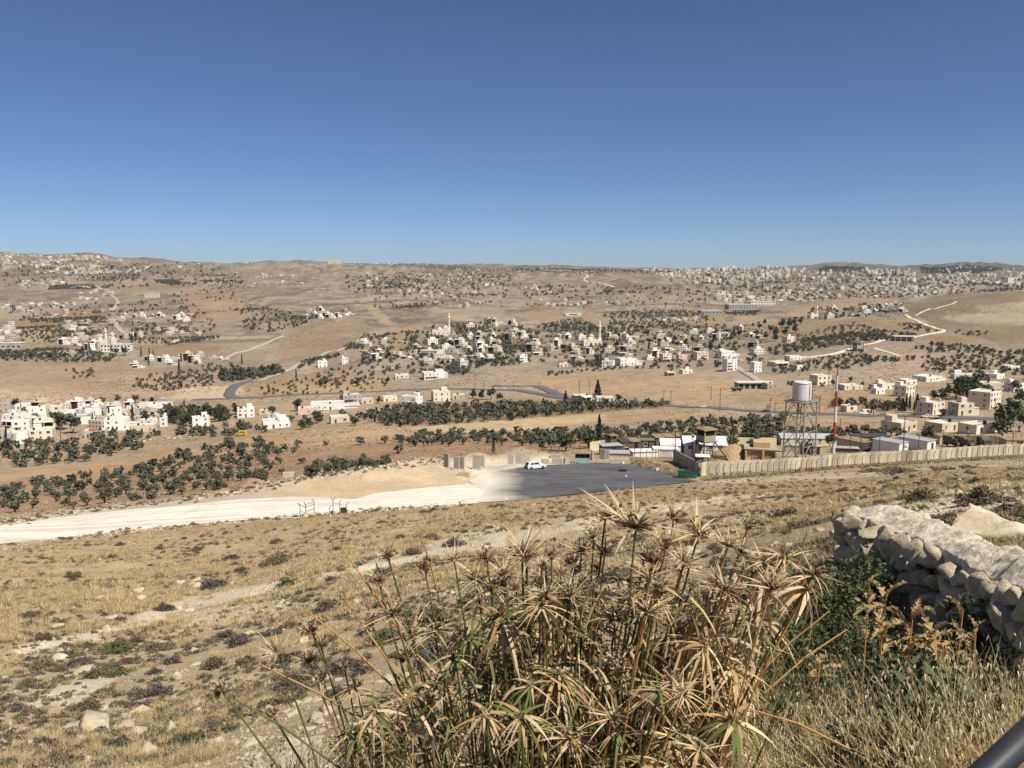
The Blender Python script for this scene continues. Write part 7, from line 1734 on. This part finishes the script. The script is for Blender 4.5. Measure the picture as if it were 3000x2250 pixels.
for course in range(6):
    s = sr.uniform(0, .2)
    while s < L_:
        w = sr.uniform(.22, .46); q = min(NL - 1, (s + w/2) / L_ * (NL - 1)); i = int(q); p = A_[i] + (A_[min(i+1, NL-1)] - A_[i]) * (q - i); d = B_[i] - A_[i]; d = d / np.linalg.norm(d)
        hgt = .19; z = p[2] + .0 - hgt * (course + .5) + sr.uniform(-.03, .03); inn = .03 - .02 * course + sr.uniform(-.10, .09)
        gz = hz(p[0], p[1])
        if z > gz - .25:
            al = math.atan2(A_[min(i+1, NL-1)][1] - A_[i][1], A_[min(i+1, NL-1)][0] - A_[i][0])
            o = link('stone', sr.choice(WS), wall_e, (p[0] - O_[0] + d[0]*inn, p[1] - O_[1] + d[1]*inn, z - O_[2])); o.rotation_euler = (sr.uniform(-.4, .4), sr.uniform(-.6, .6), al + sr.uniform(-.5, .5)); o.scale = (w * .44, sr.uniform(.10, .17), sr.uniform(.075, .14))
        s += w * sr.uniform(.85, 1.1)
for k_ in range(14):   # the ragged far end
    w = k_ / 13; row = k_ % 3; p = A_[0] * (1 - w) + B_[0] * w; o = link('stone', sr.choice(WS), wall_e, tuple(p - O_ + np.array([-.03, .02, -.14 - .18 * row]))); o.rotation_euler = (sr.random(), sr.random(), sr.random()*6); o.scale = (.2, .17, .15)
for u, v, y, s in ((2462,1625,10.9,.2),(2500,1600,10.8,.24),(2445,1585,11.2,.2),(2520,1640,10.2,.18)):
    p = G(u, v); o = link('fallen_stone', sr.choice(WS), None, (p.x, p.y, p.z + s*.4), sr.random()*6); o.scale = (s, s*.8, s*.8); tag(o, 'tumbled stone at the ragged end of the low wall', 'stone', 'tumbled stones at the end of the low wall')
bo = at(2905,1545,13.0); o = link('boulder', rock_mesh(777, 4, 15, .2, 'boulder'), None, (bo.x + .1, bo.y, bo.z - .15), .5); o.scale = (1.05, .85, .8); tag(o, 'large pale boulder behind the low stone wall', 'boulder')
o = link('boulder', rock_mesh(778, 3, 8, .25, 'boulder'), None, (bo.x - .42, bo.y - .15, bo.z - .22), 1.5); o.scale = (.28, .3, .3); tag(o, 'rough brown rock leaning on the large boulder', 'boulder')
p = G(2450,2235); o = link('boulder', rock_mesh(779, 3, 7, .2, 'boulder'), None, (p.x, p.y, p.z + .03), .4); o.scale = (.16, .12, .11); tag(o, 'pale rock half buried in weeds below the leaning straw stem', 'rock')

# ------------------------------------------------------------------ umbrella sedge clump
sed_green = varied('sedge_green', [lin('#4d5a2c', .9), lin('#6b7540', .9), lin('#7d8450', .9), lin('#5b6434', .9)], .75, 3.0, .2, .25)
sed_straw = varied('sedge_straw', [lin('#b8986a', .95), lin('#cdb184', .95), lin('#d9c39c', .95), lin('#a5865a', .95), lin('#c2a06c', .95)], .85, 4.0, .2, .25)
sed_grey = varied('sedge_grey', [lin('#9d8b70', .95), lin('#b39f82', .95), lin('#c4b294', .95), lin('#89775a', .95)], .9, 4.0, .2, .15)
sed_brown = varied('sedge_seed', [lin('#6b573c', .9), lin('#84704f', .9), lin('#9a845f', .9)], .95, 6.0, .25)
stem_green = plain('stem_green', lin('#5d6436', .9), .6, 6, .25); stem_tan = plain('stem_tan', lin('#a98250', .92), .7, 6, .2); stem_brown = plain('stem_brown', lin('#6a5636', .9), .75, 6, .25)
def umbel(seed, n, ln, w, up, droop, mats, seeds=26, srad=.035):
    """ray-like bracts round a head of brown spikelets; mats: (material, share) pairs"""
    r = np.random.default_rng(seed); Vs, Fs, MI, mats_l, off = [], [], [], [], 0
    for mi, (m, share) in enumerate(mats):
        k_ = max(1, int(n * share)); a = r.random(k_) * 6.283; el = up + r.normal(0, .22, k_); d = np.stack([np.cos(a)*np.cos(el), np.sin(a)*np.cos(el), np.sin(el)], 1)
        st = r.normal(0, .006, (k_, 3)); V, F = ribbons(st, d, ln * r.uniform(.55, 1.15, k_), w * r.uniform(.7, 1.3, k_), r, droop * r.uniform(.4, 1.5, k_), 4, .8); Vs.append(V); Fs.append(F + off); off += len(V); MI += [len(mats_l)] * len(F); mats_l.append(m)
    if seeds:
        d = r.normal(size=(seeds, 3)); d[:, 2] = np.abs(d[:, 2]) + .15; d /= np.linalg.norm(d, axis=1)[:, None]; V, F = ribbons(np.zeros((seeds, 3)), d, srad * r.uniform(.7, 1.5, seeds), np.full(seeds, .006), r, .15, 2); Vs.append(V); Fs.append(F + off); off += len(V); MI += [len(mats_l)] * len(F)
        P = d * srad * r.uniform(.6, 1.5, seeds)[:, None]; V, F = leaf_quads(P, .0065, r, 2.6); Vs.append(V); Fs.append(F + off); MI += [len(mats_l)] * len(F); mats_l.append(sed_brown)
    me = fast_mesh('umbel', np.concatenate(Vs), np.concatenate(Fs), mats_l); me.polygons.foreach_set('material_index', np.array(MI, np.int32)); me.update(); return me
UM = {
 'bud': [umbel(800 + i, 12, .05, .008, .9, .2, [(sed_grey, 1)], 34, .022) for i in range(3)],
 'spiky': [umbel(810 + i, 26, .14, .007, .55, .35, [(sed_grey, .6), (sed_straw, .4)], 40, .045) for i in range(5)],
 'flat': [umbel(820 + i, 20, .17, .009, .2, .55, [(sed_straw, .75), (sed_grey, .25)], 36, .045) for i in range(5)],
 'droop': [umbel(830 + i, 22, .25, .015, .05, 1.3, [(sed_straw, .5), (sed_green, .5)], 30, .04) for i in range(4)],
 'green': [umbel(840 + i, 20, .22, .014, .1, 1.1, [(sed_green, .6), (sed_straw, .4)], 24, .035) for i in range(4)],
 'straw': [umbel(850 + i, 26, .2, .015, -.1, 1.2, [(sed_straw, 1)], 20, .04) for i in range(3)],
}
TOPS = [(1137,1633,'bud',1.3),(1244,1666,'bud',1.5),(1331,1641,'spiky',.8),(1111,1707,'spiky',.9),(1426,1638,'bud',1.3),(1541,1630,'spiky',1.3),(1616,1630,'bud',1.4),(817,1917,'spiky',1.0),(906,1940,'spiky',.8),(940,1892,'spiky',.9),(914,1851,'bud',1.6),(1155,1800,'spiky',1.1),(1206,1861,'flat',1.0),(1273,1851,'flat',.9),(1472,1805,'droop',1.2),(1293,2004,'flat',1.15),(1190,1933,'bud',1.6),(945,1989,'spiky',.7),(799,2097,'bud',1.2),(1042,2015,'flat',.9),(1616,1963,'droop',1.2),(1308,2153,'droop',1.15),(1483,2045,'green',1.0),(1180,2143,'flat',.9),
 (1774,1515,'spiky',1.0),(1863,1546,'spiky',1.7),(1974,1522,'spiky',1.0),(1740,1578,'spiky',.9),(1704,1614,'spiky',.9),(1530,1636,'spiky',1.0),(2046,1566,'flat',1.0),(2191,1546,'spiky',.8),(2133,1600,'spiky',.9),(2167,1619,'spiky',1.0),(2297,1633,'flat',1.0),(2239,1652,'flat',.9),(1950,1609,'flat',1.0),(1771,1624,'spiky',1.0),(1680,1672,'spiky',.9),(1578,1715,'flat',1.0),(1665,1758,'flat',1.0),(1848,1758,'flat',1.0),(1925,1739,'flat',1.2),(1641,1686,'spiky',.8),(1906,1686,'spiky',1.0),(2384,1681,'flat',1.1),(2364,1725,'straw',1.2),(1824,1937,'flat',1.1),(1617,1951,'droop',1.0),(2114,2019,'straw',1.25),(1810,2024,'green',1.2),(1988,1985,'green',1.2),(2282,1705,'flat',.8),(655,2030,'bud',1.9),(1090,1830,'spiky',.8),(1010,1960,'bud',1.2),(1395,1700,'flat',1.1),(1480,1690,'spiky',1.1),(1440,1720,'flat',1.0)]
er = random.Random(77)
SIL = [(1130,2010),(1290,1930),(1390,1760),(1480,1690),(1620,1640),(1800,1600),(2000,1590),(2220,1640),(2300,1760),(2230,1900),(2180,2100),(2150,2250),(1020,2250),(1010,2120)]
while len(TOPS) < 205:
    u, v = er.uniform(960, 2310), er.uniform(1590, 2330)
    if pip(np.array([u]), np.array([min(v, 2249.0)]), SIL)[0] and (u > 1380 or er.random() < .4):
        kd = er.choice(['spiky', 'spiky', 'flat', 'bud', 'bud'] if v < 1800 else ['flat', 'droop', 'green', 'green', 'green', 'straw'] if u < 1950 else ['flat', 'straw', 'flat', 'straw', 'droop'])
        TOPS.append((u, v, kd, er.uniform(.7, 1.15)))
cb = Vector((.12, 3.35, hz(.12, 3.35))); clump = empty('umbrella_sedge', cb); tag(clump, 'big half-dry umbrella sedge clump with drooping straw heads in the foreground', 'sedge clump')
for idx, (u, v, kd, s) in enumerate(TOPS):
    named = idx < 55; y = er.uniform(2.75, 3.5) if not named else er.uniform(2.9, 3.4)
    if v > 2000 and not named: y = er.uniform(2.5, 3.6)
    T = at(u, v, y); xb = .16 + (T.x - .16) * er.uniform(.45, .7); yb = y + er.uniform(.0, .45); bz = hz(xb, yb)
    if u < 1050: xb = T.x * .3 - .25 + er.uniform(-.1, .1)
    B0 = Vector((xb, yb, bz - .03)); Mx = B0.lerp(T, .5) + Vector((er.uniform(-.03, .03) - (T.x - xb) * .08, er.uniform(-.03, .03), .03)); pts = [B0, B0.lerp(Mx, .5) + Vector((0, 0, .01)), Mx, Mx.lerp(T, .5) + Vector(((T.x - xb) * -.02, 0, .01)), T]
    sm = stem_green if (u < 1500 and er.random() < .7) or er.random() < .35 else (stem_tan if u > 1900 or er.random() < .5 else stem_brown)
    mb = MB(); r0 = er.uniform(.0042, .0066); mb.tube([p - cb for p in pts], [r0 * 1.25, r0 * 1.15, r0, r0 * .9, r0 * .75], sm, 5, False); so = mb.build('stem', clump, None, None, True)
    uo = link('umbel', er.choice(UM[kd]), so, T - cb); dd = (T - pts[-2]).normalized(); q = dd.to_track_quat('Z', 'X'); uo.rotation_euler = (q.to_matrix().to_4x4() @ Matrix.Rotation(er.random()*6.28, 4, 'Z')).to_euler(); sc_ = s * y / 3.2 * er.uniform(.9, 1.1); uo.scale = (sc_, sc_, sc_)
# bare bent stalks sticking out
for (u0, v0, y0), (u1, v1, y1), m_ in [((990,1588,3.3),(1330,2100,3.2),stem_tan),((998,1740,3.2),(1250,2120,3.2),stem_tan),((900,1790,3.3),(1200,2060,3.1),stem_tan),((760,1945,3.2),(1120,2150,3.1),stem_tan),((2480,1845,3.3),(2240,2030,3.2),stem_tan),((2430,1790,3.2),(2200,2000,3.2),stem_tan),((2190,2075,3.0),(2490,2195,2.9),stem_tan),((2365,1560,3.4),(2180,2000,3.3),stem_green),((1230,1560,3.4),(1290,1760,3.4),stem_tan),((655,2030,3.1),(1010,2260,3.0),stem_green)]:
    A, B = at(u0, v0, y0), at(u1, v1, y1); mb = MB(); mid = A.lerp(B, .5) + Vector((0, 0, .02)); mb.tube([B - cb, mid - cb, A - cb], [.005, .0045, .003], m_, 5, False); mb.build('bare_stalk', clump, None, None, True)
# hanging dead leaves filling the inside of the clump
n = 2400; r = np.random.default_rng(321); us = r.uniform(980, 2290, n); vs = r.uniform(1700, 2400, n); ok = pip(us, np.minimum(vs, 2249), SIL); us, vs = us[ok], vs[ok]; ys = r.uniform(2.7, 3.75, len(us)); n = len(us)
tt = (us - CU) / FPX / fwd_of(vs); P0 = np.stack([tt * ys, ys, slope_of(vs) * ys], 1) - np.array(cb); d = r.normal(size=(n, 3)) * np.array([1, 1, .7])
for m_, sel, nm in ((sed_straw, (r.random(n) < .5), 'dead_leaves'), (sed_green, None, 'green_leaves'), (sed_grey, None, 'withered_leaves')):
    if sel is None: sel = rem & (r.random(n) < (.6 if nm == 'green_leaves' else 1.0)) & ((us < 2000) | (r.random(n) < .35) if nm == 'green_leaves' else True)
    V, F = ribbons(P0[sel], d[sel], r.uniform(.08, .24, sel.sum()), r.uniform(.007, .014, sel.sum()), r, r.uniform(.5, 2.0, sel.sum()), 4, .3)
    o = link(nm, fast_mesh(nm, V, F, [m_]), clump); o['kind'] = 'stuff'
    rem = ~sel if nm == 'dead_leaves' else rem & ~sel
# upright thin stalks low in the clump
n = 1500; us = r.uniform(1000, 2260, n); xb = .16 + (us - 1600) / FPX * 3.2 * .75; yb = r.uniform(2.9, 3.9, n); st = np.stack([xb, yb, H(xb, yb)], 1) - np.array(cb); d = np.stack([(us - 1650) / 2600 + r.normal(0, .12, n), r.normal(0, .1, n), np.ones(n)], 1)
V, F = ribbons(st, d, r.uniform(.6, 1.35, n), np.full(n, .008), r, .1, 4); o = link('young_stalks', fast_mesh('young_stalks', V, F, [varied('stalks', [lin('#6d6a3a', .9), lin('#a08452', .9), lin('#4f5a30', .9), lin('#b49660', .9), lin('#5d6638', .9)], .8, 3, .2)]), clump); o['kind'] = 'stuff'

# ------------------------------------------------------------------ weeds, wild oats and thistles at the right
gw_m = varied('green_weed', [lin('#39452a', .9), lin('#4d5b36', .9), lin('#5f6c44', .9), lin('#72785a', .9)], .8, 2.0, .25, .2)
oat_m = varied('wild_oat', [lin('#bfa26a', .95), lin('#d3bb84', .95), lin('#e2d0a2', .95), lin('#a78b58', .95)], .85, 3.0, .2, .3)
husk_m = varied('oat_husk', [lin('#d8cba4', .95), lin('#e6dcbc', .95), lin('#c9b98c', .95)], .7, 3.0, .1, .3)
def region(poly, n, r):
    pa = np.array(poly, float); lo, hi = pa.min(0), pa.max(0); u = r.uniform(lo[0], hi[0], n * 3); v = r.uniform(lo[1], hi[1], n * 3); m = pip(u, v, poly); return u[m][:n], v[m][:n]
r = np.random.default_rng(99)
# leafy weeds: mounds of small leaves standing on the ground
mounds = [(2330,2010,.5,.45),(2420,1880,.6,.62),(2480,1770,.65,.65),(2540,1740,.65,.65),(2360,1950,.5,.6),(2620,1900,.5,.45),(2380,2120,.4,.35),(2300,2180,.35,.3),(2680,1960,.5,.4),(2760,1990,.45,.4),(2850,1960,.5,.45),(2920,1900,.55,.5),(2960,2010,.5,.4),(2700,2110,.35,.3),(2580,2080,.4,.3),(2850,2130,.4,.3),(2980,1830,.5,.5),(2500,2010,.45,.35),(2780,2200,.3,.25),(2640,2230,.3,.22),(2270,2080,.4,.4)]
mv, mf, off = [], [], 0
for u, v, rad, h in mounds:
    p = G(u, min(v + 60, 2330)); q = 1500; d = r.normal(size=(q, 3)); d[:, 2] = np.abs(d[:, 2]); d /= np.linalg.norm(d, axis=1)[:, None]; rr_ = r.uniform(.3, 1, q) ** .5
    P = np.array(p) + d * rr_[:, None] * np.array([rad, rad, h]) * (1 + .3 * np.sin(d[:, :1] * 9 + u)); V, F = leaf_quads(P, .032, r, 2.2, .3); mv.append(V); mf.append(F + off); off += len(V)
tag(link('green_weeds', fast_mesh('green_weeds', np.concatenate(mv), np.concatenate(mf), [gw_m])), 'dark green leafy weeds between the sedge and the stone wall', 'weeds', kind='stuff')
us, vs = region([(2180,2010),(2330,1880),(2560,1830),(2800,1850),(2980,1860),(3080,1900),(3080,2350),(2180,2350)], 5600, r); gp = GM(us, vs + 40)
d = np.stack([r.normal(-.15, .35, len(us)), r.normal(0, .3, len(us)), np.ones(len(us))], 1); ln = r.uniform(.18, .55, len(us)); V, F = ribbons(gp, d, ln, np.full(len(us), .0045), r, r.uniform(.2, .9, len(us)), 4)
tips = V.reshape(len(us), 5, 2, 3).mean(2); sel = r.random(len(us)) < .6; hp = []
for k_ in range(5): a = tips[sel][:, 2 + k_ % 3]; hp.append(a + r.normal(0, .018, a.shape) - np.array([0, 0, .012]))
hp = np.concatenate(hp); V2, F2 = ribbons(hp, np.stack([r.normal(0, .3, len(hp)), r.normal(0, .3, len(hp)), -np.ones(len(hp))], 1), r.uniform(.018, .034, len(hp)), np.full(len(hp), .007), r, .1, 2)
tag(link('wild_oats', fast_mesh('wild_oats', np.concatenate([V]), F, [oat_m])), 'dry wild oat stalks tangled at the lower right', 'grass', kind='stuff')
tag(link('oat_husks', fast_mesh('oat_husks', V2, F2, [husk_m])), 'pale hanging husks of the wild oats', 'husks', kind='stuff')
# dry ground litter under everything at the right and left of the clump
us, vs = region([(560,2350),(600,2150),(760,2050),(1000,2000),(2200,2050),(3080,1950),(3080,2400),(560,2400)], 9000, r); gp = GM(us, vs); d = np.stack([r.normal(0, 1, len(us)), r.normal(0, 1, len(us)), np.abs(r.normal(0, .5, len(us)))], 1)
V, F = ribbons(gp + np.array([0, 0, .02]), d, r.uniform(.06, .22, len(us)), np.full(len(us), .006), r, .4, 3); tag(link('dry_litter', fast_mesh('dry_litter', V, F, [straw_m])), 'dead straw litter on the ground round the sedge', 'litter', kind='stuff')
# tall grey-green grass behind the clump on the right
us, vs = region([(2130,1640),(2250,1560),(2420,1500),(2560,1480),(2680,1500),(2560,1500),(2480,1560),(2440,1650),(2300,1700)], 3000, r); gp = GM(us, vs); d = np.stack([r.normal(0, .25, len(us)), r.normal(0, .25, len(us)), np.ones(len(us))], 1)
V, F = ribbons(gp, d, r.uniform(.12, .36, len(us)), np.full(len(us), .009), r, .6, 3); tag(link('tall_grass', fast_mesh('tall_grass', V, F, [varied('grey_grass', [lin('#a1936a', .9), lin('#b9a678', .9), lin('#857a58', .9), lin('#c9b88a', .9)], .9, 1.5, .2, .2)])), 'tall grey green grass behind the sedge beside the wall', 'grass', kind='stuff')

# thistles: spiny dead leaves in rosettes up a stem
this_m = varied('thistle_dry', [lin('#b59d70', .95), lin('#c8b186', .95), lin('#a38a5e', .95), lin('#d6c49c', .95)], .85, 4, .2, .25)
def thistle_leaf(seed):
    r_ = random.Random(seed); n = 14; vs = []; fs = []; L = 1.0
    for i in range(n + 1):
        f = i / n; x = f * L; z = .25 * math.sin(f * 2.2) - .3 * f * f; w = (.15 * math.sin(math.pi * min(.97, f * .92 + .08))) * (1.0 if i % 2 else .28) * r_.uniform(.85, 1.2); curl = .06 * r_.uniform(-1, 1)
        vs += [(x, 0, z), (x + (.06 if i % 2 else 0), w, z + .05 + curl), (x + (.06 if i % 2 else 0), -w, z + .05 - curl)]
    for i in range(n): a = i * 3; fs += [(a, a + 1, a + 4, a + 3), (a, a + 3, a + 5, a + 2)]
    return mesh_np('leaf', vs, fs, [this_m])
TL = [thistle_leaf(i) for i in range(6)]
tr_ = random.Random(3)
for u, v, y, s, nl, lab in [(2610,1790,5.6,1.15,16,'large dead thistle with curled spiny leaves in front of the stone wall'),(2690,1830,5.2,1.1,15,'pale dead thistle beside the large one'),(2765,1890,4.7,1.15,15,'dead thistle with one tall upright leaf below the wall'),(2840,1800,5.4,.9,12,'dead thistle close to the stone wall foot'),(2420,1965,4.2,.7,10,'broken dead thistle in the dark green weeds'),(2560,1730,6.2,.8,11,'dead thistle in the shade of the wall'),(2880,1880,4.8,.7,10,'small dead thistle among the wild oats')]:
    T = at(u, v, y); gz = hz(T.x, T.y + .1); e = empty('dead_thistle', (T.x, T.y + .1, gz), tr_.random()*6); tag(e, lab, 'thistle'); top_ = max(T.z - gz, .15)
    mb = MB(); mb.tube([(0, 0, -.03), (.01, 0, top_*.5), (0, .01, top_)], [.009, .007, .005], stem_tan, 6, False); mb.build('stem', e)
    for i in range(nl):
        f = tr_.random() ** .6; a = i * 2.4; o = link('leaf', tr_.choice(TL), e, (0, 0, top_ * (.45 + .55 * f))); L_l = s * tr_.uniform(.12, .24); o.scale = (L_l, L_l, L_l); o.rotation_euler = (tr_.uniform(-.5, .5), tr_.uniform(-1.1, .15) * (1 if f < .9 else 1.2), a)
# pale dry shrub at the lower left of the clump
pale_m = varied('pale_shrub', [lin('#a59a84', .9), lin('#c2b8a0', .9), lin('#8f8670', .9)], .9, 4, .2)
r = np.random.default_rng(17); n = 1500; a = r.normal(size=(n, 3)); a[:, 2] = np.abs(a[:, 2]) + .2; a /= np.linalg.norm(a, axis=1)[:, None]
V, F = ribbons(a * r.uniform(.05, .2, (n, 1)), a + r.normal(0, .3, (n, 3)), r.uniform(.06, .14, n), np.full(n, .005), r, .1, 2); p = at(850,2290,4.2); p.z = hz(p.x, p.y)
for k_, (du, s) in enumerate(((0, 1.5), (90, 1.1))):
    q = at(850 + du, 2260, 4.2); q.z = max(hz(q.x, q.y), q.z - .3); o = link('pale_dry_shrub', fast_mesh('pale_dry_shrub', V, F, [pale_m]) if k_ == 0 else o.data, None, q, k_ * 2.0); o.scale = (s, s, s); tag(o, ['pale grey dry shrub at the foot of the leaning green stems', 'smaller pale dry shrub beside the grey one'][k_], 'shrub')

# ------------------------------------------------------------------ handrail at the lower right
hr_m = plain('handrail_paint', lin('#3b3d40', .9), .5, 6, .15, metal=.2)
e = empty('handrail', at(3100,2600,1.4)); tag(e, 'dark painted steel handrail crossing the lower right corner', 'handrail'); o0 = e.location
A, B = at(2835,2318,1.30), at(3420,1770,1.62); mb = MB(); mb.tube([A + (A - B) * .6 - o0, B - o0], .024, hr_m, 16); mb.build('top_rail', e, None, None, True)
C = at(3150,2060,1.45); mb = MB(); mb.tube([C - o0, C + Vector((0, 0, -1.1)) - o0], .02, hr_m, 12); mb.build('post', e, None, None, True)
# ------------------------------------------------------------------ the air between here and the far hills
zlo, zhi = float(ZZ.min()) - 1.5, float(ZZ.max()) + 45.0
hb = MB(); hm = bpy.data.materials.new('haze'); hm.use_nodes = True; hm.node_tree.nodes.clear()
_o = hm.node_tree.nodes.new('ShaderNodeOutputMaterial'); _v = hm.node_tree.nodes.new('ShaderNodeVolumePrincipled'); hm.node_tree.links.new(_v.outputs[0], _o.inputs['Volume'])
_v.inputs['Color'].default_value = (0.80, 0.88, 1.0, 1); _v.inputs['Density'].default_value = 0.00003; _v.inputs['Anisotropy'].default_value = 0.2
xm = float(np.abs(XX).max()) + 60; ym = float(YY.max()) + 60
hb.box(-xm, xm, -40, ym, zlo, zhi, hm)
tag(hb.build('haze'), 'thin pale blue haze over the valley', 'haze', kind='stuff')
